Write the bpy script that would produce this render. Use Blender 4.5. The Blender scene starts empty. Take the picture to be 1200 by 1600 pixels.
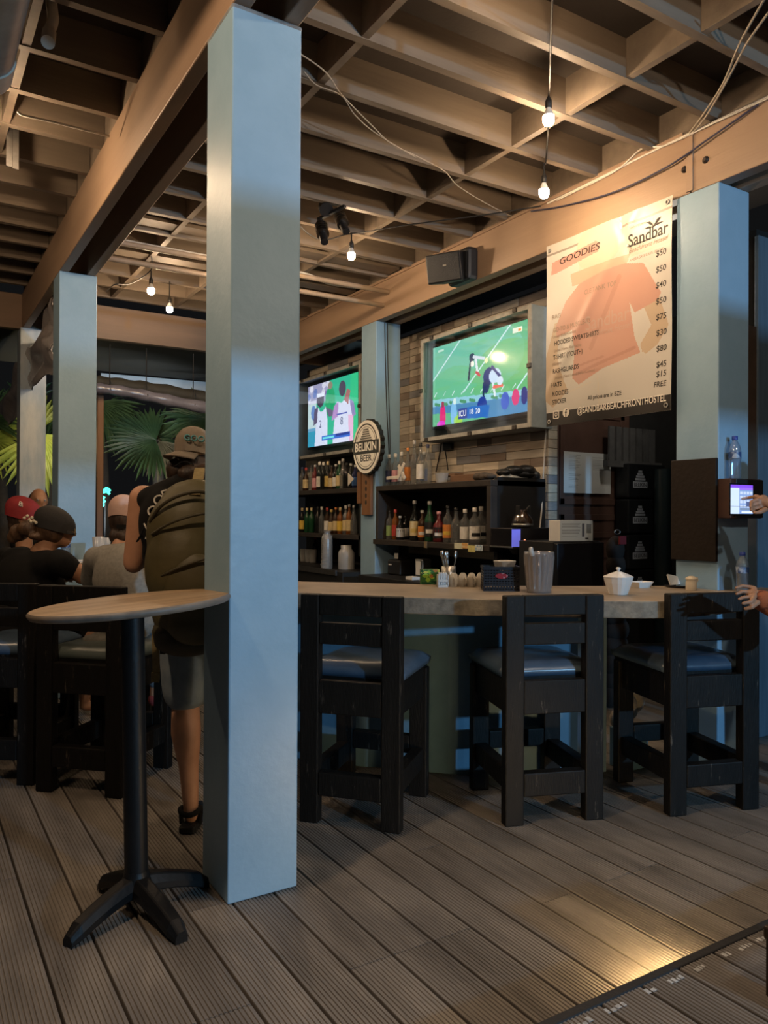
import bpy, bmesh, math, random
import numpy as np
from mathutils import Vector, Matrix
random.seed(7)
SC = bpy.context.scene
COL = SC.collection
PI = math.pi

# ------------------------------------------------------------------ camera
F_PX, CAM_H = 1216.3, 1.4
YAW, PITCH, ROLL = 0.553773, 0.0047428, 0.0050808
_r = np.array([math.cos(YAW), -math.sin(YAW), 0.0])
_f = np.array([math.sin(YAW), math.cos(YAW), 0.0])
_u = np.array([0, 0, 1.0])
_f2 = _f*math.cos(PITCH)+_u*math.sin(PITCH)
_u2 = _u*math.cos(PITCH)-_f*math.sin(PITCH)
_R = _r*math.cos(ROLL)+_u2*math.sin(ROLL)
_U = _u2*math.cos(ROLL)-_r*math.sin(ROLL)
cam_data = bpy.data.cameras.new('camera')
cam = bpy.data.objects.new('camera', cam_data)
COL.objects.link(cam)
m = Matrix.Identity(4)
for i in range(3):
    m[i][0], m[i][1], m[i][2] = _R[i], _U[i], -_f2[i]
m[2][3] = CAM_H
cam.matrix_world = m
cam_data.sensor_fit = 'HORIZONTAL'
cam_data.sensor_width = 36
cam_data.lens = 36*F_PX/1200
cam_data.clip_start = 0.05
SC.camera = cam


def at(x, y, X=None, Y=None, Z=None, D=None):
    """survey helper: the point seen at photo pixel (x,y) on the plane X=, Y=, Z= or at depth D"""
    d = _R*(x-600)/F_PX+_U*(800-y)/F_PX+_f2
    c = np.array([0, 0, CAM_H])
    if D is not None:
        t = D
    elif X is not None:
        t = X/d[0]
    elif Y is not None:
        t = Y/d[1]
    else:
        t = (Z-CAM_H)/d[2]
    return Vector((c+t*d).tolist())


# ------------------------------------------------------------------ world, view, big lights
w = bpy.data.worlds.new('night')
SC.world = w
w.use_nodes = True
w.node_tree.nodes['Background'].inputs[0].default_value = (0.36, 0.37, 0.40, 1)
w.node_tree.nodes['Background'].inputs[1].default_value = 0.012
SC.view_settings.view_transform = 'Standard'
SC.view_settings.look = 'None'
SC.view_settings.exposure = 0.25
SC.view_settings.gamma = 1.0
SC.view_settings.use_curve_mapping = False


def kelvin_light(name, typ, loc, energy, col, size=0.1, aim=None, size_y=None, spot=None):
    ld = bpy.data.lights.new(name, typ)
    ld.energy = energy
    ld.color = col
    if typ == 'AREA':
        ld.size = size
        if size_y:
            ld.shape = 'RECTANGLE'
            ld.size_y = size_y
    else:
        ld.shadow_soft_size = size
    if spot:
        ld.spot_size = spot
        ld.spot_blend = 0.6
    o = bpy.data.objects.new(name, ld)
    COL.objects.link(o)
    o.location = loc
    if aim is not None:
        o.rotation_euler = (Vector(aim)-Vector(loc)).to_track_quat('-Z', 'Y').to_euler()
    return o


WARM = (1.0, 0.69, 0.43)
COOL = (0.30, 0.64, 1.0)
# bluish flood of the terrace in front of the bar, behind the photographer
kelvin_light('terrace_flood', 'AREA', (3.2, -5.5, 2.5), 270, COOL, 0.16, (1.6, 3.0, 1.5))
# lamps of the same string behind and beside the photographer
kelvin_light('string_lamp_by_table', 'POINT', (-0.45, 2.15, 3.30), 95, WARM, 0.05)
kelvin_light('string_lamp_beside', 'POINT', (2.7, -0.1, 3.0), 60, (1.0, 0.88, 0.74), 0.05)
kelvin_light('bar_corner_fill', 'POINT', (4.75, 3.75, 2.95), 13, (1.0, 0.90, 0.76), 0.06)  # added unseen light, brightens the notice and corner behind the banner
kelvin_light('string_lamp_over_diners', 'POINT', (-0.7, 5.4, 3.35), 30, WARM, 0.05)

# ------------------------------------------------------------------ materials
MATS = {}


def mat(name, col, rough=0.6, metal=0.0, col2=None, scale=8.0, stretch=(1, 1, 1), bump=0.0, bscale=40.0,
        spec=0.5, trans=0.0, ior=1.45, emit=None, estr=0.0, rand=0.0, wear=None, coat=0.0, alpha=1.0, contrast=(0.35, 0.65)):
    if name in MATS:
        return MATS[name]
    M = bpy.data.materials.new(name)
    M.use_nodes = True
    nt = M.node_tree
    N, Lk = nt.nodes, nt.links
    b = N['Principled BSDF']
    b.inputs['Base Color'].default_value = (*col, 1)
    b.inputs['Roughness'].default_value = rough
    b.inputs['Metallic'].default_value = metal
    b.inputs['Specular IOR Level'].default_value = spec
    b.inputs['IOR'].default_value = ior
    b.inputs['Transmission Weight'].default_value = trans
    b.inputs['Coat Weight'].default_value = coat
    b.inputs['Alpha'].default_value = alpha
    if emit:
        b.inputs['Emission Color'].default_value = (*emit, 1)
        b.inputs['Emission Strength'].default_value = estr
    if col2 or bump or rand or wear:
        tc = N.new('ShaderNodeTexCoord')
        oi = N.new('ShaderNodeObjectInfo')
        mp = N.new('ShaderNodeMapping')
        mp.inputs['Scale'].default_value = stretch
        add = N.new('ShaderNodeVectorMath')
        add.operation = 'MULTIPLY_ADD'
        Lk.new(oi.outputs['Random'], add.inputs[0])
        add.inputs[1].default_value = (13.1, 7.7, 5.3)
        Lk.new(tc.outputs['Object'], add.inputs[2])
        Lk.new(add.outputs[0], mp.inputs['Vector'])
        cur = None
        if col2:
            n = N.new('ShaderNodeTexNoise')
            n.inputs['Scale'].default_value = scale
            n.inputs['Detail'].default_value = 5
            n.inputs['Roughness'].default_value = 0.6
            Lk.new(mp.outputs[0], n.inputs['Vector'])
            r = N.new('ShaderNodeMapRange')
            r.inputs[1].default_value, r.inputs[2].default_value = contrast
            Lk.new(n.outputs['Fac'], r.inputs[0])
            mx = N.new('ShaderNodeMix')
            mx.data_type = 'RGBA'
            mx.inputs[6].default_value = (*col, 1)
            mx.inputs[7].default_value = (*col2, 1)
            Lk.new(r.outputs[0], mx.inputs[0])
            cur = mx.outputs[2]
        if wear:
            wc, ws, wt = wear
            n = N.new('ShaderNodeTexNoise')
            n.inputs['Scale'].default_value = ws
            n.inputs['Detail'].default_value = 8
            n.inputs['Roughness'].default_value = 0.75
            Lk.new(mp.outputs[0], n.inputs['Vector'])
            r = N.new('ShaderNodeMapRange')
            r.inputs[1].default_value, r.inputs[2].default_value = wt, wt+0.06
            Lk.new(n.outputs['Fac'], r.inputs[0])
            mx = N.new('ShaderNodeMix')
            mx.data_type = 'RGBA'
            if cur:
                Lk.new(cur, mx.inputs[6])
            else:
                mx.inputs[6].default_value = (*col, 1)
            mx.inputs[7].default_value = (*wc, 1)
            Lk.new(r.outputs[0], mx.inputs[0])
            cur = mx.outputs[2]
        if rand:
            hs = N.new('ShaderNodeHueSaturation')
            if cur:
                Lk.new(cur, hs.inputs['Color'])
            else:
                hs.inputs['Color'].default_value = (*col, 1)
            mr = N.new('ShaderNodeMapRange')
            mr.inputs[3].default_value, mr.inputs[4].default_value = 1-rand, 1+rand
            Lk.new(oi.outputs['Random'], mr.inputs[0])
            Lk.new(mr.outputs[0], hs.inputs['Value'])
            cur = hs.outputs[0]
        if cur:
            Lk.new(cur, b.inputs['Base Color'])
        if bump:
            n = N.new('ShaderNodeTexNoise')
            n.inputs['Scale'].default_value = bscale
            n.inputs['Detail'].default_value = 4
            Lk.new(mp.outputs[0], n.inputs['Vector'])
            bp = N.new('ShaderNodeBump')
            bp.inputs['Strength'].default_value = bump
            bp.inputs['Distance'].default_value = 0.01
            Lk.new(n.outputs['Fac'], bp.inputs['Height'])
            Lk.new(bp.outputs[0], b.inputs['Normal'])
    MATS[name] = M
    return M


def vcol_mat(name, rough=0.5, emit=0.0, spec=0.3, trans=0.0):
    """flat print or lit screen: colours come from the face colours of the printed sheet"""
    if name in MATS:
        return MATS[name]
    M = bpy.data.materials.new(name)
    M.use_nodes = True
    nt = M.node_tree
    b = nt.nodes['Principled BSDF']
    a = nt.nodes.new('ShaderNodeVertexColor')
    a.layer_name = 'print'
    b.inputs['Roughness'].default_value = rough
    b.inputs['Specular IOR Level'].default_value = spec
    if emit:
        b.inputs['Base Color'].default_value = (0.01, 0.01, 0.01, 1)
        nt.links.new(a.outputs[0], b.inputs['Emission Color'])
        b.inputs['Emission Strength'].default_value = emit
    else:
        nt.links.new(a.outputs[0], b.inputs['Base Color'])
    MATS[name] = M
    return M


def srgb(r, g, b):
    f = lambda c: (c/255/12.92 if c/255 <= 0.04045 else ((c/255+0.055)/1.055)**2.4)
    return (f(r), f(g), f(b))


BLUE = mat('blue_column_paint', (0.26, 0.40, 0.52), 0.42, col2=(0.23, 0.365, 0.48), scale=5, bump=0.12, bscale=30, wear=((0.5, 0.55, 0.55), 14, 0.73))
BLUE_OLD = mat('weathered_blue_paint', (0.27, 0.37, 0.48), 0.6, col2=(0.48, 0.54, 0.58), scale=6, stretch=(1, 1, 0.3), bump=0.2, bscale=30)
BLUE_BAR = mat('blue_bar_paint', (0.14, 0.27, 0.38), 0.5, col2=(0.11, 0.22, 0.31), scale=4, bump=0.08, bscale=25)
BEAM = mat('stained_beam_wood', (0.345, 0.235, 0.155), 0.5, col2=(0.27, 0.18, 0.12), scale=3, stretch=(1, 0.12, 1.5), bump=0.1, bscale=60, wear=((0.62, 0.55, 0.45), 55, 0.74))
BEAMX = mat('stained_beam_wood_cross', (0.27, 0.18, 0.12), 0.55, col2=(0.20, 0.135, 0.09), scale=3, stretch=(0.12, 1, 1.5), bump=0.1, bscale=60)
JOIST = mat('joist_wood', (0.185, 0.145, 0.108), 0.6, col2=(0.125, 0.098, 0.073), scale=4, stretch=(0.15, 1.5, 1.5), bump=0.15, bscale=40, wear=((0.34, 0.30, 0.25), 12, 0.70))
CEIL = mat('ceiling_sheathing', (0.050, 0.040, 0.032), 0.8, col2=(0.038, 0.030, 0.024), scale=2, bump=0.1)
DECK = mat('ribbed_deck_board', (0.235, 0.213, 0.19), 0.5, col2=(0.14, 0.126, 0.112), scale=3.0, stretch=(3, 0.6, 1), bump=0.12, bscale=70, rand=0.16, wear=((0.30, 0.28, 0.25), 9, 0.70))
SUBFLOOR = mat('dark_subfloor', (0.01, 0.009, 0.008), 0.9)
BLACKWOOD = mat('black_stained_wood', (0.0085, 0.0075, 0.0065), 0.55, spec=0.25, col2=(0.005, 0.0045, 0.004), scale=6, stretch=(3, 3, 0.5), bump=0.25, bscale=50, wear=((0.075, 0.063, 0.05), 11, 0.61))
DARKWOOD = mat('dark_shelf_wood', (0.035, 0.028, 0.023), 0.6, col2=(0.02, 0.016, 0.014), scale=6, bump=0.15, bscale=40)
COUNTER = mat('worn_counter_top', (0.37, 0.29, 0.205), 0.45, col2=(0.25, 0.195, 0.14), scale=3, bump=0.12, bscale=25, wear=((0.10, 0.075, 0.05), 7, 0.66))
COUNTER_EDGE = mat('rough_counter_edge', (0.24, 0.215, 0.17), 0.8, col2=(0.13, 0.115, 0.095), scale=18, bump=0.6, bscale=30)
BLACK = mat('matt_black', (0.012, 0.012, 0.013), 0.5)
BLACKGLOSS = mat('gloss_black', (0.010, 0.010, 0.012), 0.22)
WHITE = mat('white_glaze', (0.72, 0.70, 0.66), 0.25, col2=(0.66, 0.64, 0.60), scale=3)
PAPER = mat('white_paper', (0.72, 0.72, 0.70), 0.8, col2=(0.66, 0.66, 0.64), scale=5)
GREYPVC = mat('grey_plastic_pipe', (0.33, 0.31, 0.28), 0.35, col2=(0.25, 0.23, 0.20), scale=7)
WHITEPVC = mat('white_plastic_pipe', (0.62, 0.56, 0.47), 0.4, col2=(0.5, 0.45, 0.37), scale=9)
CABLE_W = mat('white_cable', (0.62, 0.58, 0.52), 0.5, col2=(0.5, 0.46, 0.4), scale=20)
CABLE_B = mat('black_cable', (0.015, 0.014, 0.014), 0.5, col2=(0.02, 0.02, 0.02), scale=20)
STEEL = mat('brushed_steel', (0.55, 0.54, 0.52), 0.35, 1.0, col2=(0.45, 0.44, 0.42), scale=30)
IRON = mat('black_cast_iron', (0.006, 0.006, 0.0065), 0.45, spec=0.3, col2=(0.008, 0.008, 0.008), scale=20, bump=0.1, bscale=80)


# ------------------------------------------------------------------ mesh builder
WORLD = {}


def wm(o):
    return WORLD.get(o.name, Matrix.Identity(4)) if o else Matrix.Identity(4)


def tag(o, label=None, cat=None, group=None, kind=None):
    if label:
        o['label'] = label
    if cat:
        o['category'] = cat
    if group:
        o['group'] = group
    if kind:
        o['kind'] = kind
    return o


def thing(name, loc, label=None, cat=None, group=None, rotz=0.0, kind=None, rot=None):
    o = bpy.data.objects.new(name, None)
    COL.objects.link(o)
    o.empty_display_size = 0.1
    o.location = loc
    o.rotation_euler = rot if rot else (0, 0, rotz)
    WORLD[o.name] = Matrix.Translation(Vector(loc)) @ o.rotation_euler.to_matrix().to_4x4()
    return tag(o, label, cat, group, kind)


class MB:
    def __init__(self):
        self.v, self.f, self.mi = [], [], []
        self.smooth = []

    def add(self, vs, fs, mi=0, smooth=False):
        o = len(self.v)
        self.v += [tuple(p) for p in vs]
        for f in fs:
            self.f.append(tuple(i+o for i in f))
            self.mi.append(mi)
            self.smooth.append(smooth)
        return self

    def box(self, lo, hi, mi=0, M=None):
        x0, y0, z0 = lo
        x1, y1, z1 = hi
        vs = [(x0, y0, z0), (x1, y0, z0), (x1, y1, z0), (x0, y1, z0), (x0, y0, z1), (x1, y0, z1), (x1, y1, z1), (x0, y1, z1)]
        if M:
            vs = [M @ Vector(p) for p in vs]
        return self.add(vs, [(0, 3, 2, 1), (4, 5, 6, 7), (0, 1, 5, 4), (1, 2, 6, 5), (2, 3, 7, 6), (3, 0, 4, 7)], mi)

    def cbox(self, c, s, mi=0, rz=0.0, M=None):
        h = Vector(s)/2
        T = Matrix.Translation(Vector(c)) @ Matrix.Rotation(rz, 4, 'Z')
        if M:
            T = M @ T
        return self.box(-h, h, mi, T)

    def beam(self, p0, p1, w, h, mi=0, up=(0, 0, 1)):
        """rectangular bar from p0 to p1, w across, h along up"""
        p0, p1, up = Vector(p0), Vector(p1), Vector(up)
        d = (p1-p0)
        L = d.length
        d.normalize()
        s = d.cross(up).normalized()
        u = s.cross(d)
        vs = []
        for q in (p0, p1):
            for a, b in ((-1, -1), (1, -1), (1, 1), (-1, 1)):
                vs.append(q+s*(w/2*a)+u*(h/2*b))
        return self.add(vs, [(0, 1, 2, 3), (4, 7, 6, 5), (0, 4, 5, 1), (1, 5, 6, 2), (2, 6, 7, 3), (3, 7, 4, 0)], mi)

    def ring_loft(self, rings, mi=0, smooth=True, cap=True, closed=False):
        n = len(rings[0])
        vs = [p for r in rings for p in r]
        fs = []
        m_ = len(rings)
        for i in range(m_ if closed else m_-1):
            a, b = i*n, ((i+1) % m_)*n
            for j in range(n):
                k = (j+1) % n
                fs.append((a+j, a+k, b+k, b+j))
        self.add(vs, fs, mi, smooth)
        if cap and not closed:
            self.add(rings[0], [tuple(range(n))[::-1]], mi)
            self.add(rings[-1], [tuple(range(n))], mi)
        return self

    def tube(self, path, r, n=8, mi=0, cap=True, smooth=True, closed=False):
        P = [Vector(p) for p in path]
        rs = r if isinstance(r, (list, tuple)) else [r]*len(P)
        rings = []
        t0 = (P[1]-P[0]).normalized()
        a = Vector((0, 0, 1)) if abs(t0.z) < 0.9 else Vector((1, 0, 0))
        nrm = t0.cross(a).normalized()
        for i, p in enumerate(P):
            if closed:
                t = (P[(i+1) % len(P)]-P[i-1]).normalized()
            else:
                t = (P[min(i+1, len(P)-1)]-P[max(i-1, 0)]).normalized()
            nrm = (nrm-t*nrm.dot(t)).normalized()
            bn = t.cross(nrm)
            rings.append([p+(nrm*math.cos(2*PI*k/n)+bn*math.sin(2*PI*k/n))*rs[i] for k in range(n)])
        return self.ring_loft(rings, mi, smooth, cap, closed)

    def cyl(self, p0, p1, r0, r1=None, n=16, mi=0, smooth=True):
        return self.tube([p0, p1], [r0, r0 if r1 is None else r1], n, mi, True, smooth)

    def lathe(self, prof, c=(0, 0, 0), n=16, mi=0, M=None, smooth=True, squash=1.0):
        """prof: (radius, z) from bottom to top round the z axis through c"""
        c = Vector(c)
        rings = []
        for r, z in prof:
            ring = []
            for k in range(n):
                p = Vector((r*math.cos(2*PI*k/n), r*squash*math.sin(2*PI*k/n), z))
                ring.append((M @ p if M else p)+c)
            rings.append(ring)
        return self.ring_loft(rings, mi, smooth, True)

    def prism(self, poly, z0, z1, mi=0, M=None, smooth=False, side_mi=None):
        n = len(poly)
        vs = [Vector((x, y, z0)) for x, y in poly]+[Vector((x, y, z1)) for x, y in poly]
        if M:
            vs = [M @ p for p in vs]
        self.add(vs, [tuple(range(n))[::-1], tuple(range(n, 2*n))], mi)
        o = len(self.v)-2*n
        for j in range(n):
            k = (j+1) % n
            self.f.append((o+j, o+k, o+n+k, o+n+j))
            self.mi.append(mi if side_mi is None else side_mi)
            self.smooth.append(smooth)
        return self

    def ell(self, c, r, M=None, n=16, m=10, mi=0):
        c = Vector(c)
        rx, ry, rz = r if isinstance(r, (tuple, list)) else (r, r, r)
        rings = []
        for i in range(m+1):
            a = -PI/2+PI*i/m
            cr = max(math.cos(a), 1e-3)
            ring = []
            for k in range(n):
                p = Vector((rx*cr*math.cos(2*PI*k/n), ry*cr*math.sin(2*PI*k/n), rz*math.sin(a)))
                ring.append((M @ p if M else p)+c)
            rings.append(ring)
        return self.ring_loft(rings, mi, True, True)

    def build(self, name, mats, parent=None, local=False, bevel=0.0, bseg=2, label=None, cat=None, group=None, kind=None, sub=0):
        me = bpy.data.meshes.new(name)
        V = [Vector(p) for p in self.v]
        o = bpy.data.objects.new(name, me)
        COL.objects.link(o)
        if parent:
            o.parent = parent
            if not local:
                inv = wm(parent).inverted()
                V = [inv @ p for p in V]
            WORLD[o.name] = wm(parent)
        elif not local:
            lo = Vector([min(p[i] for p in V) for i in range(3)])
            hi = Vector([max(p[i] for p in V) for i in range(3)])
            org = Vector(((lo.x+hi.x)/2, (lo.y+hi.y)/2, lo.z))
            o.location = org
            V = [p-org for p in V]
            WORLD[o.name] = Matrix.Translation(org)
        me.from_pydata(V, [], self.f)
        ms = mats if isinstance(mats, (list, tuple)) else [mats]
        for x in ms:
            me.materials.append(x)
        if len(ms) > 1:
            me.polygons.foreach_set('material_index', self.mi)
        me.polygons.foreach_set('use_smooth', self.smooth)
        me.update()
        if bevel:
            md = o.modifiers.new('edge', 'BEVEL')
            md.width = bevel
            md.segments = bseg
            md.limit_method = 'ANGLE'
            md.angle_limit = math.radians(40)
        if sub:
            md = o.modifiers.new('sub', 'SUBSURF')
            md.levels = md.render_levels = sub
        return tag(o, label, cat, group, kind)


def copy_tree(o, parent=None):
    c = o.copy()
    COL.objects.link(c)
    c.parent = parent
    for k in list(o.children):
        copy_tree(k, c)
    return c


def share(o, loc, parent, rot=None, scale=None):
    c = o.copy()
    COL.objects.link(c)
    c.parent = parent
    c.location = loc
    if rot:
        c.rotation_euler = rot
    if scale:
        c.scale = scale
    return c


def text(name, s, size, M, mt, parent, extrude=0.0008, align='CENTER', shear=0.0, spacing=1.0, width=None, bold=0.0):
    """lettering as flat mesh; M maps text plane (x right, y up, z out) to the world"""
    cu = bpy.data.curves.new(name, 'FONT')
    cu.body = s
    cu.size = size
    cu.align_x = align
    cu.align_y = 'CENTER'
    cu.extrude = extrude
    cu.shear = shear
    cu.space_character = spacing
    cu.resolution_u = 3
    cu.offset = bold*size
    tmp = bpy.data.objects.new(name, cu)
    COL.objects.link(tmp)
    dg = bpy.context.evaluated_depsgraph_get()
    me = bpy.data.meshes.new_from_object(tmp.evaluated_get(dg))
    bpy.data.objects.remove(tmp)
    if width and len(me.vertices):
        xs = [v.co.x for v in me.vertices]
        k = width/max(1e-6, max(xs)-min(xs))
        me.transform(Matrix.Diagonal((k, 1, 1, 1)))
    T = wm(parent).inverted() @ M
    me.transform(T)
    me.materials.clear()
    me.materials.append(mt)
    o = bpy.data.objects.new(name, me)
    COL.objects.link(o)
    o.parent = parent
    WORLD[o.name] = wm(parent)
    return o


def plane_frame(o, right, up):
    """matrix with x=right, y=up, z=right x up at origin o"""
    r_ = Vector(right).normalized()
    u_ = Vector(up).normalized()
    n_ = r_.cross(u_)
    M = Matrix.Identity(4)
    for i in range(3):
        M[i][0], M[i][1], M[i][2], M[i][3] = r_[i], u_[i], n_[i], o[i]
    return M


# facing -X (towards the camera's left): text reads with right = -Y, up = Z, normal = -X
FACE_MX = lambda o: plane_frame(o, (0, -1, 0), (0, 0, 1))
FACE_MY = lambda o: plane_frame(o, (1, 0, 0), (0, 0, 1))


def spline(pts, n=8):
    P = [Vector(p) for p in pts]
    out = []
    for i in range(len(P)-1):
        a, b, c, d = P[max(i-1, 0)], P[i], P[i+1], P[min(i+2, len(P)-1)]
        for k in range(n):
            t = k/n
            out.append(0.5*((2*b)+(c-a)*t+(2*a-5*b+4*c-d)*t*t+(3*b-a-3*c+d)*t**3))
    out.append(P[-1])
    return out


class Canvas:
    """small print raster painted into face colours"""
    def __init__(self, w_, h_, bg):
        self.w, self.h = w_, h_
        self.a = np.zeros((h_, w_, 3))
        self.a[:] = bg
        self.yy, self.xx = np.mgrid[0:h_, 0:w_]
        self.xx = (self.xx+0.5)/w_
        self.yy = (self.yy+0.5)/h_

    def put(self, m, c, al=1.0):
        self.a[m] = self.a[m]*(1-al)+np.array(c)*al

    def rect(self, x0, y0, x1, y1, c, al=1.0):
        self.put((self.xx >= x0) & (self.xx <= x1) & (self.yy >= y0) & (self.yy <= y1), c, al)

    def ell(self, x, y, rx, ry, c, al=1.0):
        self.put(((self.xx-x)/rx)**2+((self.yy-y)/ry)**2 <= 1, c, al)

    def poly(self, pts, c, al=1.0):
        ins = np.zeros(self.xx.shape, bool)
        n = len(pts)
        for i in range(n):
            x0, y0 = pts[i]
            x1, y1 = pts[(i+1) % n]
            if y0 == y1:
                continue
            cr = ((y0 > self.yy) != (y1 > self.yy)) & (self.xx < (x1-x0)*(self.yy-y0)/(y1-y0)+x0)
            ins ^= cr
        self.put(ins, c, al)

    def line(self, x0, y0, x1, y1, wd, c, al=1.0):
        asp = self.h/self.w
        dx, dy = x1-x0, (y1-y0)*asp
        L2 = dx*dx+dy*dy
        t = np.clip(((self.xx-x0)*dx+(self.yy-y0)*asp*dy)/L2, 0, 1)
        d = np.hypot(self.xx-x0-t*dx, (self.yy-y0)*asp-t*dy)
        self.put(d < wd/2, c, al)

    def sheet(self, name, mt, parent, place, shape=None):
        """place(u,v)->world point (u right 0..1, v down 0..1)"""
        W_, H_ = self.w, self.h
        inv = wm(parent).inverted()
        V = [inv @ Vector(place(i/W_, j/H_)) for j in range(H_+1) for i in range(W_+1)]
        fs = [(j*(W_+1)+i, (j+1)*(W_+1)+i, (j+1)*(W_+1)+i+1, j*(W_+1)+i+1) for j in range(H_) for i in range(W_)]
        me = bpy.data.meshes.new(name)
        me.from_pydata(V, [], fs)
        at_ = me.color_attributes.new('print', 'FLOAT_COLOR', 'CORNER')
        c = np.ones((H_*W_, 4, 4))
        c[:, :, :3] = self.a.reshape(-1, 1, 3)
        at_.data.foreach_set('color', c.ravel())
        me.materials.append(mt)
        o = bpy.data.objects.new(name, me)
        COL.objects.link(o)
        o.parent = parent
        WORLD[o.name] = wm(parent)
        return o

# ================================================================== STRUCTURE
ZB, ZT = 3.25, 3.60          # underside and top of the main beams
PITCH_B = 0.159
# ---- floor: ribbed deck boards on a dark subfloor
fl_m = MB().box((-2.6, 1.49, -0.12), (7.4, 9.2, -0.032))
floor = fl_m.build('floor', SUBFLOOR, kind='structure')


def plank_mesh(L):
    wd, nr, g = PITCH_B-0.008, 11, 0.003
    p = wd/nr
    prof = [(-wd/2, -0.028), (-wd/2, -g)]
    x = -wd/2
    for k in range(nr):
        prof += [(x+p*0.12, 0.0), (x+p*0.62, 0.0), (x+p*0.74, -g), (x+p*0.98, -g)]
        x += p
    prof += [(wd/2, -0.028)]
    b = MB()
    b.ring_loft([[(q[0], 0, q[1]) for q in prof][::-1], [(q[0], L, q[1]) for q in prof][::-1]], smooth=False)
    return b


plank_src = {}


def plank(parent, X, Y, L, z=0.0):
    k = round(L, 2)
    loc = wm(parent).inverted() @ Vector((X, Y, z))
    if k not in plank_src:
        o = plank_mesh(L-0.003).build('plank', DECK, parent, local=True)
        o.location = loc
        plank_src[k] = o
        return o
    return share(plank_src[k], loc, parent)


for i in range(-13, 44):
    Xc = 0.386+PITCH_B*(i+0.5)
    if Xc < -1.6 or Xc > 7.0:
        continue
    a = random.choice((0.6, 1.2, 1.8))
    y = 1.5
    segs = (a, 2.4, 2.4, 2.4-a) if Xc < 5.2 else (a, 2.4)
    for s in segs:
        if s > 0.1:
            plank(floor, Xc, y, s)
        y += s
# ---- raised deck the photographer stands on, with its nosing strip and the step light below it
deck2 = MB().box((-1.6, -2.3, -0.1), (6.0, 1.455, 0.068)).build('floor_raised', SUBFLOOR, kind='structure')
for i in range(-12, 25):
    Xc = 1.911+PITCH_B*(i-0.5)
    if -1.5 < Xc < 5.9:
        plank(deck2, Xc, -0.92, 2.4, 0.10)
nos = MB().box((-1.6, 1.462, 0.060), (6.0, 1.492, 0.1035)).build('nosing', mat('black_rubber_nosing', (0.02, 0.02, 0.021), 0.6, bump=0.2, bscale=60), deck2, bevel=0.004)
mk = MB()
random.seed(3)
x = 1.36
MARK_W = mat('worn_white_lettering', (0.62, 0.62, 0.60), 0.8, col2=(0.35, 0.35, 0.34), scale=60)
for grp in range(9):
    for k in range(random.choice((3, 4, 5))):
        wd = random.uniform(0.006, 0.016)
        if random.random() < 0.85:
            yy = 1.425+random.uniform(-0.003, 0.003)
            mk.box((x, yy, 0.1000), (x+wd, yy+random.uniform(0.010, 0.020), 0.1012))
        x += wd+0.006
    x += random.uniform(0.02, 0.06)
mk.build('worn_mark', MARK_W, deck2)
lamp = thing('step_light', (1.94, 1.478, 0.03), 'small warm step light under the edge of the raised deck', 'lamp')
MB().box((1.80, 1.458, 0.022), (2.08, 1.482, 0.058)).build('housing', BLACK, lamp)
MB().box((1.82, 1.482, 0.030), (2.06, 1.487, 0.054)).build('diffuser', mat('step_light_glow', (1, 0.8, 0.5), emit=(1.0, 0.66, 0.30), estr=330), lamp)

# ---- columns
def column(X, Y, label, z1=ZB, mt=BLUE, w_=0.275, z0=0.0):
    b = MB().box((X, Y, z0), (X+w_, Y+w_, z1))
    o = b.build('column', mt, bevel=0.006, label=label, kind='structure')
    return o


column(1.0, 2.672, 'blue painted square column in front, beside the round table')
column(1.0, 6.32, 'blue painted column behind the seated diners')
column(3.81, 6.32, 'blue painted column between the two televisions')
column(3.81, 2.672, 'blue painted column at the end of the bar carrying the dark wooden panel')
column(0.98, 8.45, 'weathered blue post at the far edge of the terrace', mt=BLUE_OLD, w_=0.24)
# plaster smears where the front column meets the beam
MB().box((0.997, 2.669, 3.232), (1.278, 2.950, 3.252)).build('column_cap', mat('grey_mortar', (0.22, 0.25, 0.27), 0.8, col2=(0.12, 0.12, 0.12), scale=12, bump=0.4), bevel=0.01, label='rough mortar cap on top of the front column', kind='structure')

# ---- beams
def beam(lo, hi, label, mt=BEAM):
    return MB().box(lo, hi).build('beam', mt, bevel=0.006, label=label, kind='structure')


bL = beam((1.0, -2.2, ZB), (1.07, 8.53, ZT), 'orange brown beam plank running over the front column')
beam((1.20, -2.2, ZB), (1.265, 8.53, ZT), 'dark beam plank paired with the beam over the front column')
bR = MB().box((3.81, 2.86, ZB), (3.90, 8.53, ZT)).build('beam', BEAM, bevel=0.006, label='orange brown beam over the bar carrying the black speaker', kind='structure')
bR2 = MB().box((3.81, -2.2, ZB), (3.90, 2.852, ZT)).build('beam', BEAM, bevel=0.006, label='orange brown beam beyond the bolted joint at the end column', kind='structure')
beam((3.99, -2.2, ZB), (4.08, 8.53, ZT), 'dark beam plank behind the beam over the bar')
beam((-2.4, 8.53, ZB), (5.2, 8.62, ZT), 'brown beam across the far edge of the roof', BEAMX)
BOLT = mat('rusty_bolt', (0.03, 0.025, 0.02), 0.5, 0.6, col2=(0.06, 0.04, 0.03), scale=60)
for (px_, py_), par in (((1103, 250), bR2), ((1070, 265), bR)):
    p = at(px_, py_, X=3.81)
    MB().lathe([(0.020, 0), (0.020, 0.006), (0.012, 0.010), (0.010, 0.016)], p, 10, M=Matrix.Rotation(-PI/2, 3, 'Y').to_4x4()).build('bolt', BOLT, par)
MB().box((3.800, 2.835, 3.26), (3.812, 2.878, 3.59)).build('joint_strip', BEAM, bR2)
MB().box((3.797, 2.9, 3.588), (3.812, 8.5, 3.612)).build('top_batten', BEAM, bR)

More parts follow.
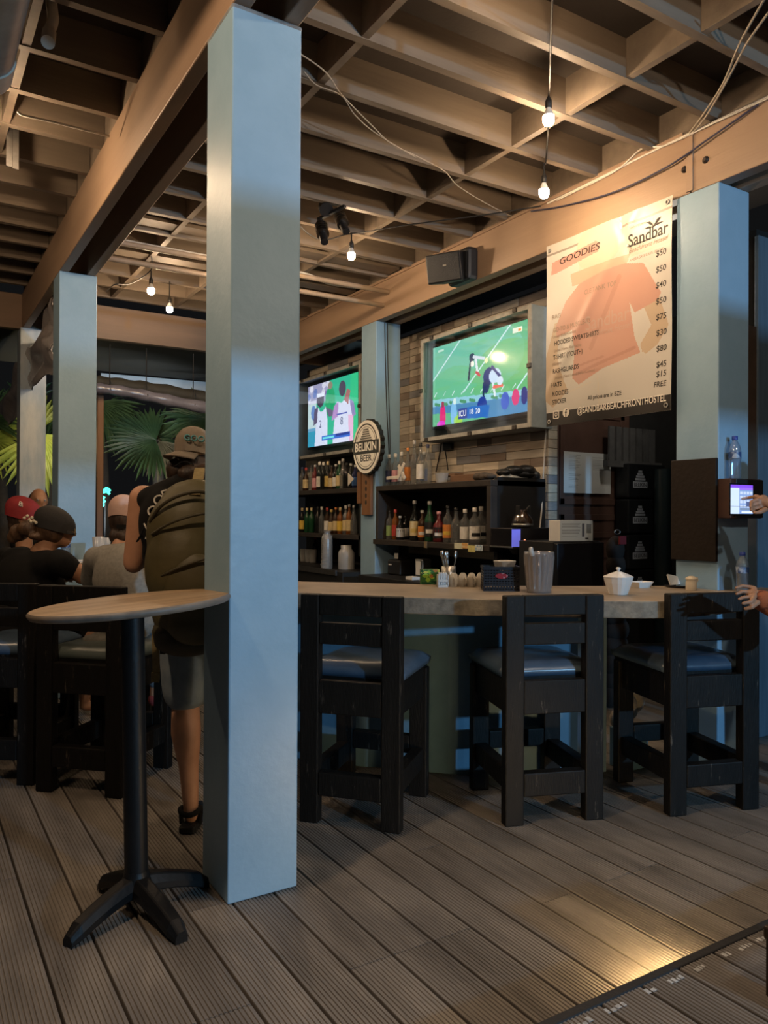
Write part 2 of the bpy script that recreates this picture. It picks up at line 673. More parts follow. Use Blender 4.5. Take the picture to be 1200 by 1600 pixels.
# unseen board on hangers, added behind the photographer to cast the columns' shadow band
MB().box((-2.2, -1.03, 2.20), (5.6, -0.98, 2.54)).build('shade_board', BEAMX, kind='structure')
for x_ in (-2.0, 1.0, 3.9, 5.5):
    MB().box((x_-0.03, -1.03, 2.54), (x_+0.03, -0.98, 3.6)).build('shade_board_hanger', BEAMX, kind='structure')

# ---- ceiling: sheathing, joists, blocking
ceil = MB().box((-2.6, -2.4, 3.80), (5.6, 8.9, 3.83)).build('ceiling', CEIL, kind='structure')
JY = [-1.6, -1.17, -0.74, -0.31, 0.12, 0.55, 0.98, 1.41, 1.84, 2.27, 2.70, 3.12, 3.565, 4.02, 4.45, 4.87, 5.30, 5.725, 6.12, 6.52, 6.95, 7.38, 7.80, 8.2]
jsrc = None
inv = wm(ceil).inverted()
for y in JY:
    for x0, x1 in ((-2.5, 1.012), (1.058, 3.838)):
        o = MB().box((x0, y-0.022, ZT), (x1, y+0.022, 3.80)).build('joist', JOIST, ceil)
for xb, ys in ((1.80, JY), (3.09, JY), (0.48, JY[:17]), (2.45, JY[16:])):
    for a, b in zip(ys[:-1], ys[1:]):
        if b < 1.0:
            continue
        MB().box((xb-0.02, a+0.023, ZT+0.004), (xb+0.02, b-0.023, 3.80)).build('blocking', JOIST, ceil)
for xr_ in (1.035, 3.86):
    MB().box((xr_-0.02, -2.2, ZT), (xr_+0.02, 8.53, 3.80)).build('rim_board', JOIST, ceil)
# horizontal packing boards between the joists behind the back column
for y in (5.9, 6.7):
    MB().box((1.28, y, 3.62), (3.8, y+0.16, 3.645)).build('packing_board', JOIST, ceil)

# ---- back wall of the bar, clad with wood-look tiles
XW = 4.385
wall = MB().box((XW+0.012, 4.61, 0.0), (XW+0.10, 9.0, 3.25)).build('wall_back', mat('dark_grout', (0.035, 0.032, 0.03), 0.9, col2=(0.03, 0.028, 0.026), scale=5), kind='structure')
TILE_COLS = [(0.60, 0.52, 0.41), (0.50, 0.42, 0.33), (0.66, 0.58, 0.46), (0.33, 0.26, 0.20), (0.22, 0.17, 0.135), (0.27, 0.27, 0.285), (0.34, 0.335, 0.335), (0.44, 0.40, 0.34)]
TILE_W = [3, 3, 2.5, 1.6, 1.3, 1.6, 1.2, 2]
TM = [mat('wood_tile_%d' % i, c, 0.45, col2=tuple(k*0.72 for k in c), scale=9, stretch=(1, 0.35, 3), bump=0.1, bscale=40, rand=0.12) for i, c in enumerate(TILE_COLS)]
random.seed(11)
rowh, z = 0.0715, 1.02
tile_src = {}


def tile(L, y, z, ti):
    k = (round(L, 2), ti)
    inv_ = wm(wall).inverted()
    if k not in tile_src:
        o = MB().box((-0.012, 0, 0), (0.004, L-0.003, rowh-0.003)).build('tile', TM[ti], wall, local=True, bevel=0.002, bseg=1)
        o.location = inv_ @ Vector((XW+0.010, y, z))
        tile_src[k] = o
    else:
        o = share(tile_src[k], inv_ @ Vector((XW+0.010, y, z)), wall)
    o.location.x += random.uniform(-0.002, 0.003)


row = 0
while z < 3.2:
    y = 4.612
    # end tiles wrap the wall end, seen as the stepped light and dark strip
    while y < 6.60:
        L = random.choice((0.20, 0.35, 0.50, 0.65))
        L = min(L, 6.61-y)
        tile(L, y, z, random.choices(range(8), TILE_W)[0])
        y += L
    if z > 2.9:
        while y < 8.9:
            L = random.choice((0.5, 0.65))
            tile(L, y, z, random.choices(range(8), TILE_W)[0])
            y += L
    elif 1.6 < z:
        tile(0.65, 8.35, z, random.choices(range(8), TILE_W)[0])
        tile(0.65, 6.612, z, random.choices(range(8), TILE_W)[0])
    o = MB().box((XW, 4.598, z), (XW+0.098, 4.612, z+rowh-0.003)).build('tile', TM[random.choices(range(8), TILE_W)[0]], wall, bevel=0.002, bseg=1)
    z += rowh
    row += 1

# ---- rest of the building behind the bar
DOORBROWN = mat('dark_brown_door_paint', (0.11, 0.06, 0.045), 0.5, col2=(0.085, 0.046, 0.034), scale=5, bump=0.1)
wall_end = MB().box((4.49, 4.70, 0), (7.4, 4.80, 3.25)).build('wall_storeroom', mat('dark_plaster', (0.03, 0.029, 0.028), 0.9, col2=(0.02, 0.02, 0.02), scale=4), kind='structure')
MB().box((7.3, 2.9, 0), (7.4, 4.8, 3.25)).build('wall_far_end', MATS['dark_plaster'], kind='structure')
door = thing('door_1', (4.92, 4.66, 0), 'dark brown panelled door behind the bar with a paper notice', kind='structure')
MB().box((4.49, 4.645, 0), (5.38, 4.695, 2.35)).build('door_leaf', DOORBROWN, door)
for z0, z1 in ((0.12, 1.10), (1.22, 1.42), (1.50, 2.28)):
    for s in ((4.55, 5.31),):
        f = MB()
        f.box((s[0], 4.633, z0), (s[1], 4.646, z0+0.05)).box((s[0], 4.633, z1-0.05), (s[1], 4.646, z1))
        f.box((s[0], 4.633, z0), (s[0]+0.05, 4.646, z1)).box((s[1]-0.05, 4.633, z0), (s[1], 4.646, z1))
        f.build('door_moulding', DOORBROWN, door, bevel=0.003)
# weathered blue plank wall to the side, past a dark doorway
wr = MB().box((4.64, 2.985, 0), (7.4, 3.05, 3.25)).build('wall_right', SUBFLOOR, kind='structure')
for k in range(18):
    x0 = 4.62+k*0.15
    MB().box((x0, 2.955, 0.0), (x0+0.144, 2.985, 3.2)).build('plank', mat('shaded_blue_planks', (0.10, 0.145, 0.185), 0.7, col2=(0.07, 0.10, 0.13), scale=5, stretch=(3, 3, 0.3), bump=0.2), wr, bevel=0.004, bseg=1)  # plank colour darkened to stand for the shade on this wall
MB().box((4.47, 2.93, 0), (4.56, 3.02, 2.6)).build('trim_1', mat('brown_post_paint', (0.09, 0.05, 0.03), 0.6, col2=(0.06, 0.035, 0.02), scale=6), kind='structure', label='thin brown post at the dark doorway beside the end column')
lv = thing('window_1', (5.2, 4.55, 1.95), 'grey slatted opening under the banner', kind='structure')
p0 = at(985, 690, Y=4.55)
for k in range(7):
    x0 = 5.02+k*0.085
    MB().box((x0, 4.54, 1.87), (x0+0.06, 4.56, 2.16)).build('slat', mat('grey_slat', (0.10, 0.10, 0.10), 0.7, col2=(0.07, 0.07, 0.07), scale=8), lv)
MB().box((4.98, 4.525, 1.82), (5.66, 4.575, 1.872)).build('sill', MATS['grey_slat'], lv)
# ground and night garden beyond the roof edge
MB().box((-12, 9.3, -0.3), (16, 26, -0.15)).build('ground', mat('night_sand', (0.05, 0.045, 0.035), 0.9, col2=(0.03, 0.03, 0.025), scale=1.5, bump=0.3), kind='structure')

# ================================================================== BAR
PF = [(1.46, 4.60), (1.55, 4.08), (1.753, 3.65), (1.92, 3.40), (2.11, 3.20), (2.30, 3.02), (2.50, 2.85), (2.842, 2.60), (3.035, 2.47), (3.28, 2.41), (3.65, 2.42), (4.0, 2.44)]
PBK = [(4.20, 2.46), (4.20, 2.668), (3.806, 2.668), (3.806, 2.972), (3.21, 3.295), (2.865, 3.507), (2.593, 3.749), (2.408, 3.947), (2.06, 4.26), (2.0, 4.60)]
front = [(p.x, p.y) for p in spline([(x, y, 0) for x, y in PF], 4)]
poly = front+PBK
MB().prism(poly, 0.918, 1.0, 0, side_mi=1).build('bar_counter', [COUNTER, COUNTER_EDGE], bevel=0.006, label='worn curved counter top of the bar', cat='counter')
# blue rendered front wall under the counter
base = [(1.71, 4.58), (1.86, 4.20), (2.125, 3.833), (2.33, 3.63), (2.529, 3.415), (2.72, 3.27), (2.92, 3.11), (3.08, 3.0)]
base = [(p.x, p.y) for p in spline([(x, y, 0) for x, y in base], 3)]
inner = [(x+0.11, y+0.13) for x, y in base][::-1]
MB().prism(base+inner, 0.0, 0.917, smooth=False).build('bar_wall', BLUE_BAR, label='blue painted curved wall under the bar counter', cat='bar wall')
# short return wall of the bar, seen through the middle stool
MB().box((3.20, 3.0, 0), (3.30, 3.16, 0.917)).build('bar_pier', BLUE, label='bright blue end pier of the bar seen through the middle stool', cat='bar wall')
# ================================================================== BAR STOOLS
CUSH = mat('blue_grey_vinyl', (0.070, 0.105, 0.155), 0.28, col2=(0.05, 0.08, 0.12), scale=5, bump=0.15, bscale=12)
CUSH_G = mat('green_grey_vinyl', (0.10, 0.12, 0.115), 0.35, col2=(0.07, 0.09, 0.085), scale=5, bump=0.15, bscale=12)


def stool(name, cush):
    """local: back posts at y=0 (towards the photographer), sits facing +y"""
    t = thing(name, (0, 0, 0))
    W2, D, lw, lt = 0.195, 0.47, 0.09, 0.058
    BW = BLACKWOOD
    for s in (-1, 1):
        x = s*W2
        MB().box((x-lw/2, -lt/2, 0), (x+lw/2, lt/2, 1.04)).build('back_post', BW, t, local=True, bevel=0.006)
        MB().box((x-lw/2, D-lt/2, 0), (x+lw/2, D+lt/2, 0.645)).build('leg', BW, t, local=True, bevel=0.006)
        MB().box((x-0.028, lt/2, 0.50), (x+0.028, D-lt/2, 0.645)).build('side_apron', BW, t, local=True, bevel=0.005)
        MB().box((x-0.03, lt/2, 0.15), (x+0.03, D-lt/2, 0.245)).build('side_stretcher', BW, t, local=True, bevel=0.005)
    xi = W2-lw/2
    MB().box((-xi, -0.024, 0.948), (xi, 0.024, 1.04)).build('top_rail', BW, t, local=True, bevel=0.005)
    MB().box((-xi, -0.022, 0.815), (xi, 0.022, 0.912)).build('back_slat', BW, t, local=True, bevel=0.005)
    MB().box((-xi, -0.024, 0.50), (xi, 0.024, 0.652)).build('back_apron', BW, t, local=True, bevel=0.005)
    MB().box((-xi, D-0.024, 0.50), (xi, D+0.024, 0.645)).build('front_apron', BW, t, local=True, bevel=0.005)
    MB().box((-xi, -0.028, 0.127), (xi, 0.028, 0.235)).build('foot_rail', BW, t, local=True, bevel=0.006)
    MB().box((-xi, D-0.028, 0.21), (xi, D+0.028, 0.30)).build('foot_rail', BW, t, local=True, bevel=0.006)
    MB().box((-W2-0.03, 0.032, 0.645), (W2+0.03, D+0.04, 0.662)).build('seat_board', BW, t, local=True)
    # puffed cushion
    c = MB()
    nx, ny = 14, 14
    x0, x1, y0, y1 = -W2-0.045, W2+0.045, 0.034, D+0.055
    top, bot = [], []
    for j in range(ny+1):
        for i in range(nx+1):
            u, v = i/nx*2-1, j/ny*2-1
            e = (1-abs(u)**6)*(1-abs(v)**6)
            X, Y = (x0+x1)/2+(x1-x0)/2*u, (y0+y1)/2+(y1-y0)/2*v
            wob = 0.004*math.sin(7*u+3*v)*math.sin(5*v-2*u)
            top.append((X, Y, 0.690+0.042*e**0.45+wob*e))
            bot.append((X*0.985, Y, 0.662))
    n = nx+1
    fs = [(j*n+i, j*n+i+1, (j+1)*n+i+1, (j+1)*n+i) for j in range(ny) for i in range(nx)]
    o = len(top)
    fs2 = [tuple(q+o for q in f[::-1]) for f in fs]
    rim = [j for j in range(n)]+[j*n+nx for j in range(1, n)]+[ny*n+i for i in range(nx-1, -1, -1)]+[j*n for j in range(ny-1, 0, -1)]
    sd = [(rim[k], o+rim[k], o+rim[(k+1) % len(rim)], rim[(k+1) % len(rim)]) for k in range(len(rim))]
    c.add(top+bot, fs+fs2+sd, 0, True)
    c.build('cushion', cush, t, local=True)
    return t


def place(t, x, y, deg, label, group='black wooden bar stools'):
    t.location = (x, y, 0)
    t.rotation_euler = (0, 0, math.radians(deg))
    tag(t, label, 'stool', group)


s1 = stool('bar_stool', CUSH)
s2, s3, s4, s5 = (copy_tree(s1) for _ in range(4))
place(s1, 1.730, 3.071, -49, 'black wooden bar stool beside the front column, turned outwards')
place(s2, 2.550, 2.638, -20, 'black wooden bar stool in the middle of the three at the bar')
place(s3, 3.290, 2.338, -19, 'black wooden bar stool that the hand rests on, near the tablet')
place(s4, 0.769, 4.123, -44.5, 'black wooden bar stool under the diner in the grey shirt')
place(s5, 0.40, 4.52, -35, 'black wooden bar stool under the diner in the black shirt')
for ch in s4.children:
    if ch.name.startswith('cushion'):
        ch.data = ch.data.copy()
        ch.data.materials[0] = CUSH_G

# ================================================================== ROUND TABLE
tx, ty = 0.715, 2.815
tb = thing('round_table', (tx, ty, 0), 'round wooden pub table on a black four-footed pedestal', 'table')
MB().lathe([(0.055, 0.075), (0.055, 0.10), (0.045, 0.12), (0.0415, 0.14)], (tx, ty, 0), 20).build('collar', IRON, tb)
top_c = Vector((tx-0.018, ty+0.01, 1.085))
MB().tube([(tx, ty, 0.10), top_c-Vector((0, 0, 0.03))], 0.0405, 20).build('pole', IRON, tb)
ft = [(0.442+0.02, 2.679), (0.785, 2.493+0.02), (0.985, 2.850), (0.645, 3.034)]
for fx, fy in ft:
    d = Vector((fx-tx, fy-ty, 0))
    L = d.length
    d.normalize()
    s = Vector((-d.y, d.x, 0))
    rings = []
    for k in range(9):
        u = k/8
        zt = 0.125-0.075*u**1.6 if u < 0.93 else 0.036
        zb = 0.055-0.055*u if u > 0.3 else 0.045
        zb = max(0.0, 0.062*(1-u**2.0)) if u < 0.98 else 0.0
        hw = 0.040-0.008*u if u < 0.95 else 0.022
        p = Vector((tx, ty, 0))+d*(L*u)
        zt = max(zt, zb+0.02)
        rings.append([p-s*hw+Vector((0, 0, zb)), p+s*hw+Vector((0, 0, zb)), p+s*hw+Vector((0, 0, (zb+zt)/2)), p+s*hw*0.55+Vector((0, 0, zt)), p-s*hw*0.55+Vector((0, 0, zt)), p-s*hw+Vector((0, 0, (zb+zt)/2))])
    MB().ring_loft(rings, smooth=False).build('foot', IRON, tb, bevel=0.006)
# tilted top: tilt about the viewing axis, low end towards the left
fwd = Vector((_f[0], _f[1], 0))
TT = Matrix.Translation(top_c) @ Matrix.Rotation(math.radians(-4.6), 4, fwd) @ Matrix.Rotation(math.radians(0.6), 4, Vector((_r[0], _r[1], 0)))
TABLEWOOD = mat('table_top_wood', (0.44, 0.31, 0.185), 0.42, col2=(0.28, 0.19, 0.11), scale=5, stretch=(0.3, 3, 1), bump=0.1, bscale=30)
TABLEEDGE = mat('table_top_edge', (0.19, 0.16, 0.13), 0.5, col2=(0.13, 0.11, 0.09), scale=12)
o = MB()
prof = [(0.315, -0.020), (0.338, -0.018), (0.345, -0.008), (0.345, 0.0), (0.338, 0.006)]
n = 56
o.ring_loft([[TT @ Vector((r_*math.cos(2*PI*k/n), r_*math.sin(2*PI*k/n), z_)) for k in range(n)] for r_, z_ in prof], 1, True, False)
o.add([TT @ Vector((0.338*math.cos(2*PI*k/n), 0.338*math.sin(2*PI*k/n), 0.006)) for k in range(n)], [tuple(range(n))], 0)
o.add([TT @ Vector((0.315*math.cos(2*PI*k/n), 0.315*math.sin(2*PI*k/n), -0.020)) for k in range(n)], [tuple(range(n))[::-1]], 1)
o.build('table_top', [TABLEWOOD, TABLEEDGE], tb)
MB().box((-0.12, -0.12, -0.028), (0.12, 0.12, -0.020), M=TT).build('mounting_plate', IRON, tb)

# ================================================================== BACK OF THE BAR
def thin_glass(name, tint, gloss=0.10, diff=0.0, dcol=(0.5, 0.5, 0.5), rough=0.05):
    if name in MATS:
        return MATS[name]
    M = bpy.data.materials.new(name)
    M.use_nodes = True
    nt = M.node_tree
    N, Lk = nt.nodes, nt.links
    N.remove(N['Principled BSDF'])
    out = N['Material Output']
    tr = N.new('ShaderNodeBsdfTransparent')
    tr.inputs[0].default_value = (*tint, 1)
    gl = N.new('ShaderNodeBsdfGlossy')
    gl.inputs['Roughness'].default_value = rough
    lw = N.new('ShaderNodeLayerWeight')
    lw.inputs[0].default_value = 0.35
    mr = N.new('ShaderNodeMapRange')
    mr.inputs[3].default_value = gloss
    mr.inputs[4].default_value = min(1.0, gloss+0.45)
    Lk.new(lw.outputs['Facing'], mr.inputs[0])
    mx = N.new('ShaderNodeMixShader')
    Lk.new(mr.outputs[0], mx.inputs[0])
    Lk.new(tr.outputs[0], mx.inputs[1])
    Lk.new(gl.outputs[0], mx.inputs[2])
    cur = mx.outputs[0]
    if diff:
        df = N.new('ShaderNodeBsdfDiffuse')
        df.inputs[0].default_value = (*dcol, 1)
        m2 = N.new('ShaderNodeMixShader')
        m2.inputs[0].default_value = diff
        Lk.new(cur, m2.inputs[1])
        Lk.new(df.outputs[0], m2.inputs[2])
        cur = m2.outputs[0]
    Lk.new(cur, out.inputs['Surface'])
    MATS[name] = M
    return M


G_CLEAR = thin_glass('clear_bottle_glass', (0.80, 0.82, 0.82), 0.10, 0.10, (0.55, 0.57, 0.57))
G_PANE = thin_glass('clear_pane', (0.93, 0.94, 0.94), 0.03)
G_PLASTIC = thin_glass('milky_plastic', (0.80, 0.80, 0.80), 0.06, 0.45, (0.62, 0.62, 0.60), 0.2)
G_RIB = thin_glass('smoky_ribbed_plastic', (0.70, 0.68, 0.67), 0.10, 0.28, (0.42, 0.40, 0.39), 0.12)
G_WATER = thin_glass('water_bottle_plastic', (0.72, 0.80, 0.88), 0.10, 0.15, (0.45, 0.55, 0.65), 0.08)
BOT = {
    'clear': G_CLEAR,
    'black': mat('black_bottle_glass', (0.010, 0.011, 0.010), 0.12),
    'brown': mat('brown_bottle_glass', (0.035, 0.016, 0.007), 0.12),
    'amber': mat('amber_liquor', (0.16, 0.055, 0.012), 0.12),
    'green': mat('green_bottle_glass', (0.010, 0.055, 0.022), 0.12),
    'red': mat('maroon_bottle_glass', (0.12, 0.015, 0.018), 0.12),
    'blue': mat('blue_bottle_glass', (0.015, 0.02, 0.07), 0.12),
}
PC = {
    'white': (0.70, 0.68, 0.63), 'cream': (0.62, 0.50, 0.27), 'orange': (0.62, 0.22, 0.05), 'pink': (0.62, 0.32, 0.36), 'red': (0.45, 0.05, 0.04),
    'black': (0.015, 0.015, 0.015), 'yellow': (0.68, 0.47, 0.07), 'green': (0.24, 0.36, 0.14), 'blue': (0.06, 0.16, 0.42), 'silver': (0.45, 0.45, 0.44), 'gold': (0.55, 0.40, 0.12), 'navy': (0.03, 0.04, 0.10),
}


def pm(c):
    return mat('print_%s' % c, PC[c], 0.45, col2=tuple(k*0.8 for k in PC[c]), scale=35)


def bottle(x, y, z, h, r, glass, cap, lab, label, group, shape='std', lab2=None):
    t = thing('bottle', (x, y, z), label, 'bottle', group, rotz=random.uniform(-0.3, 0.3)-0.55)
    T = lambda prof: MB().lathe([(a*r, b*h) for a, b in prof], (0, 0, 0), 14)
    if shape == 'std':
        pr = [(0.9, 0), (1, 0.02), (1, 0.58), (0.92, 0.66), (0.45, 0.75), (0.34, 0.80), (0.32, 0.97)]
    elif shape == 'tall':
        pr = [(0.9, 0), (1, 0.02), (1, 0.50), (0.90, 0.58), (0.50, 0.68), (0.38, 0.76), (0.34, 0.97)]
    elif shape == 'squat':
        pr = [(0.9, 0), (1.05, 0.03), (1.1, 0.40), (1.0, 0.55), (0.5, 0.68), (0.36, 0.74), (0.34, 0.97)]
    else:   # cone shouldered
        pr = [(0.9, 0), (1, 0.02), (1.02, 0.40), (0.80, 0.58), (0.42, 0.74), (0.33, 0.82), (0.31, 0.97)]
    T(pr).build('body', BOT[glass], t, local=True)
    ch = 0.12 if cap in ('white', 'gold', 'red', 'cream') else 0.09
    MB().lathe([(0.40*r, h*(1-ch)), (0.42*r, h*(1-ch)+0.004), (0.42*r, h*0.995), (0.3*r, h)], (0, 0, 0), 12).build('cap', pm(cap), t, local=True)
    if lab:
        lo_, hi_ = (0.12, 0.48)
        n = 14
        rr = r*(1.06 if shape == 'squat' else 1.02)+0.001
        rings = []
        for zz in (lo_*h, hi_*h):
            rings.append([(rr*math.cos(-PI*0.95+PI*0.9*k/n), rr*math.sin(-PI*0.95+PI*0.9*k/n), zz) for k in range(n+1)])
        b = MB()
        vs = rings[0]+rings[1]
        b.add(vs, [(k, k+1, n+1+k+1, n+1+k) for k in range(n)], 0, True)
        o = b.build('label', pm(lab), t, local=True)
        if lab2:
            rings = []
            for zz in (0.20*h, 0.30*h):
                rings.append([((rr+0.0012)*math.cos(-PI*0.78+PI*0.5*k/n), (rr+0.0012)*math.sin(-PI*0.78+PI*0.5*k/n), zz) for k in range(n+1)])
            MB().add(rings[0]+rings[1], [(k, k+1, n+1+k+1, n+1+k) for k in range(n)], 0, True).build('label_band', pm(lab2), o, local=True)
    return t


XS = 3.812
# ---- shelf unit beside the column
su = thing('bottle_shelf', (3.9, 5.46, 0.85), 'open black bottle shelf unit under the big television', 'shelf')
MB().box((XS, 4.62, 1.632), (4.372, 6.312, 1.680)).build('top_board', DARKWOOD, su, bevel=0.004)
MB().box((XS-0.03, 4.60, 1.132), (4.372, 6.315, 1.178)).build('shelf_board', DARKWOOD, su, bevel=0.004)
MB().box((XS, 6.272, 1.178), (4.372, 6.312, 1.632)).build('side_board', DARKWOOD, su, bevel=0.004)
MB().box((XS, 4.62, 1.178), (3.88, 4.672, 1.632)).build('side_board', DARKWOOD, su, bevel=0.004)
MB().box((3.88, 4.62, 1.04), (4.372, 4.66, 1.70)).build('end_panel', BLACK, su)
MB().box((4.10, 4.67, 1.178), (4.13, 5.0, 1.632)).build('back_panel', DARKWOOD, su)
MB().box((4.30, 5.0, 1.178), (4.33, 6.27, 1.632)).build('back_panel', DARKWOOD, su)
MB().box((XS-0.034, 5.42, 1.128), (XS-0.028, 5.46, 1.182)).build('bracket', mat('brass_bracket', (0.30, 0.22, 0.12), 0.5, 0.4, col2=(0.2, 0.15, 0.08), scale=30), su)
# ---- shelf left of the column
sl = thing('bottle_shelf', (3.9, 7.6, 0.85), 'two dark bottle shelf boards under the smaller television', 'shelf')
MB().box((XS, 6.60, 1.628), (4.372, 8.9, 1.676)).build('shelf_board', DARKWOOD, sl, bevel=0.004)
MB().box((XS, 6.60, 1.160), (4.372, 8.9, 1.205)).build('shelf_board', DARKWOOD, sl, bevel=0.004)
MB().box((4.33, 6.60, 1.205), (4.37, 8.9, 1.628)).build('back_panel', BLACK, sl)
MB().box((XS, 6.597, 1.0), (4.3, 6.637, 1.628)).build('side_board', BLACK, sl)
# ---- back counter
MB().box((3.62, 4.66, 0.0), (4.372, 6.305, 0.85)).build('back_counter', BLACK, bevel=0.005, label='low black back counter under the open shelf unit', cat='counter')
MB().box((3.62, 6.61, 0.0), (4.372, 8.95, 0.85)).build('back_counter', BLACK, bevel=0.005, label='low black back counter past the column between the televisions', cat='counter')

# ---- bottles on top of the shelf unit (X of centres ~3.93)
random.seed(5)


def by(px_, X):
    return at(px_, 780, X=X).y


G1 = 'bottles on top of the shelf unit'
for px_, h, r, gl, cp, lb, sh, txt, dx in (
    (608, 0.30, 0.036, 'clear', 'white', 'navy', 'std', 'clear bottle with navy label, next to the column on top of the shelf unit', 0.10),
    (617.5, 0.30, 0.036, 'clear', 'white', 'pink', 'std', 'clear bottle with pink label on top of the shelf unit', 0.10),
    (627, 0.31, 0.036, 'clear', 'white', 'white', 'std', 'clear white-capped bottle behind the white cut-out letter', 0.10),
    (637, 0.34, 0.034, 'clear', 'orange', 'orange', 'tall', 'clear bottle with tall orange label on top of the shelf unit', 0.11),
    (647, 0.40, 0.036, 'clear', 'silver', None, 'tall', 'tallest bare clear bottle on top of the shelf unit', 0.11),
    (656.5, 0.37, 0.038, 'clear', 'black', 'white', 'tall', 'tall clear bottle with white label and black cap on the shelf unit', 0.10),
    (662, 0.30, 0.034, 'clear', 'silver', 'blue', 'std', 'clear bottle with blue label behind the tall white-labelled bottle', 0.20),
    (668, 0.35, 0.036, 'clear', 'navy', None, 'tall', 'bare clear bottle with dark cap, last on the shelf unit top', 0.12),
):
    bottle(XS+dx, by(px_, XS+dx), 1.681, h, r, gl, cp, lb, txt, G1, sh)
G2 = 'bottles inside the shelf unit'
for px_, h, r, gl, cp, lb, sh, txt, dx, l2 in (
    (609, 0.27, 0.034, 'clear', 'black', 'green', 'std', 'bottle with green label nearest the column inside the shelf unit', 0.10, None),
    (618, 0.28, 0.034, 'amber', 'red', 'red', 'std', 'amber bottle with red cap and red label inside the shelf unit', 0.10, None),
    (625.5, 0.22, 0.036, 'black', 'silver', 'silver', 'squat', 'short dark bottle with grey label inside the shelf unit', 0.08, None),
    (634, 0.22, 0.034, 'black', 'black', 'white', 'std', 'small black bottle standing back in shadow inside the shelf unit', 0.24, None),
    (648, 0.36, 0.042, 'black', 'silver', 'cream', 'tall', 'tall black bottle with cream label inside the shelf unit', 0.09, 'gold'),
    (660, 0.27, 0.038, 'brown', 'silver', 'orange', 'std', 'brown bottle with orange label beside the green bottle', 0.09, 'white'),
    (671.5, 0.35, 0.045, 'green', 'silver', 'black', 'tall', 'big dark green bottle with round white seal', 0.09, 'white'),
    (686, 0.26, 0.048, 'red', 'pink', 'black', 'squat', 'maroon bottle with white square label inside the shelf unit', 0.08, 'white'),
    (700, 0.31, 0.042, 'clear', 'black', 'orange', 'std', 'clear bottle with orange and yellow label inside the shelf unit', 0.09, 'yellow'),
    (713, 0.29, 0.046, 'clear', 'black', None, 'tall', 'clear bottle without label beside the white-labelled one', 0.09, None),
    (727, 0.28, 0.042, 'clear', 'white', 'white', 'std', 'clear bottle with plain white label and white cap inside the unit', 0.09, None),
    (742, 0.29, 0.047, 'clear', 'white', 'white', 'std', 'clear bottle with black motif on white label, front end of unit', 0.09, 'black'),
    (752, 0.30, 0.045, 'clear', 'white', 'white', 'std', 'clear bottle with black motif standing behind at the unit end', 0.19, 'black'),
):
    bottle(XS+dx, by(px_, XS+dx), 1.179, h, r, gl, cp, lb, txt, G2, sh, l2)
ORD = ['first', 'second', 'third', 'fourth', 'fifth', 'sixth', 'seventh', 'eighth', 'ninth', 'tenth', 'eleventh', 'twelfth', 'thirteenth', 'fourteenth']
G3 = 'bottles on the upper shelf under the smaller television'
rows = [(555, 0.24, 'blue', 'silver', 'blue', 'std'), (548, 0.26, 'black', 'silver', None, 'std'), (541, 0.27, 'black', 'black', None, 'std'), (535.5, 0.32, 'clear', 'silver', None, 'tall'),
        (530, 0.30, 'green', 'white', 'cream', 'std'), (524.5, 0.27, 'black', 'silver', 'white', 'std'), (518, 0.26, 'brown', 'black', 'cream', 'std'), (512, 0.31, 'black', 'cream', 'gold', 'std'),
        (505, 0.31, 'black', 'white', None, 'std'), (499, 0.32, 'black', 'white', 'white', 'std'), (492, 0.29, 'red', 'silver', 'pink', 'std'), (486, 0.29, 'clear', 'black', None, 'tall'), (478, 0.27, 'brown', 'red', 'cream', 'squat'), (472, 0.28, 'clear', 'navy', None, 'std')]
for i, (px_, h, gl, cp, lb, sh) in enumerate(rows):
    dx = 0.12
    bottle(XS+dx, by(px_, XS+dx), 1.677, h, 0.0355, gl, cp, lb, '%s bottle from the column on the upper shelf, %s glass' % (ORD[i], gl), G3, sh)
G4 = 'bottles on the lower shelf under the smaller television'
rows = [(553, 0.30, 'clear', 'silver', None, 'cone'), (546, 0.31, 'amber', 'silver', 'cream', 'std'), (540.5, 0.30, 'clear', 'white', 'cream', 'std'), (532, 0.28, 'amber', 'cream', 'yellow', 'std'), (525, 0.28, 'brown', 'orange', 'cream', 'std'),
        (518, 0.26, 'brown', 'gold', 'cream', 'cone'), (511.5, 0.28, 'brown', 'red', 'white', 'std'), (503, 0.29, 'clear', 'white', None, 'tall'), (497, 0.29, 'black', 'black', None, 'std'), (487, 0.28, 'green', 'cream', None, 'std'), (480, 0.28, 'green', 'cream', None, 'std'), (472.5, 0.28, 'black', 'cream', 'yellow', 'std')]
for i, (px_, h, gl, cp, lb, sh) in enumerate(rows):
    dx = 0.12
    bottle(XS+dx, by(px_, XS+dx), 1.206, h, 0.0355, gl, cp, lb, '%s bottle from the column on the lower shelf, %s glass' % (ORD[i], gl), G4, sh)
# white cut-out shapes among the bottles
CUT = mat('white_painted_cutout', (0.66, 0.63, 0.57), 0.6, col2=(0.58, 0.55, 0.5), scale=12)
xs_ = thing('wooden_letter', (XS+0.03, by(622, XS), 1.681), 'white cut-out dash and cross shape leaning on the clear bottles', 'decoration')
Y0 = by(604, XS+0.03)
Y1 = by(622, XS+0.03)
MB().box((XS+0.025, Y1, 1.735), (XS+0.037, Y0, 1.765)).build('dash', CUT, xs_, bevel=0.003)
yc, zc = by(627.5, XS+0.03), 1.79
MB().beam((XS+0.03, yc+0.055, zc+0.07), (XS+0.03, yc-0.055, zc-0.06), 0.012, 0.034, up=(0, 0.7, 0.7)).build('stroke', CUT, xs_, bevel=0.003)
MB().beam((XS+0.025, yc-0.05, zc+0.085), (XS+0.025, yc+0.06, zc-0.055), 0.012, 0.036, up=(0, -0.7, 0.7)).build('stroke', CUT, xs_, bevel=0.003)
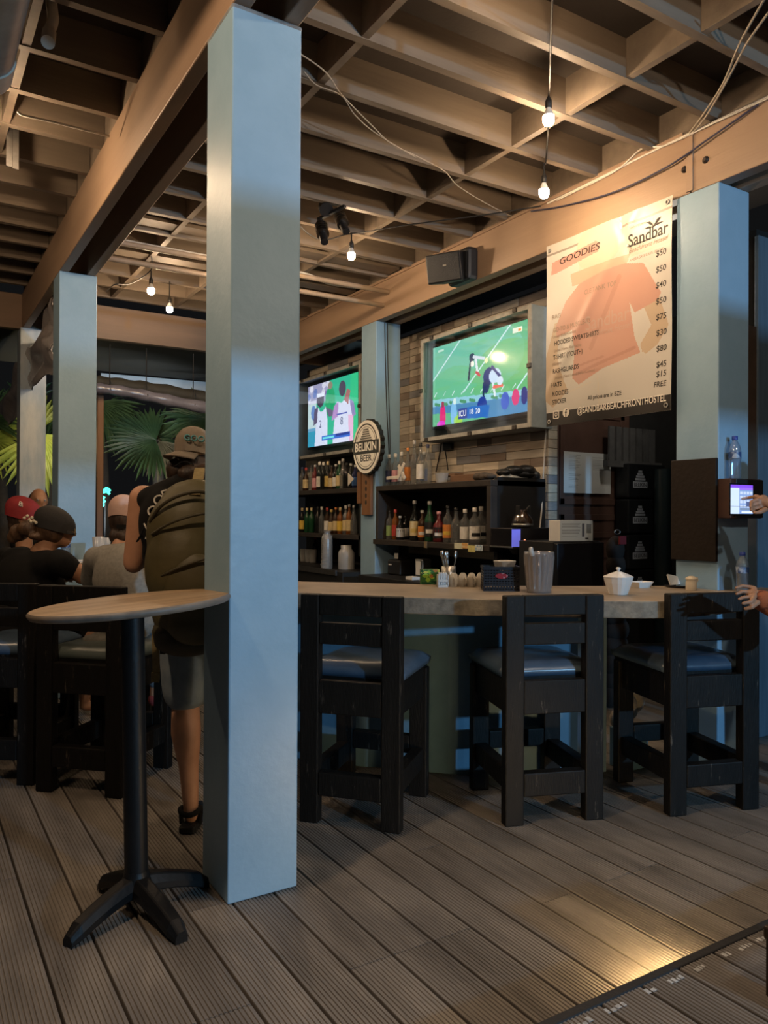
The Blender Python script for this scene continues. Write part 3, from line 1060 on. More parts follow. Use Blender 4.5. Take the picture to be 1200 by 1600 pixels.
pn = thing('paper_pennant', (XS+0.03, by(548, XS), 1.80), 'small cream triangle pennant in front of the upper shelf bottles', 'pennant')
ya, yb_ = by(543.5, XS+0.02), by(552.5, XS+0.02)
MB().prism([(ya, 1.70), (ya, 1.83), (yb_, 1.765)], 0, 0.006, M=Matrix(((0, 0, 1, XS+0.02), (1, 0, 0, 0), (0, 1, 0, 0), (0, 0, 0, 1)))).build('sheet', CUT, pn)

# ---- things on top of the unit, right part
WOODP = mat('varnished_offcut', (0.20, 0.11, 0.06), 0.55, col2=(0.13, 0.07, 0.04), scale=8, stretch=(1, 0.2, 1))
MB().lathe([(0.045, 0), (0.058, 0.075), (0.06, 0.085)], (XS+0.10, by(690, XS+0.1), 1.681), 16).build('plastic_tub', G_PLASTIC, label='small clear plastic tub on top of the shelf unit', cat='tub')
MB().box((XS+0.14, by(752, XS+0.14), 1.681), (XS+0.26, by(703, XS+0.14), 1.745)).build('wooden_board', WOODP, bevel=0.004, label='flat brown board lying on top of the shelf unit', cat='board')
MB().box((XS+0.20, by(710, XS+0.2), 1.746), (XS+0.30, by(680, XS+0.2), 1.766)).build('wooden_board', WOODP, bevel=0.004, label='thin narrow board resting behind the plastic tub', cat='board')
b = MB()
ya, yb_ = by(769, XS+0.1), by(748, XS+0.1)
for k in range(6):
    b.ell((XS+0.08+0.02*(k % 2), ya+(yb_-ya)*k/5, 1.712), (0.05, 0.05, 0.022+0.006*(k % 3)), n=10, m=6)
b.build('folded_cloth', mat('brown_cloth', (0.10, 0.075, 0.055), 0.9, col2=(0.06, 0.05, 0.04), scale=20, bump=0.5), label='crumpled brown cloth at the front corner of the shelf unit', cat='cloth')
b = MB()
P0 = at(770, 745, X=4.05)
p = [(4.0, 4.66, 1.70), (4.0, 4.30+0.33, 1.70)]
b.prism([(0, 0), (0.30, 0), (0.27, 0.05), (0.20, 0.045), (0.12, 0.055)], 0, 0.012, M=plane_frame((3.92, 4.66, 1.702), (0.92, 0, 0.0), (-0.1, 0.2, 0.9)))
b.build('paper_sheet', PAPER, label='white sheet of paper poking out on top of the shelf', cat='paper')
b = MB()
for k, (cx, cz, rx, rz) in enumerate(((3.99, 1.72, 0.06, 0.03), (4.10, 1.735, 0.10, 0.045), (4.22, 1.74, 0.10, 0.05), (4.30, 1.70, 0.06, 0.05), (4.20, 1.71, 0.14, 0.03))):
    b.ell((cx, 4.68, cz+0.022), (rx, 0.06, rz), n=12, m=8)
b.build('black_bag', mat('black_plastic_bag', (0.013, 0.013, 0.014), 0.4, bump=0.8, bscale=18), label='crumpled black bag lying on the end of the shelf unit', cat='bag')

# ================================================================== TELEVISIONS
BOXP = mat('grey_blue_box_paint', (0.25, 0.29, 0.30), 0.6, col2=(0.19, 0.22, 0.23), scale=6, bump=0.1)
FRAMEP = mat('pale_grey_frame_paint', (0.42, 0.42, 0.39), 0.6, col2=(0.30, 0.30, 0.28), scale=14, bump=0.15)
CLIP = mat('dark_metal_clip', (0.05, 0.045, 0.04), 0.4, 0.5, col2=(0.12, 0.11, 0.1), scale=50)


def tv(label, y0, y1, z0, z1, sy0, sy1, sz0, sz1, canvas, shelf_label, depth=0.22):
    xf, xb = XW-0.008-depth, XW-0.008
    t = thing('tv_cabinet', (xb, (y0+y1)/2, z0), shelf_label, 'cabinet')
    th = 0.022
    MB().box((xf, y0, z0), (xb, y0+th, z1)).build('side_panel', BOXP, t, bevel=0.003)
    MB().box((xf, y1-th, z0), (xb, y1, z1)).build('side_panel', BOXP, t, bevel=0.003)
    MB().box((xf, y0+th, z1-th), (xb, y1-th, z1)).build('top_panel', BOXP, t, bevel=0.003)
    MB().box((xf, y0+th, z0), (xb, y1-th, z0+th)).build('bottom_panel', BOXP, t, bevel=0.003)
    MB().box((xb-0.012, y0+th, z0+th), (xb, y1-th, z1-th)).build('back_panel', BOXP, t)
    fw = 0.035
    for lo, hi in (((y0-0.004, z0), (y0+fw, z1)), ((y1-fw, z0), (y1+0.004, z1)), ((y0+fw, z1-fw), (y1-fw, z1)), ((y0+fw, z0), (y1-fw, z0+fw))):
        MB().box((xf-0.014, lo[0], lo[1]), (xf, hi[0], hi[1])).build('frame_strip', FRAMEP, t, bevel=0.002)
    MB().box((xf-0.003, y0+fw, z0+fw), (xf, y1-fw, z1-fw)).build('clear_cover', G_PANE, t)
    for yy, zz in [(y0+(y1-y0)*q, z1-0.012) for q in (0.12, 0.5, 0.88)]+[(y0+(y1-y0)*q, z0+0.014) for q in (0.12, 0.5, 0.93)]+[(y0+0.01, (z0+z1)/2), (y1-0.01, (z0+z1)/2)]:
        MB().box((xf-0.030, yy-0.022, zz-0.018), (xf-0.010, yy+0.022, zz+0.018)).build('clip', CLIP, t, bevel=0.004)
    s = thing('television', (xb-0.12, (sy0+sy1)/2, sz0), label, 'television')
    MB().box((xb-0.130, sy0-0.012, sz0-0.03), (xb-0.02, sy1+0.012, sz1+0.02)).build('bezel', BLACKGLOSS, s, bevel=0.004)
    canvas.sheet('screen', vcol_mat('lit_screen', 0.2, TV_EMIT), s, lambda u, v: (xb-0.1315, sy1+(sy0-sy1)*u, sz1+(sz0-sz1)*v))
    MB().box((xb-0.02, (sy0+sy1)/2-0.2, (sz0+sz1)/2-0.15), (xb-0.013, (sy0+sy1)/2+0.2, (sz0+sz1)/2+0.15)).build('wall_mount', BLACK, s)
    return t, s


TV_EMIT = 1.35
g = srgb
# football picture
c = Canvas(192, 108, g(96, 182, 138))
c.ell(0.42, 0.30, 0.55, 0.45, g(116, 196, 176), 0.75)
c.ell(0.80, 0.55, 0.35, 0.40, g(104, 182, 104), 0.6)
c.ell(0.25, 0.60, 0.30, 0.3, g(100, 188, 124), 0.5)
for k in range(60):
    c.ell(random.random(), random.random()*0.65, random.uniform(0.03, 0.10), random.uniform(0.01, 0.03), g(random.randint(90, 122), random.randint(178, 200), random.randint(110, 175)), 0.25)
for x0, y0, x1, y1 in ((0.0, 0.42, 0.32, 0.0), (0.36, 0.64, 0.84, 0.0), (0.88, 0.76, 1.0, 0.58)):
    c.line(x0, y0, x1, y1, 0.010, g(205, 235, 240))
for k in range(9):
    c.line(0.02+k*0.105, 0.625+0.012*k, 0.05+k*0.105, 0.575+0.012*k, 0.006, g(215, 238, 240))
c.poly([(0, 0.66), (1, 0.76), (1, 0.83), (0, 0.76)], g(150, 205, 225), 0.9)
c.poly([(0, 0.75), (1, 0.82), (1, 1), (0, 1)], g(70, 120, 190), 0.8)
c.poly([(0, 0.84), (0.6, 0.90), (0.6, 1), (0, 1)], g(100, 190, 120), 0.8)
for x, s in ((0.03, 1), (0.12, 1), (0.21, 1), (0.33, 1), (0.43, 1), (0.66, 1), (0.74, 1)):
    c.line(x, 0.72+x*0.07, x+0.05, 0.74+x*0.07, 0.022, g(80, 150, 110))
# players
c.line(0.44, 0.26, 0.415, 0.50, 0.020, g(30, 50, 80))
c.ell(0.45, 0.25, 0.030, 0.05, g(50, 70, 95))
c.line(0.49, 0.28, 0.51, 0.44, 0.022, g(225, 235, 240))
c.line(0.47, 0.25, 0.58, 0.30, 0.020, g(215, 225, 235))
c.ell(0.455, 0.33, 0.020, 0.035, g(255, 250, 235))
c.ell(0.60, 0.33, 0.018, 0.030, g(255, 250, 190))
c.line(0.50, 0.44, 0.53, 0.48, 0.02, g(200, 80, 90))
c.ell(0.63, 0.52, 0.060, 0.10, g(35, 60, 120))
c.ell(0.60, 0.63, 0.035, 0.08, g(30, 50, 100))
c.ell(0.69, 0.53, 0.060, 0.085, g(205, 225, 245))
c.line(0.66, 0.42, 0.74, 0.55, 0.02, g(60, 70, 130))
c.line(0.67, 0.62, 0.69, 0.75, 0.02, g(225, 235, 245))
c.line(0.68, 0.66, 0.76, 0.66, 0.022, g(235, 110, 90))
c.line(0.57, 0.68, 0.58, 0.78, 0.02, g(25, 45, 85))
c.ell(0.74, 0.60, 0.03, 0.05, g(215, 230, 245))
c.ell(0.12, 0.90, 0.035, 0.16, g(225, 40, 120))
c.ell(0.12, 0.74, 0.018, 0.04, g(160, 60, 90))
c.ell(0.25, 0.88, 0.035, 0.16, g(130, 190, 235))
c.ell(0.26, 0.73, 0.018, 0.04, g(220, 240, 235))
c.ell(0.56, 0.84, 0.05, 0.10, g(30, 60, 150))
c.ell(0.79, 0.84, 0.04, 0.10, g(60, 90, 190))
c.ell(0.89, 0.82, 0.035, 0.09, g(215, 60, 120))
c.ell(0.97, 0.82, 0.03, 0.10, g(35, 45, 120))
c.ell(0.30, 0.97, 0.05, 0.06, g(170, 220, 40), 0.8)
c.ell(0.10, 0.99, 0.05, 0.05, g(230, 60, 220), 0.8)
c.poly([(0.30, 0.83), (0.46, 0.84), (0.46, 0.97), (0.30, 0.96)], g(45, 70, 150))
c.poly([(0.40, 0.83), (0.64, 0.85), (0.62, 0.99), (0.40, 0.97)], g(30, 105, 190))
c.rect(0.86, 0.06, 0.95, 0.115, g(235, 240, 220))
c.rect(0.91, 0.075, 0.94, 0.10, g(235, 140, 60))
c.rect(0.06, 0.05, 0.13, 0.075, g(215, 240, 225), 0.7)
tvA = c
p_tl, p_br = at(677, 541, X=4.30), at(826, 642, X=4.30)
t2, s2_ = tv('big television showing a football game on green turf', 4.545, 6.055, 2.095, 3.055, 4.69, 6.0, 2.24, 2.98, tvA, 'grey painted box with clear cover around the big television')
xs = XW-0.008-0.1322
SW = mat('screen_white', (1, 1, 1), emit=(0.95, 0.98, 1.0), estr=1.0)


def on_tv(name, s, u, v, size, y0, y1, z0, z1, par, wd=None):
    o = Vector((xs, y1+(y0-y1)*u, z1+(z0-z1)*v))
    text(name, s, size, FACE_MX(o), SW, par, extrude=0.0003, width=wd)


on_tv('lettering', 'ICU', 0.35, 0.90, 0.075, 4.69, 6.0, 2.24, 2.98, s2_, 0.10)
on_tv('lettering', '18', 0.445, 0.895, 0.065, 4.69, 6.0, 2.24, 2.98, s2_)
on_tv('lettering', '20', 0.515, 0.90, 0.065, 4.69, 6.0, 2.24, 2.98, s2_)
# basketball picture
c = Canvas(120, 96, g(52, 190, 150))
c.rect(0, 0.0, 0.45, 0.30, g(190, 150, 215), 0.7)
for k in range(14):
    c.ell(random.random()*0.5, random.random()*0.25, 0.04, 0.05, g(*random.choice(((230, 190, 240), (90, 120, 190), (235, 235, 250), (150, 90, 160)))), 0.8)
c.rect(0.86, 0, 1, 1, g(56, 200, 140))
c.rect(0.0, 0.25, 0.18, 0.75, g(235, 240, 255), 0.7)
c.ell(0.12, 0.45, 0.05, 0.12, g(60, 110, 200), 0.8)
c.rect(0, 0.70, 0.25, 1, g(60, 150, 200), 0.8)
c.ell(0.47, 0.33, 0.10, 0.24, g(30, 170, 110))
c.ell(0.47, 0.08, 0.045, 0.06, g(150, 140, 120))
# player one
c.ell(0.27, 0.27, 0.075, 0.115, g(70, 62, 84))
c.rect(0.20, 0.16, 0.35, 0.215, g(235, 240, 255))
c.poly([(0.22, 0.38), (0.17, 0.70), (0.15, 1.0), (0.42, 1.0), (0.42, 0.62), (0.38, 0.40), (0.32, 0.46), (0.27, 0.46)], g(225, 232, 255))
c.poly([(0.14, 0.40), (0.22, 0.36), (0.20, 0.62), (0.12, 0.66)], g(100, 90, 120))
c.poly([(0.38, 0.40), (0.52, 0.48), (0.62, 0.50), (0.60, 0.58), (0.44, 0.56)], g(110, 98, 130))
# player two
c.ell(0.71, 0.18, 0.065, 0.12, g(80, 72, 92))
c.poly([(0.60, 0.36), (0.55, 0.70), (0.52, 1.0), (0.92, 1.0), (0.92, 0.62), (0.84, 0.36), (0.76, 0.34), (0.70, 0.40)], g(228, 232, 255))
c.poly([(0.55, 0.42), (0.64, 0.36), (0.62, 0.60), (0.50, 0.64)], g(190, 150, 210))
c.poly([(0.84, 0.36), (0.92, 0.42), (0.96, 0.62), (0.90, 0.66)], g(150, 140, 190))
c.poly([(0.74, 0.36), (0.80, 0.20), (0.86, 0.24), (0.82, 0.44)], g(175, 110, 110))
c.poly([(0.82, 0.60), (0.92, 0.62), (0.92, 1.0), (0.84, 1.0)], g(245, 170, 210), 0.7)
c.rect(0.60, 0.55, 0.80, 0.575, g(90, 100, 190))
c.rect(0.30, 0.85, 0.86, 0.93, g(60, 110, 215))
c.rect(0.58, 0.855, 0.84, 0.895, g(40, 60, 150))
c.rect(0.32, 0.88, 0.55, 0.91, g(120, 235, 245))
t1, s1_ = tv('smaller television showing basketball players in white', 7.20, 8.80, 2.09, 3.055, 7.42, 8.66, 2.235, 2.98, c, 'grey painted box with clear cover around the basketball television')
xs = XW-0.008-0.1322
NUM = mat('screen_navy', (0.01, 0.02, 0.1), emit=(0.05, 0.06, 0.20), estr=1.0)
text('lettering', '2', 0.13, FACE_MX(Vector((xs, 8.66-1.24*0.27, 2.98-0.745*0.66))), NUM, s1_, extrude=0.0003)
text('lettering', '8', 0.13, FACE_MX(Vector((xs, 8.66-1.24*0.70, 2.98-0.745*0.68))), NUM, s1_, extrude=0.0003)

# ================================================================== BELIKIN SIGN
CR = mat('sign_cream', (0.82, 0.80, 0.74), 0.3, col2=(0.78, 0.76, 0.70), scale=6)
BK = mat('sign_black', (0.014, 0.014, 0.014), 0.4)
p = at(551, 697, X=3.72)
q = at(593.5, 697, X=3.72)
cyy = (p.y+q.y)/2
czz = (at(573, 655, X=3.72).z+at(573, 741, X=3.72).z)/2
rad = (p.y-q.y)/2
sg = thing('beer_sign', (3.74, cyy, czz), 'round bottle-cap beer sign in cream and black above the wooden boards', 'sign')
print('sign', cyy, czz, rad)
rz_ = (at(573, 655, X=3.72).z-at(573, 741, X=3.72).z)/2
Mx = lambda dx: Matrix(((0, 0, -1, 3.74+dx), (-1, 0, 0, cyy), (0, rz_/rad, 0, czz), (0, 0, 0, 1)))


def disc(r_, z0, z1, name, mt, par, n=48, inner=None, crimp=0.0):
    b_ = MB()
    ro = [(r_*(1+(crimp*math.cos(24*2*PI*k/n*0.5*2) if crimp else 0))*math.cos(2*PI*k/n), r_*(1+(crimp*math.cos(24*2*PI*k/n) if crimp else 0))*math.sin(2*PI*k/n)) for k in range(n)]
    if inner is None:
        b_.prism(ro, z0, z1)
    else:
        ri = [(inner*math.cos(2*PI*k/n), inner*math.sin(2*PI*k/n)) for k in range(n)]
        vs = [(x, y, z1) for x, y in ro]+[(x, y, z1) for x, y in ri]+[(x, y, z0) for x, y in ro]+[(x, y, z0) for x, y in ri]
        fs = []
        for k in range(n):
            j = (k+1) % n
            fs += [(k, j, n+j, n+k), (2*n+k, 2*n+j, j, k), (n+k, n+j, 3*n+j, 3*n+k)]
        b_.add(vs, fs)
    b_.v = [tuple(Mx(0) @ Vector(v)) for v in b_.v]
    return b_.build(name, mt, par)


disc(rad*1.0, -0.035, 0.008, 'crimped_rim', BK, sg, n=96, crimp=0.028)
face = disc(rad*0.965, 0.008, 0.020, 'face', CR, sg)
disc(rad*0.85, 0.020, 0.0215, 'ring', BK, sg, inner=rad*0.80)
disc(rad*0.74, 0.020, 0.0212, 'ring', mat('sign_grey', (0.25, 0.24, 0.22), 0.4), sg, inner=rad*0.715)
b = MB()
b.prism([(-rad*0.93, -rad*0.25), (rad*0.93, -rad*0.25), (rad*0.93, rad*0.22), (-rad*0.93, rad*0.22)], 0.020, 0.0235)
b.v = [tuple(Mx(0) @ Vector(v)) for v in b.v]
b.build('band', BK, sg)
S3 = Matrix.Diagonal((1, rz_/rad, 1, 1))
fr = lambda dy, dz, off: plane_frame(Vector((3.74-off, cyy-dy, czz+dz)), (0, -1, 0), (0, 0, 1))
text('lettering', 'BELIKIN', 0.112, fr(0, -0.01*rad, 0.0238), CR, sg, width=rad*1.55, bold=0.02)
text('lettering', 'BEER', 0.085, fr(0, -rz_*0.42, 0.0202), BK, sg, width=rad*0.82, bold=0.02)
# stepped temple emblem above the band
b = MB()
for k, (w_, z0) in enumerate(((0.95, 0.20), (0.80, 0.28), (0.66, 0.36), (0.50, 0.44), (0.46, 0.52), (0.38, 0.60))):
    b.box((3.74-0.0225, cyy-rad*w_*0.5, czz+rz_*z0), (3.74-0.020, cyy+rad*w_*0.5, czz+rz_*(z0+0.055)))
b.build('emblem', mat('emblem_grey', (0.13, 0.125, 0.115), 0.6), sg)
BRW = mat('sign_board_wood', (0.26, 0.125, 0.055), 0.5, col2=(0.17, 0.08, 0.035), scale=6, stretch=(1, 2, 0.2), bump=0.1)
for k, (xa, xb_, ya, yb_, hl) in enumerate(((567, 581, 738, 805, True), (559.5, 565.5, 738, 787, False))):
    A = at(xa, ya, X=3.79)
    B = at(xb_, yb_, X=3.79)
    z1_ = A.z
    z0_ = at(xa, yb_, X=3.79).z
    o = thing('wooden_board', (3.79, (A.y+B.y)/2, z0_), 'brown board with four dark oval holes below the beer sign' if hl else 'narrow brown board hanging behind the holed board', 'board')
    MB().box((3.775, B.y, z0_), (3.805, A.y, z1_)).build('plank', BRW, o, bevel=0.006)
    if hl:
        for j in range(4):
            zc = z1_+(z0_-z1_)*(0.24+0.155*j)
            bb = MB()
            bb.lathe([(0.024, 0), (0.024, 0.003)], ((3.7755, (A.y+B.y)/2, zc)), 14, M=Matrix.Rotation(-PI/2, 4, 'Y') @ Matrix.Diagonal((0.92, 0.62, 1, 1)))
            bb.build('hole', BK, o)

# ================================================================== STRING LIGHTS, CABLES, FIXTURES UNDER THE ROOF
BULB = mat('glowing_bulb', (1, 0.9, 0.7), emit=(1.0, 0.70, 0.43), estr=600)
SOCK = mat('black_socket', (0.02, 0.018, 0.016), 0.5)


def bulb(p, label, drop=0.05):
    t = thing('light_bulb', p, label, 'light bulb', 'bulbs of the string lights')
    pr = [(0.010, -0.046), (0.020, -0.042), (0.028, -0.030), (0.031, -0.012), (0.0295, 0.004)]
    MB().lathe(pr, (0, 0, 0), 16).build('glass', BULB, t, local=True)
    MB().lathe([(0.030, 0.0042), (0.029, 0.008), (0.022, 0.026), (0.0145, 0.040), (0.0135, 0.048)], (0, 0, 0), 16).build('bulb_neck', WHITE, t, local=True)
    MB().lathe([(0.0145, 0.046), (0.0185, 0.050), (0.0185, 0.085), (0.012, 0.095), (0.006, 0.11), (0.0055, 0.11+drop)], (0, 0, 0), 12).build('socket', SOCK, t, local=True)
    return t


B1 = at(857, 183, Z=3.50)
B2 = at(850, 298, Z=3.385)
B3 = at(549, 397, Z=3.42)
B4 = at(236, 452, Z=3.36)
B5 = at(265, 481, Z=3.36)
B6 = at(-14, 208, Z=3.42)
bulb(B1, 'glowing bulb on the cord just above the other bulb near the banner', 0.0)
bulb(B2, 'glowing bulb hanging at the beam top above the banner', 0.05)
bulb(B3, 'glowing bulb beside the twin spotlights', 0.05)
bulb(B4, 'upper of the two glowing bulbs beyond the diners', 0.05)
bulb(B5, 'lower of the two glowing bulbs beyond the diners', 0.14)
bulb(B6, 'glowing bulb by the grey duct', 0.09)
bulb(at(415, 402, Z=3.42), 'glowing bulb hidden behind the front column', 0.05)
bulb(at(866, -30, Z=3.46), 'glowing bulb on the cord nearest the photographer', 0.02)


def cord(name, pts, r, mt, label, cat='cable', n=6):
    return MB().tube(spline(pts, 6), r, n).build(name, mt, label=label, cat=cat)


cord('festoon_cable', [at(866, -60, Z=3.585), at(862, 20, Z=3.58), at(860, 78, Z=3.593), B1+Vector((-0.06, -0.07, 0.10)), B1+Vector((0.0, 0, 0.115)), at(858, 177, Z=3.593), at(853, 252, Z=3.593), B2+Vector((0, 0, 0.15)), at(852, 312, X=3.795)], 0.005, CABLE_B, 'thin cord carrying the two bulbs towards the banner')
B3t = B3+Vector((0, 0, 0.16))
cord('festoon_cable', [(1.28, 3.9, 3.53), at(480, 364, Z=3.53), B3t, at(640, 351, Z=3.585), at(755, 336, Z=3.585), at(845, 322, X=3.80)], 0.0055, CABLE_B, 'black cord stretched past the spotlights to the beam')
cord('festoon_cable', [at(166, 455, Z=3.40), at(175, 447, Z=3.36), at(182, 444, Z=3.36), at(205, 443, Z=3.40), B4+Vector((0, 0, 0.17)), at(236, 400, Z=3.6)], 0.005, CABLE_B, 'looped black cord above the upper far bulb')
cord('ceiling_cable', [(1.29, 3.26, 3.59), at(500, 105, Z=3.59), at(533, 147, Z=3.593), at(580, 195, Z=3.57), at(612, 225, Z=3.57), at(651, 244, Z=3.59), at(694, 267, Z=3.59), at(715, 290, Z=3.57), at(760, 318, Z=3.585), at(800, 338, X=3.80)], 0.0036, mat('dusty_cable', (0.30, 0.26, 0.21), 0.6, col2=(0.22, 0.19, 0.15), scale=20), 'pale cable looping under the joists beside the front column')
cord('ceiling_cable', [at(475, 112, Z=3.59), at(495, 133, Z=3.57), at(533, 149, Z=3.590), at(555, 180, Z=3.54), at(590, 210, Z=3.55), at(650, 246, Z=3.585)], 0.003, MATS['dusty_cable'], 'second pale cable twisted below the looping one')
cord('ceiling_cable', [at(1205, -20, Z=3.59), at(1165, 50, Z=3.57), at(1150, 82, Z=3.59), at(1130, 130, Z=3.56), at(1098, 180, Z=3.59), at(1077, 208, X=3.80)], 0.006, MATS['dusty_cable'], 'pale cable dropping from the joists to the beam at the end')
cord('ceiling_cable', [at(1215, 0, Z=3.58), at(1172, 60, Z=3.56), at(1156, 88, Z=3.58), at(1128, 140, Z=3.55), at(1103, 182, Z=3.58), at(1084, 206, X=3.80)], 0.006, MATS['dusty_cable'], 'twin pale cable hanging just beside the first at the end')
cord('beam_cable', [at(855, 318, X=3.803), at(935, 279, X=3.800), at(1010, 241, X=3.803), at(1100, 198, X=3.800), at(1210, 146, X=3.80)], 0.007, CABLE_W, 'white cable lying along the top edge of the bar beam')
cord('beam_cable', [at(870, 313, X=3.795), at(960, 268, X=3.795), at(1003, 232, X=3.78), at(1040, 227, X=3.795), at(1120, 190, X=3.795), at(1210, 149, X=3.795)], 0.005, CABLE_W, 'loose white cable bowing above the beam cable')
cord('beam_cable', [at(830, 330, X=3.795), at(880, 322, X=3.79), at(960, 300, X=3.785), at(1040, 262, X=3.785), at(1110, 215, X=3.785), at(1185, 163, X=3.795)], 0.0055, mat('navy_cable', (0.02, 0.02, 0.05), 0.5, col2=(0.03, 0.03, 0.06), scale=20), 'dark blue cable sagging across the beam face')
cord('wall_cable', [at(853, 668, X=4.36), at(850, 720, X=4.36), at(847, 770, X=4.35), at(846, 800, X=4.33), at(842, 840, X=4.30), at(841, 880, X=4.28)], 0.007, CABLE_W, 'white cable hanging down in front of the tiled wall end')
cord('wall_cable', [(3.90, 6.312, 3.24), (3.91, 6.313, 2.9), (3.93, 6.313, 2.4), (3.955, 6.312, 2.0), (3.955, 6.312, 1.70)], 0.004, CABLE_B, 'thin dark cable running down the column beside the big television')
cord('wall_cable', [(3.93, 6.313, 3.24), (3.94, 6.314, 2.8), (3.965, 6.314, 2.2), (3.97, 6.314, 1.72)], 0.0035, CABLE_B, 'second thin dark cable down the column beside the big television')
cord('ceiling_cable', [at(28, 174, Y=4.41), at(36, 180, Y=4.41), at(80, 190, Y=4.41), at(132, 203, Y=4.41), at(171, 213, Y=4.41)], 0.006, CABLE_W, 'white cable clipped along the joist by the grey duct')
cord('tv_cable', [at(690, 690, X=4.36), at(686, 715, X=4.36), at(681, 738, X=4.34)], 0.006, CABLE_B, 'black cable hanging under the big television cabinet')
cord('tv_cable', [at(692, 690, X=4.36), at(697, 712, X=4.36), at(700, 735, X=4.34)], 0.006, CABLE_B, 'second black cable under the big television cabinet')
b = MB()
b.box((4.33, by(706, 4.35), 2.02), (4.372, by(694, 4.35), 2.08))
b.build('plug', BLACK, bevel=0.006, label='black plug on the tiles under the big television', cat='plug')
# conduits at the back of the ceiling
for (xa, ya), lab in (((606, 456), 'upper plastic conduit running into the bar beam'), ((598, 477), 'lower plastic conduit running into the bar beam')):
    p = at(xa, ya, X=3.80)
    MB().cyl((1.28, p.y, p.z), (3.808, p.y, p.z), 0.022, n=12).build('conduit', mat('painted_conduit', (0.33, 0.25, 0.18), 0.5, col2=(0.27, 0.2, 0.14), scale=10), label=lab, cat='pipe')
cord('conduit', [(1.3, 6.30, 3.56), (2.2, 6.30, 3.56), (3.0, 6.28, 3.56), (3.3, 6.26, 3.50), (3.78, 6.22, 3.52)], 0.012, CABLE_W, 'thin white conduit dipping behind the bulb by the spotlights', 'pipe')
# big duct and trap top left
du = thing('grey_duct', (0.30, 3.0, 3.34), 'fat grey plastic duct under the joists', 'pipe')
MB().cyl((0.30, 1.4, 3.455), (0.30, 3.86, 3.455), 0.118, n=24).build('duct_pipe', GREYPVC, du)
MB().cyl((0.30, 3.86, 3.455), (0.30, 4.03, 3.455), 0.126, n=24).build('duct_collar', WHITEPVC, du)
MB().cyl((0.30, 4.03, 3.455), (0.30, 4.07, 3.455), 0.105, 0.085, n=24).build('duct_end', GREYPVC, du)
q = at(80, 6, D=3.46)
tr = thing('drain_elbow', q, 'white plastic drain elbow hanging between the joists', 'pipe')
MB().tube(spline([Vector((q.x, q.y, 3.80)), q+Vector((0, 0, 0.02)), at(83, 30, D=3.44), at(78, 46, D=3.42), at(75, 58, D=3.38)], 5), 0.024, 14).build('pipe_bend', WHITEPVC, tr)
e0, e1 = at(77, 50, D=3.41), at(75, 66, D=3.34)
MB().cyl(e0, e1, 0.029, n=14).build('pipe_socket', WHITEPVC, tr)
# small metal straps hanging from the far-left joist
for k, (xx, yy) in enumerate(((14, 246), (24, 250))):
    a = at(xx, yy, Y=5.02)
    MB().box((a.x-0.016, 5.0, a.z-0.06), (a.x+0.016, 5.006, 3.66)).build('metal_strap', STEEL, label='pale metal strap under the joist, %s the duct' % ('nearer' if k == 0 else 'farther from'), cat='strap')
# speaker on the beam
c0 = at(704, 419, X=3.66)
sp = thing('speaker', c0, 'black loudspeaker mounted on the beam over the bar', 'speaker')
M = Matrix.Translation(c0) @ Matrix.Rotation(math.radians(28), 4, 'Z') @ Matrix.Rotation(math.radians(-14), 4, 'Y')
body = MB()
body.prism([(-0.13, -0.15), (-0.13, 0.15), (0.06, 0.10), (0.06, -0.10)], -0.11, 0.11, M=M)
body.build('cabinet', BLACK, sp, bevel=0.01)
MB().box((-0.136, -0.135, -0.098), (-0.129, 0.135, 0.098), M=M).build('grille', mat('speaker_grille', (0.025, 0.026, 0.027), 0.7, bump=0.5, bscale=300), sp)
MB().box((-0.14, -0.03, 0.01), (-0.1355, 0.0, 0.022), M=M).build('badge', STEEL, sp)
p1 = at(731, 418, X=3.79)
MB().box((3.70, p1.y-0.12, p1.z-0.13), (3.808, p1.y+0.16, p1.z+0.13)).build('mount', BLACK, sp, bevel=0.03)
# twin spotlights
a0, a1 = at(497, 343, Z=3.52), at(539, 322, Z=3.56)
sl_ = thing('twin_spotlight', at(515, 330, Z=3.6), 'twin black finned spotlights on a bar under the joist', 'spotlight')
MB().cyl(at(508, 323, Z=3.60), at(510, 328, Z=3.56), 0.05, n=16).build('base_plate', BLACK, sl_)
MB().beam(at(497, 343, Z=3.53), at(539, 322, Z=3.565), 0.025, 0.018).build('bar', BLACK, sl_)
for (xa, ya, xb_, yb_, D) in ((500, 344, 507, 378, 5.55), (527, 330, 541, 362, 5.75)):
    A, B = at(xa, ya, D=D), at(xb_, yb_, D=D-0.15)
    d = (B-A).normalized()
    hd = MB().cyl(A, A+d*0.06, 0.022, 0.030, n=14).build('head', BLACK, sl_)
    MB().cyl(A+d*0.05, B, 0.028, n=14).build('core', BLACK, hd)
    for k in range(5):
        c_ = A+d*(0.065+0.024*k)
        MB().cyl(c_, c_+d*0.010, 0.046, n=16).build('fin', mat('dark_chrome', (0.30, 0.27, 0.24), 0.3, 1.0, col2=(0.2, 0.18, 0.16), scale=20), hd)

# ================================================================== BANNER
XB = 3.785
yl, yr = 3.992, 2.957
zt, zb_ = 3.268, 2.020
bn = thing('banner', (XB, (yl+yr)/2, zb_), 'vinyl price banner hanging from the beam beside the end column', 'banner')


def ban(u, v, off=0.0):
    y = yl+(yr-yl)*u
    z = zt+(zb_-zt)*v
    wv = 0.006*math.sin(9*u+5*v)*math.sin(4*v+1)+0.010*math.exp(-((u-v*0.35-0.62)/0.035)**2)*math.exp(-(v/0.22)**2)-0.007*math.exp(-((u+v*0.9-0.75)/0.05)**2)
    return (XB-0.004+wv-off, y, z)


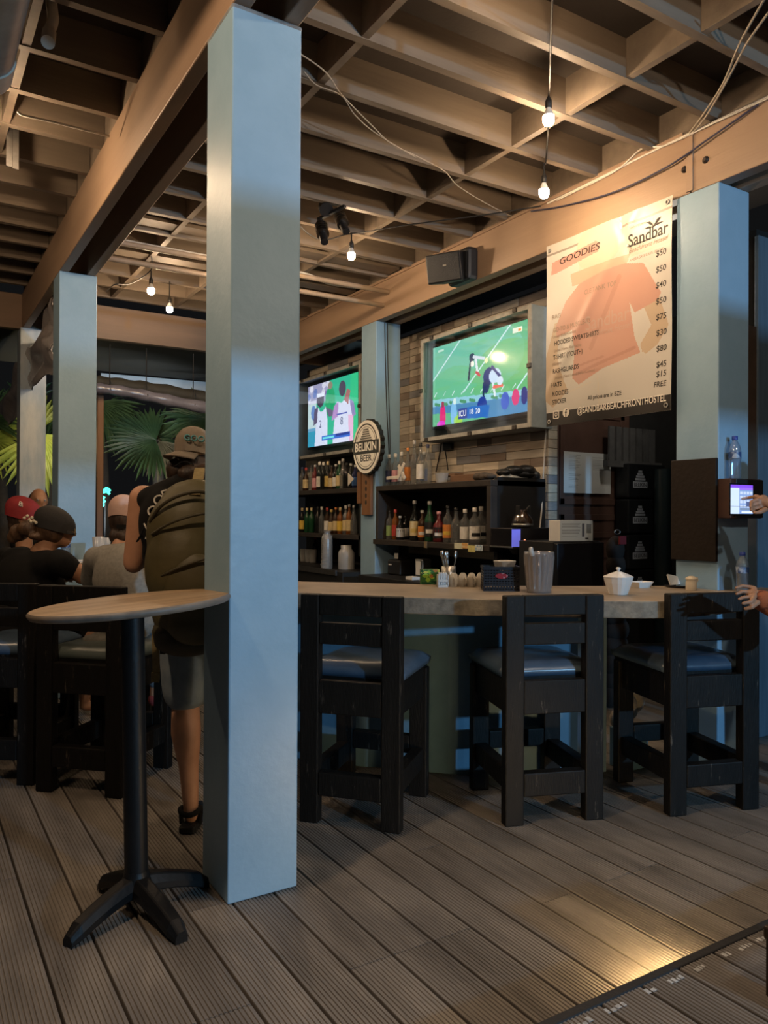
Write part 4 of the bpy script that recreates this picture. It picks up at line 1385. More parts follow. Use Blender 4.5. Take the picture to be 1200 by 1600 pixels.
c = Canvas(220, 270, g(196, 192, 184))
c.rect(0, 0, 1, 0.05, g(188, 184, 174))
c.rect(0.0, 0.048, 1, 0.058, g(120, 110, 98), 0.8)
c.rect(0.30, 0.06, 1, 0.22, g(196, 186, 166), 0.6)
# model in salmon shirt, seen from behind
c.ell(0.46, 0.10, 0.19, 0.13, g(194, 184, 164))
c.poly([(0.22, 0.20), (0.70, 0.20), (0.66, 0.27), (0.24, 0.27)], g(184, 162, 140))
c.poly([(0.74, 0.36), (0.90, 0.42), (0.98, 0.60), (0.90, 0.68), (0.80, 0.72), (0.78, 0.66), (0.86, 0.58)], g(186, 166, 142))
c.poly([(0.14, 0.44), (0.10, 0.62), (0.16, 0.76), (0.20, 0.82), (0.06, 0.90), (0.0, 0.86), (0.0, 0.62), (0.08, 0.44)], g(188, 168, 144))
c.poly([(0.24, 0.76), (0.80, 0.70), (0.88, 0.76), (0.90, 0.92), (0.16, 0.92), (0.18, 0.84)], g(194, 190, 182))
c.poly([(0.30, 0.27), (0.48, 0.245), (0.66, 0.24), (0.80, 0.27), (0.93, 0.44), (0.90, 0.47), (0.74, 0.50), (0.70, 0.44), (0.74, 0.62), (0.78, 0.70), (0.50, 0.74), (0.30, 0.80), (0.24, 0.76), (0.26, 0.60), (0.24, 0.50), (0.10, 0.52), (0.09, 0.46), (0.18, 0.34)], g(190, 146, 130))
c.line(0.62, 0.30, 0.40, 0.62, 0.035, g(172, 128, 114), 0.5)
c.line(0.28, 0.74, 0.74, 0.67, 0.02, g(172, 126, 112), 0.6)
c.line(0.30, 0.70, 0.50, 0.68, 0.015, g(172, 126, 112), 0.6)
c.line(0.46, 0.78, 0.47, 0.92, 0.008, g(200, 190, 172), 0.8)
c.line(0.20, 0.83, 0.40, 0.80, 0.008, g(200, 190, 172), 0.6)
# brush stroke under the heading
c.poly([(0.05, 0.10), (0.44, 0.075), (0.48, 0.095), (0.46, 0.135), (0.10, 0.165), (0.04, 0.165)], g(200, 142, 130))
c.rect(0.0, 0.925, 1.0, 1.0, g(28, 24, 22))
c.sheet('printed_sheet', vcol_mat('banner_print', 0.38, 0.0, 0.5), bn, ban)
MB().add([Vector(ban(i/20, j/24))+Vector((0.003, 0, 0)) for j in range(25) for i in range(21)], [(j*21+i, j*21+i+1, (j+1)*21+i+1, (j+1)*21+i) for j in range(24) for i in range(20)]).build('backing', PAPER, bn)
INK = mat('black_ink', (0.03, 0.026, 0.022), 0.6)
INKF = mat('faded_ink', (0.30, 0.22, 0.17), 0.6)
INKW = mat('white_ink', (0.78, 0.74, 0.66), 0.5)
INKS = mat('pale_shirt_ink', (0.50, 0.34, 0.28), 0.6)


def buv(cx, cy):
    p_ = at(840+cx/4.326, 300+cy/4.326, X=XB)
    return (yl-p_.y)/(yl-yr), (zt-p_.z)/(zt-zb_)


def btext(s, cx, cy, size, mt=INK, align='CENTER', wd=None, shear=0.0, sp_=1.0):
    u, v = buv(cx, cy)
    p_ = Vector(ban(u, v, 0.004))
    o_ = text('lettering', s, size, FACE_MX(p_), mt, bn, extrude=0.0, align=align, width=wd, shear=shear, spacing=sp_, bold=0.012 if mt is INK or mt is INKW else 0.0)
    iv = wm(bn)
    for v_ in o_.data.vertices:
        w_ = iv @ v_.co
        v_.co.x += ban((yl-w_.y)/(yl-yr), (zt-w_.z)/(zt-zb_), 0.0012)[0]-w_.x


btext('GOODIES', 282, 422, 0.062, wd=0.37, shear=0.1)
for s, cy in (('$50', 412), ('$50', 520), ('$40', 627), ('$50', 735), ('$75', 843), ('$30', 950), ('$80', 1057), ('$45', 1165), ('$15', 1230)):
    btext(s, 838, cy, 0.050, shear=0.1)
btext('FREE', 830, 1300, 0.045, shear=0.1)
for s, cx, cy, mt_, wd in (('CLE TANK TOP', 425, 650, INKF, 0.26), ('RAG', 130, 843, INKF, None), ('GO-TO & MUSCLE-TS', 232, 905, INKF, 0.34), ('HOODED SWEATSHIRTS', 262, 990, INK, 0.40), ('T-SHIRT (YOUTH)', 206, 1100, INK, 0.27), ('RASHGUARDS', 192, 1198, INK, 0.24), ('HATS', 130, 1303, INK, 0.09), ('KOOZIES', 155, 1358, INK, 0.15), ('STICKER', 147, 1416, INK, 0.135)):
    btext(s, cx, cy, 0.044, mt_, wd=wd)
for s, cx, cy, wd in (('Unisex (Bella+Canvas)', 185, 962, 0.22), ('Unisex (Hanes, Alternative)', 205, 1055, 0.25), ('(Gildan)', 133, 1162, 0.09), ('Unisex (Next Level, Bella+Canvas)', 250, 1232, 0.37)):
    btext(s, cx, cy, 0.028, INKF, wd=wd)
btext('All prices are in BZE', 455, 1377, 0.038, INK, wd=0.27)
btext('@SANDBARBEACHFRONTHOSTEL', 557, 1440, 0.060, INKW, wd=0.70)
# logo top right: palm crown, name, script line
btext('Sandbar', 745, 290, 0.105, INK, wd=0.30)
btext('Beachfront Hostel', 745, 355, 0.045, INKF, wd=0.30, shear=0.35)
btext('SAN PEDRO', 680, 225, 0.022, INKF, wd=0.12)
btext('AMBERGRIS CAYE, BELIZE', 735, 425, 0.022, INKF, wd=0.26)
u, v = buv(745, 322)
p_ = Vector(ban(u, v, 0.004))
MB().box((p_.x-0.0005, p_.y-0.155, p_.z-0.002), (p_.x+0.0005, p_.y+0.155, p_.z+0.002)).build('rule_line', INK, bn)
for k, (dy, dz) in enumerate(((0.075, 0.012), (0.055, 0.045), (0.0, 0.055), (-0.05, 0.045), (-0.07, 0.010))):
    u, v = buv(785, 215)
    q = Vector(ban(u, v, 0.004))
    bb = MB()
    bb.prism([(0, 0.005), (dy*0.5, dz*0.75+0.008), (dy, dz), (dy*0.45, dz*0.45)], 0, 0.0012, M=FACE_MX(q+Vector((0, 0, -0.02))))
    bb.build('palm_leaf', INK, bn)
btext('Sandbar', 470, 860, 0.13, INKS, wd=0.36)
btext('Beachfront Hostel', 480, 935, 0.055, INKS, wd=0.36, shear=0.3)
# round social icons on the black band
for cx, cy, kind in ((128, 1505, 'cam'), (198, 1492, 'f')):
    u, v = buv(cx, cy)
    q = Vector(ban(u, v, 0.004))
    n = 20
    if kind == 'cam':
        sq = lambda r_, k_: [(math.copysign(abs(math.cos(2*PI*k/n))**0.35, math.cos(2*PI*k/n))*r_, math.copysign(abs(math.sin(2*PI*k/n))**0.35, math.sin(2*PI*k/n))*r_) for k in range(n)]
        for ro, ri, f_ in ((0.029, 0.022, sq), (0.0135, 0.008, None)):
            O = f_(ro, 0) if f_ else [(ro*math.cos(2*PI*k/n), ro*math.sin(2*PI*k/n)) for k in range(n)]
            I = f_(ri, 0) if f_ else [(ri*math.cos(2*PI*k/n), ri*math.sin(2*PI*k/n)) for k in range(n)]
            bb = MB()
            bb.add([FACE_MX(q) @ Vector((x, y, 0.0005)) for x, y in O+I], [(k, (k+1) % n, n+(k+1) % n, n+k) for k in range(n)])
            bb.build('icon_ring', INKW, bn)
        MB().lathe([(0.003, 0), (0.003, 0.001)], q+Vector((0, -0.016, 0.016)), 8, M=Matrix.Rotation(-PI/2, 4, 'Y')).build('icon_dot', INKW, bn)
    else:
        MB().lathe([(0.030, 0), (0.030, 0.0008)], q, 24, M=Matrix.Rotation(-PI/2, 4, 'Y')).build('icon_disc', INKW, bn)
        text('lettering', 'f', 0.075, FACE_MX(q+Vector((-0.0012, 0, -0.006))), MATS['sign_black'], bn, extrude=0.0004)
for u, v in ((0.03, 0.03), (0.97, 0.025), (0.03, 0.975), (0.97, 0.975)):
    MB().tube([Vector(ban(u, v, 0.005))+Vector((0, 0.012*math.cos(k*PI/6), 0.012*math.sin(k*PI/6))) for k in range(12)], 0.004, 6, closed=True).build('eyelet', STEEL, bn)

# ================================================================== END COLUMN: PANEL, TABLET BOX, BOTTLES
dp = thing('dark_board', (3.80, 2.81, 1.156), 'dark worn wooden panel fixed to the end column', 'panel')
MB().box((3.784, 2.668, 1.156), (3.806, 2.962, 1.727)).build('board', mat('dark_worn_panel', (0.012, 0.008, 0.006), 0.6, spec=0.25, col2=(0.016, 0.011, 0.008), scale=7, bump=0.2, wear=((0.22, 0.20, 0.17), 9, 0.74)), dp, bevel=0.004)
REDBR = mat('reddish_brown_box', (0.055, 0.022, 0.014), 0.5, col2=(0.035, 0.014, 0.01), scale=8, wear=((0.35, 0.28, 0.22), 14, 0.74))
kb = thing('tablet_box', (3.94, 2.63, 1.395), 'dark wooden box holding a lit tablet on the end column', 'box')
MB().box((3.80, 2.590, 1.395), (4.085, 2.668, 1.612)).build('case', REDBR, kb, bevel=0.005)
MB().box((3.835, 2.580, 1.398), (4.083, 2.5905, 1.609)).build('front_board', BLACK, kb, bevel=0.004)
tbl = thing('tablet', (3.9, 2.58, 1.42), 'lit tablet with purple bar and white list', 'tablet')
ta, tb_ = at(1141, 757, Y=2.5785), at(1175.5, 803, Y=2.5785)
c = Canvas(60, 80, g(170, 195, 235))
c.rect(0, 0, 1, 0.11, g(130, 80, 235))
c.rect(0.38, 0.10, 1, 0.17, g(150, 110, 235))
c.rect(0, 0.11, 0.38, 1, g(205, 225, 250))
c.rect(0.38, 0.17, 1, 1, g(130, 160, 215))
for j in range(4):
    for i in range(4):
        c.rect(0.42+0.15*i, 0.22+0.155*j, 0.53+0.15*i, 0.325+0.155*j, g(195, 212, 240))
c.rect(0.70, 0.58, 0.85, 0.75, g(80, 95, 140))
c.rect(0, 0.74, 1, 0.755, g(110, 120, 150))
c.rect(0.42, 0.80, 1, 0.87, g(120, 140, 170))
c.rect(0.48, 0.91, 0.98, 0.98, g(225, 235, 255))
MB().box((ta.x-0.008, 2.5760, tb_.z-0.008), (tb_.x+0.008, 2.580, ta.z+0.008)).build('bezel', BLACKGLOSS, tbl, bevel=0.003)
c.sheet('screen', vcol_mat('tablet_screen', 0.2, 1.0), tbl, lambda u, v: (ta.x+(tb_.x-ta.x)*u, 2.5755, ta.z+(tb_.z-ta.z)*v))


def water_bottle(x, y, z, h, label):
    t = thing('water_bottle', (x, y, z), label, 'bottle', 'plastic water bottles')
    r = 0.0325
    pr = [(0.85, 0), (1, 0.03), (0.97, 0.12), (1, 0.16), (0.96, 0.24), (1, 0.28), (0.94, 0.36), (1, 0.42), (1, 0.62), (0.97, 0.70), (0.75, 0.80), (0.42, 0.88), (0.40, 0.91)]
    MB().lathe([(a*r, b_*h) for a, b_ in pr], (0, 0, 0), 18).build('body', G_WATER, t, local=True)
    MB().lathe([(0.47*r, h*0.905), (0.48*r, h*0.91), (0.48*r, h*0.995), (0.4*r, h)], (0, 0, 0), 14).build('cap', mat('blue_cap', (0.02, 0.05, 0.28), 0.4), t, local=True)
    MB().lathe([(1.02*r, h*0.47), (1.025*r, h*0.475), (1.025*r, h*0.62), (1.02*r, h*0.625)], (0, 0, 0), 18).build('label', mat('blue_label', (0.04, 0.08, 0.20), 0.4, col2=(0.35, 0.42, 0.52), scale=25, contrast=(0.5, 0.6)), t, local=True)
    return t


p = at(1148, 744, Y=2.628)
water_bottle(p.x, 2.628, 1.613, 0.235, 'plastic water bottle standing on top of the tablet box')
p = at(1158, 912, Z=1.0)
water_bottle(at(1160, 900, Y=2.55).x, 2.55, 1.0, 0.215, 'plastic water bottle on the counter under the tablet box')

# ================================================================== THINGS ON THE COUNTERS
def on_bar(px_, py_):
    return at(px_, py_, Z=1.0)


# white lidded sugar bowl (square, faceted) and dish
p = on_bar(966, 929)
sb = thing('sugar_bowl', p, 'white lidded sugar bowl on the bar counter', 'bowl', rotz=0.2)
sq = lambda r, z, k=0.72: [Vector((r*(abs(math.cos(a))**k)*math.copysign(1, math.cos(a)), r*(abs(math.sin(a))**k)*math.copysign(1, math.sin(a)), z)) for a in [2*PI*i/16 for i in range(16)]]
MB().ring_loft([sq(0.040, 0), sq(0.044, 0.004), sq(0.062, 0.060), sq(0.067, 0.082), sq(0.067, 0.088)], smooth=False).build('bowl_body', WHITE, sb, local=True)
lid = MB().ring_loft([sq(0.070, 0.088), sq(0.070, 0.093), sq(0.045, 0.106), sq(0.014, 0.118), sq(0.010, 0.119)], smooth=False).build('lid', WHITE, sb, local=True)
MB().lathe([(0.007, 0.118), (0.008, 0.126), (0.012, 0.132), (0.012, 0.138), (0.007, 0.141)], (0, 0, 0), 12).build('knob', WHITE, lid, local=True)
p = on_bar(1001, 918)
dd = MB()
rr_ = lambda w_, d_, z_: [Vector(p)+Vector((x, y, z_)) for x, y in ((-w_, -d_), (w_, -d_), (w_, d_), (-w_, d_))]
dd.ring_loft([rr_(0.045, 0.03, 0), rr_(0.062, 0.042, 0.034), rr_(0.058, 0.038, 0.034), rr_(0.042, 0.026, 0.008)], smooth=False)
dd.build('dish', WHITE, bevel=0.004, label='small white rectangular dish behind the sugar bowl', cat='dish')
# creamer, tray with napkin
p = on_bar(1080, 922)
cm = thing('creamer', p, 'small cream-coloured creamer jug near the end column', 'jug')
MB().lathe([(0.028, 0), (0.030, 0.004), (0.029, 0.045), (0.026, 0.055), (0.032, 0.060), (0.030, 0.066), (0.020, 0.074), (0.008, 0.078)], (0, 0, 0), 18).build('jug_body', mat('cream_glaze', (0.66, 0.58, 0.44), 0.3, col2=(0.6, 0.52, 0.4), scale=6), cm, local=True)
MB().tube([(0.028, 0, 0.058), (0.046, -0.004, 0.066), (0.050, -0.004, 0.052), (0.040, -0.002, 0.040)], 0.005, 8).build('spout', MATS['cream_glaze'], cm, local=True)
p = on_bar(1066, 918)
MB().lathe([(0.07, 0), (0.085, 0.012), (0.08, 0.014), (0.066, 0.004)], p+Vector((0.0, 0.02, 0)), 20).build('black_tray', BLACKGLOSS, label='small black tray beside the creamer', cat='tray')
nb = MB()
q = p+Vector((-0.01, 0.03, 0.014))
nb.add([q+Vector(v) for v in ((-0.05, 0, 0), (0.05, 0.01, 0), (0.045, 0.03, 0.045), (-0.055, 0.02, 0.062), (-0.045, 0.012, 0), (0.05, 0.02, 0), (0.05, 0.04, 0.04), (-0.05, 0.03, 0.055))], [(0, 1, 2, 3), (5, 4, 7, 6), (0, 3, 7, 4), (1, 5, 6, 2), (3, 2, 6, 7), (0, 4, 5, 1)])
nb.build('napkin', PAPER, label='white folded napkin leaning in the black tray', cat='napkin')

# ribbed pitcher
p = on_bar(842, 926)
pt = thing('pitcher', p, 'smoky ribbed plastic pitcher on the bar counter', 'pitcher')
n = 96
rib = lambda r, z: [Vector((r*(1+0.05*math.cos(16*2*PI*k/n))*math.cos(2*PI*k/n), r*(1+0.05*math.cos(16*2*PI*k/n))*math.sin(2*PI*k/n), z)) for k in range(n)]
rnd = lambda r, z: [Vector((r*math.cos(2*PI*k/n), r*math.sin(2*PI*k/n), z)) for k in range(n)]
MB().ring_loft([rnd(0.060, 0), rnd(0.063, 0.004), rnd(0.063, 0.02), rib(0.064, 0.03), rib(0.076, 0.19), rnd(0.078, 0.20), rnd(0.078, 0.215), rnd(0.074, 0.215), rnd(0.060, 0.02), rnd(0.058, 0.010)], cap=True).build('pitcher_body', G_RIB, pt, local=True)
MB().tube([(-0.072, -0.03, 0.20), (-0.088, -0.035, 0.225), (-0.075, -0.02, 0.232)], 0.012, 10).build('pour_lip', G_PLASTIC, pt, local=True)
MB().tube(spline([(0.07, 0.03, 0.19), (0.115, 0.05, 0.18), (0.12, 0.052, 0.10), (0.068, 0.03, 0.05)], 5), 0.010, 10).build('handle', G_RIB, pt, local=True)

# black perforated basket
p = on_bar(781, 922)
bk = thing('basket', p, 'black perforated plastic basket with a red badge on the bar', 'basket', rotz=math.radians(-33))
NAVYP = mat('black_basket_plastic', (0.016, 0.017, 0.022), 0.4)
w0, d0, h0 = 0.093, 0.07, 0.125
for nm, (ax, sx) in (('front', (-1, 1)), ('back', (1, 1))):
    b = MB()
    for i in range(13):
        x = -w0+2*w0*i/12
        b.box((x-0.0035, ax*d0-0.002, 0), (x+0.0035, ax*d0+0.002, h0))
    for j in range(9):
        z = 0.004+(h0-0.012)*j/8
        b.box((-w0, ax*d0-0.0025, z-0.004), (w0, ax*d0+0.0025, z+0.004))
    b.build('lattice_side', NAVYP, bk, local=True)
for s in (-1, 1):
    b = MB()
    for i in range(10):
        y = -d0+2*d0*i/9
        b.box((s*w0-0.002, y-0.0035, 0), (s*w0+0.002, y+0.0035, h0))
    for j in range(9):
        z = 0.004+(h0-0.012)*j/8
        b.box((s*w0-0.0025, -d0, z-0.004), (s*w0+0.0025, d0, z+0.004))
    b.build('lattice_side', NAVYP, bk, local=True)
b = MB()
for s in (-1, 1):
    b.box((-w0-0.006, s*d0-0.005, h0-0.008), (w0+0.006, s*d0+0.005, h0+0.006)).box((s*w0-0.005, -d0, h0-0.008), (s*w0+0.005, d0, h0+0.006))
b.build('rim_band', NAVYP, bk, local=True)
MB().box((-w0, -d0, 0), (w0, d0, 0.006)).build('floor_panel', NAVYP, bk, local=True)
MB().lathe([(0.034, 0), (0.034, 0.004)], (0, -d0-0.0025, 0.082), 20, M=Matrix.Rotation(PI/2, 4, 'X') @ Matrix.Diagonal((1, 0.42, 1, 1))).build('badge', mat('red_badge', (0.32, 0.02, 0.03), 0.4, col2=(0.5, 0.3, 0.3), scale=60, contrast=(0.55, 0.6)), bk, local=True)
bw = p+Vector((0.05, 0.02, 0.105))
MB().ring_loft([[bw+Vector((x*k, y*k, z_)) for x, y in ((-0.05, -0.04), (0.05, -0.04), (0.05, 0.04), (-0.05, 0.04))] for k, z_ in ((0.80, 0.0), (0.82, 0.004), (1.0, 0.050), (0.96, 0.056), (0.90, 0.050))], smooth=False).build('plastic_bowl', WHITE, bevel=0.008, label='white square tub sitting in the black basket', cat='tub')

# cluster of white cups
CUPM = mat('cream_cup_glaze', (0.66, 0.62, 0.54), 0.3, col2=(0.58, 0.54, 0.46), scale=8)


def cup(q, label, rz=0.0):
    t = thing('cup', q, label, 'cup', 'upturned white cups on the bar', rotz=rz)
    t.scale = (0.70, 0.70, 1.0)
    MB().lathe([(0.036, 0), (0.037, 0.003), (0.034, 0.045), (0.026, 0.064), (0.018, 0.067), (0.017, 0.071)], (0, 0, 0), 16).build('cup_body', CUPM, t, local=True)
    MB().tube(spline([(0.0, -0.034, 0.016), (0.0, -0.052, 0.022), (0.0, -0.052, 0.044), (0.0, -0.030, 0.052)], 4), 0.005, 8).build('cup_handle', CUPM, t, local=True)


ORDC = ['first', 'second', 'third', 'fourth']
for row in range(2):
    for k in range(4):
        q = on_bar(708+row*4+k*14.0, 916.5)+Vector((0.045, 0.075, 0))*(row*1.05)
        q.z = 1.0
        cup(q, '%s upturned white cup from the cutlery, %s row' % (ORDC[k], ('front', 'back')[row]), random.uniform(-0.6, 0.2))
q = on_bar(699, 917)+Vector((-0.022, 0.016, 0))
sr = thing('sweetener_rack', q, 'small white rack of sachets beside the cups', 'rack', rotz=-0.5)
MB().box((-0.03, -0.03, 0), (0.03, 0.03, 0.012)).box((-0.03, -0.03, 0), (-0.025, 0.03, 0.07)).box((0.025, -0.03, 0), (0.03, 0.03, 0.07)).box((-0.03, 0.025, 0), (0.03, 0.03, 0.07)).box((-0.03, -0.03, 0.03), (0.03, -0.026, 0.042)).build('tray', WHITE, sr, local=True)
for k in range(4):
    MB().box((-0.022+0.012*k, -0.02, 0.013), (-0.014+0.012*k, 0.02, 0.08)).build('sachet', PAPER, sr, local=True)
# cutlery jar behind
q = at(706, 905, D=4.75)
q.z = 1.0
q = at(707, 914, Z=1.0)+Vector((0.06, 0.12, 0))
ck = thing('cutlery_jar', (q.x, q.y, 1.0), 'jar of upright spoons and forks behind the cups', 'cutlery jar')
MB().lathe([(0.04, 0), (0.045, 0.004), (0.045, 0.10), (0.042, 0.10), (0.038, 0.01)], (0, 0, 0), 16).build('jar_body', STEEL, ck, local=True)
random.seed(21)
for k in range(10):
    a, r0 = random.uniform(0, 2*PI), random.uniform(0.01, 0.03)
    t_ = Vector((math.cos(a)*(r0+0.03), math.sin(a)*(r0+0.03), 0.135+random.uniform(0, 0.03)))
    b = MB().tube([(math.cos(a)*r0, math.sin(a)*r0, 0.012), t_], 0.0035, 6)
    b.ell(t_+Vector((0, 0, 0.012)), (0.012, 0.006, 0.020), n=8, m=6)
    b.build('utensil', STEEL, ck, local=True)
# green drinks carton
q = at(676, 915, Z=1.0)+Vector((0.05, 0.10, 0))
gc = thing('drinks_carton', (q.x, q.y, 1.0), 'green patterned carton at the back of the bar', 'carton', rotz=-0.5)
c = Canvas(28, 24, g(60, 110, 50))
for k in range(26):
    c.ell(random.random(), random.random(), random.uniform(0.05, 0.16), random.uniform(0.05, 0.16), g(*random.choice(((190, 120, 60), (150, 190, 60), (30, 80, 40), (210, 200, 90), (20, 50, 30)))))
MB().box((-0.055, -0.03, 0), (0.055, 0.04, 0.085)).build('carton_body', mat('green_card', (0.05, 0.14, 0.04), 0.5, col2=(0.12, 0.2, 0.05), scale=25), gc, local=True)
WORLD[gc.name] = Matrix.Translation(gc.location) @ Matrix.Rotation(-0.5, 4, 'Z')
c.sheet('carton_front', vcol_mat('carton_print', 0.5), gc, lambda u, v: WORLD[gc.name] @ Vector((-0.055+0.11*u, -0.0305, 0.085-0.085*v)))

# ---- back counter
ZC = 0.851


def bc(px_, py_, X=3.85):
    p_ = at(px_, py_, X=X)
    return Vector((X, p_.y, ZC))


q = bc(541, 888, 3.85)
jr = thing('plastic_jar', q, 'big milky plastic jar on the back counter', 'jar')
MB().lathe([(0.078, 0), (0.083, 0.006), (0.083, 0.165), (0.070, 0.195), (0.056, 0.205), (0.056, 0.245), (0.052, 0.247), (0.050, 0.21)], (0, 0, 0), 24).build('jar_body', G_PLASTIC, jr, local=True)
q = bc(509, 888, 3.71)
cs = thing('cup_sleeve', q, 'tall plastic-wrapped stack of cups leaning on the back counter', 'cup stack')
b = MB()
for k in range(9):
    b.lathe([(0.040, 0.012+0.037*k), (0.048, 0.045+0.037*k), (0.050, 0.048+0.037*k)], (0.004*k-0.01, 0, 0), 16)
b.build('cups', G_PLASTIC, cs, local=True)
MB().lathe([(0.055, 0), (0.058, 0.01), (0.058, 0.30), (0.050, 0.34), (0.030, 0.37), (0.045, 0.39)], (0.012, 0, 0), 14).build('wrap', thin_glass('clear_wrap', (0.9, 0.9, 0.9), 0.12, 0.25, (0.6, 0.6, 0.58), 0.25), cs, local=True)
for k, (px_, nm) in enumerate(((474, 'first'), (482, 'second'), (489, 'third'))):
    q = bc(px_, 885, 4.05)
    MB().lathe([(0.035, 0), (0.04, 0.004), (0.044, 0.15), (0.041, 0.15), (0.036, 0.01)], q, 14).build('tumbler', G_PLASTIC, label='%s clear tumbler behind the wrapped cup stack' % nm, cat='glass', group='tumblers on the back counter')
bottle(4.15, by(493, 4.15), ZC, 0.30, 0.035, 'black', 'red', None, 'dark bottle with red top behind the wrapped cups', 'bottles on the back counter')
# trays under jar: stacked dark trays
MB().box((3.600, 6.72, ZC-0.04), (3.618, 8.9, ZC+0.012)).build('counter_lip', mat('grey_metal_lip', (0.10, 0.10, 0.10), 0.4, 0.6, col2=(0.07, 0.07, 0.07), scale=12), label='grey metal lip along the back counter edge', cat='lip')
# receipt printer, dispenser, papers
q = bc(626, 888, 3.95)
pr_ = thing('receipt_printer', q, 'black receipt printer on the back counter', 'printer')
MB().box((-0.08, -0.11, 0.0), (0.09, 0.11, 0.14)).build('printer_body', BLACK, pr_, local=True, bevel=0.015)
MB().box((-0.03, -0.05, 0.14), (0.05, 0.05, 0.165)).build('printer_lid', BLACKGLOSS, pr_, local=True, bevel=0.01)
MB().box((-0.083, 0.03, 0.09), (-0.079, 0.08, 0.10)).build('printer_light', PAPER, pr_, local=True)
MB().box((-0.045, -0.02, 0.15), (-0.04, 0.04, 0.20)).build('paper_roll', PAPER, pr_, local=True)
q = bc(661, 885, 3.92)
ds = thing('napkin_dispenser', q, 'steel napkin dispenser standing under the shelf unit', 'dispenser')
MB().box((-0.05, -0.06, 0.0), (0.05, 0.06, 0.17)).build('dispenser_body', STEEL, ds, local=True, bevel=0.012)
MB().box((-0.054, -0.035, 0.03), (-0.049, 0.035, 0.15)).build('napkin_stack', PAPER, ds, local=True)
for k, (px_, dz, lab) in enumerate(((645, 0.02, 'folded white slip of paper beside the receipt printer'), (667, 0.004, 'flat white slip lying in front of the napkin dispenser'))):
    q = bc(px_, 890, 3.74)
    MB().box((q.x-0.04, q.y-0.05, ZC+0.001), (q.x+0.04, q.y+0.05, ZC+0.006+dz)).build('paper_slip', PAPER, label=lab, cat='paper')
# sticky notes on shelf edge
for k, (xa, xb_, ya, yb_, cl, lab) in enumerate(((710, 723, 848, 858, 'white', 'pale note stuck under the shelf edge, nearest the cutlery'), (722, 732, 848, 857, 'orange', 'orange note stuck under the shelf edge'), (732, 743, 852, 863, 'yellow', 'yellow note stuck lowest under the shelf edge'), (743, 755, 851, 861, 'white', 'white note with blue mark stuck under the shelf edge'))):
    A, B = at(xa, ya, X=3.778), at(xb_, yb_, X=3.778)
    m_ = mat('note_%d' % k, ((0.62, 0.62, 0.45), (0.65, 0.35, 0.10), (0.62, 0.56, 0.22), (0.58, 0.62, 0.62))[k], 0.7, col2=((0.5, 0.5, 0.36), (0.6, 0.5, 0.3), (0.5, 0.45, 0.15), (0.2, 0.35, 0.5))[k], scale=40, contrast=(0.5, 0.6))
    MB().box((3.7765-0.0015*k, B.y, B.z), (3.7775-0.0015*k, A.y, A.z)).build('sticky_note', m_, label=lab, cat='note')

# drip coffee machine with carafe
cfm = thing('coffee_machine', (3.97, 4.45, 0.85), 'black drip coffee machine with a lit blue panel', 'coffee machine')
MB().box((3.78, 4.33, 1.175), (4.20, 4.58, 1.315)).build('head', BLACKGLOSS, cfm, bevel=0.006)
MB().box((4.10, 4.38, 0.90), (4.20, 4.58, 1.175)).build('tower', BLACK, cfm)
MB().box((3.78, 4.33, 0.85), (4.20, 4.58, 0.90)).build('base', BLACK, cfm, bevel=0.006)
MB().box((3.776, 4.325, 1.168), (4.204, 4.585, 1.178)).build('trim_band', STEEL, cfm)
MB().lathe([(0.035, 0), (0.07, 0.05), (0.075, 0.06)], (3.93, 4.45, 1.115), 18).build('filter_cone', BLACK, cfm)
a, b_ = at(800, 827, Y=4.328), at(813, 855, Y=4.328)
MB().box((a.x, 4.326, b_.z), (b_.x, 4.331, a.z)).build('lit_panel', mat('blue_panel_glow', (0.1, 0.1, 0.5), emit=(0.16, 0.17, 0.75), estr=0.55), cfm)
a = at(820, 844, Y=4.328)
MB().ell(a, (0.008, 0.004, 0.006), n=10, m=6).build('indicator', mat('red_indicator', (1, 0.2, 0.1), emit=(1.0, 0.25, 0.12), estr=2.5), cfm)
p = at(816, 820, Y=4.45)
cf = thing('coffee_carafe', (p.x, 4.45, 1.316), 'glass coffee carafe on top of the black machine', 'carafe')
MB().lathe([(0.062, 0), (0.075, 0.010), (0.082, 0.04), (0.070, 0.075), (0.040, 0.11), (0.034, 0.125), (0.038, 0.135)], (0, 0, 0), 24).build('flask', thin_glass('brown_tinted_glass', (0.55, 0.42, 0.34), 0.12, 0.06, (0.2, 0.12, 0.08)), cf, local=True)
MB().lathe([(0.076, 0.010), (0.080, 0.012), (0.082, 0.026), (0.078, 0.028)], (0, 0, 0), 24).build('metal_band', STEEL, cf, local=True)
MB().box((-0.050, -0.02, 0.09), (-0.034, 0.02, 0.165)).build('pour_collar', BLACK, cf, local=True, bevel=0.004)
MB().tube(spline([(0.03, -0.01, 0.13), (0.055, -0.02, 0.16), (0.06, -0.02, 0.12), (0.07, -0.02, 0.08)], 4), 0.008, 8).build('handle', BLACK, cf, local=True)

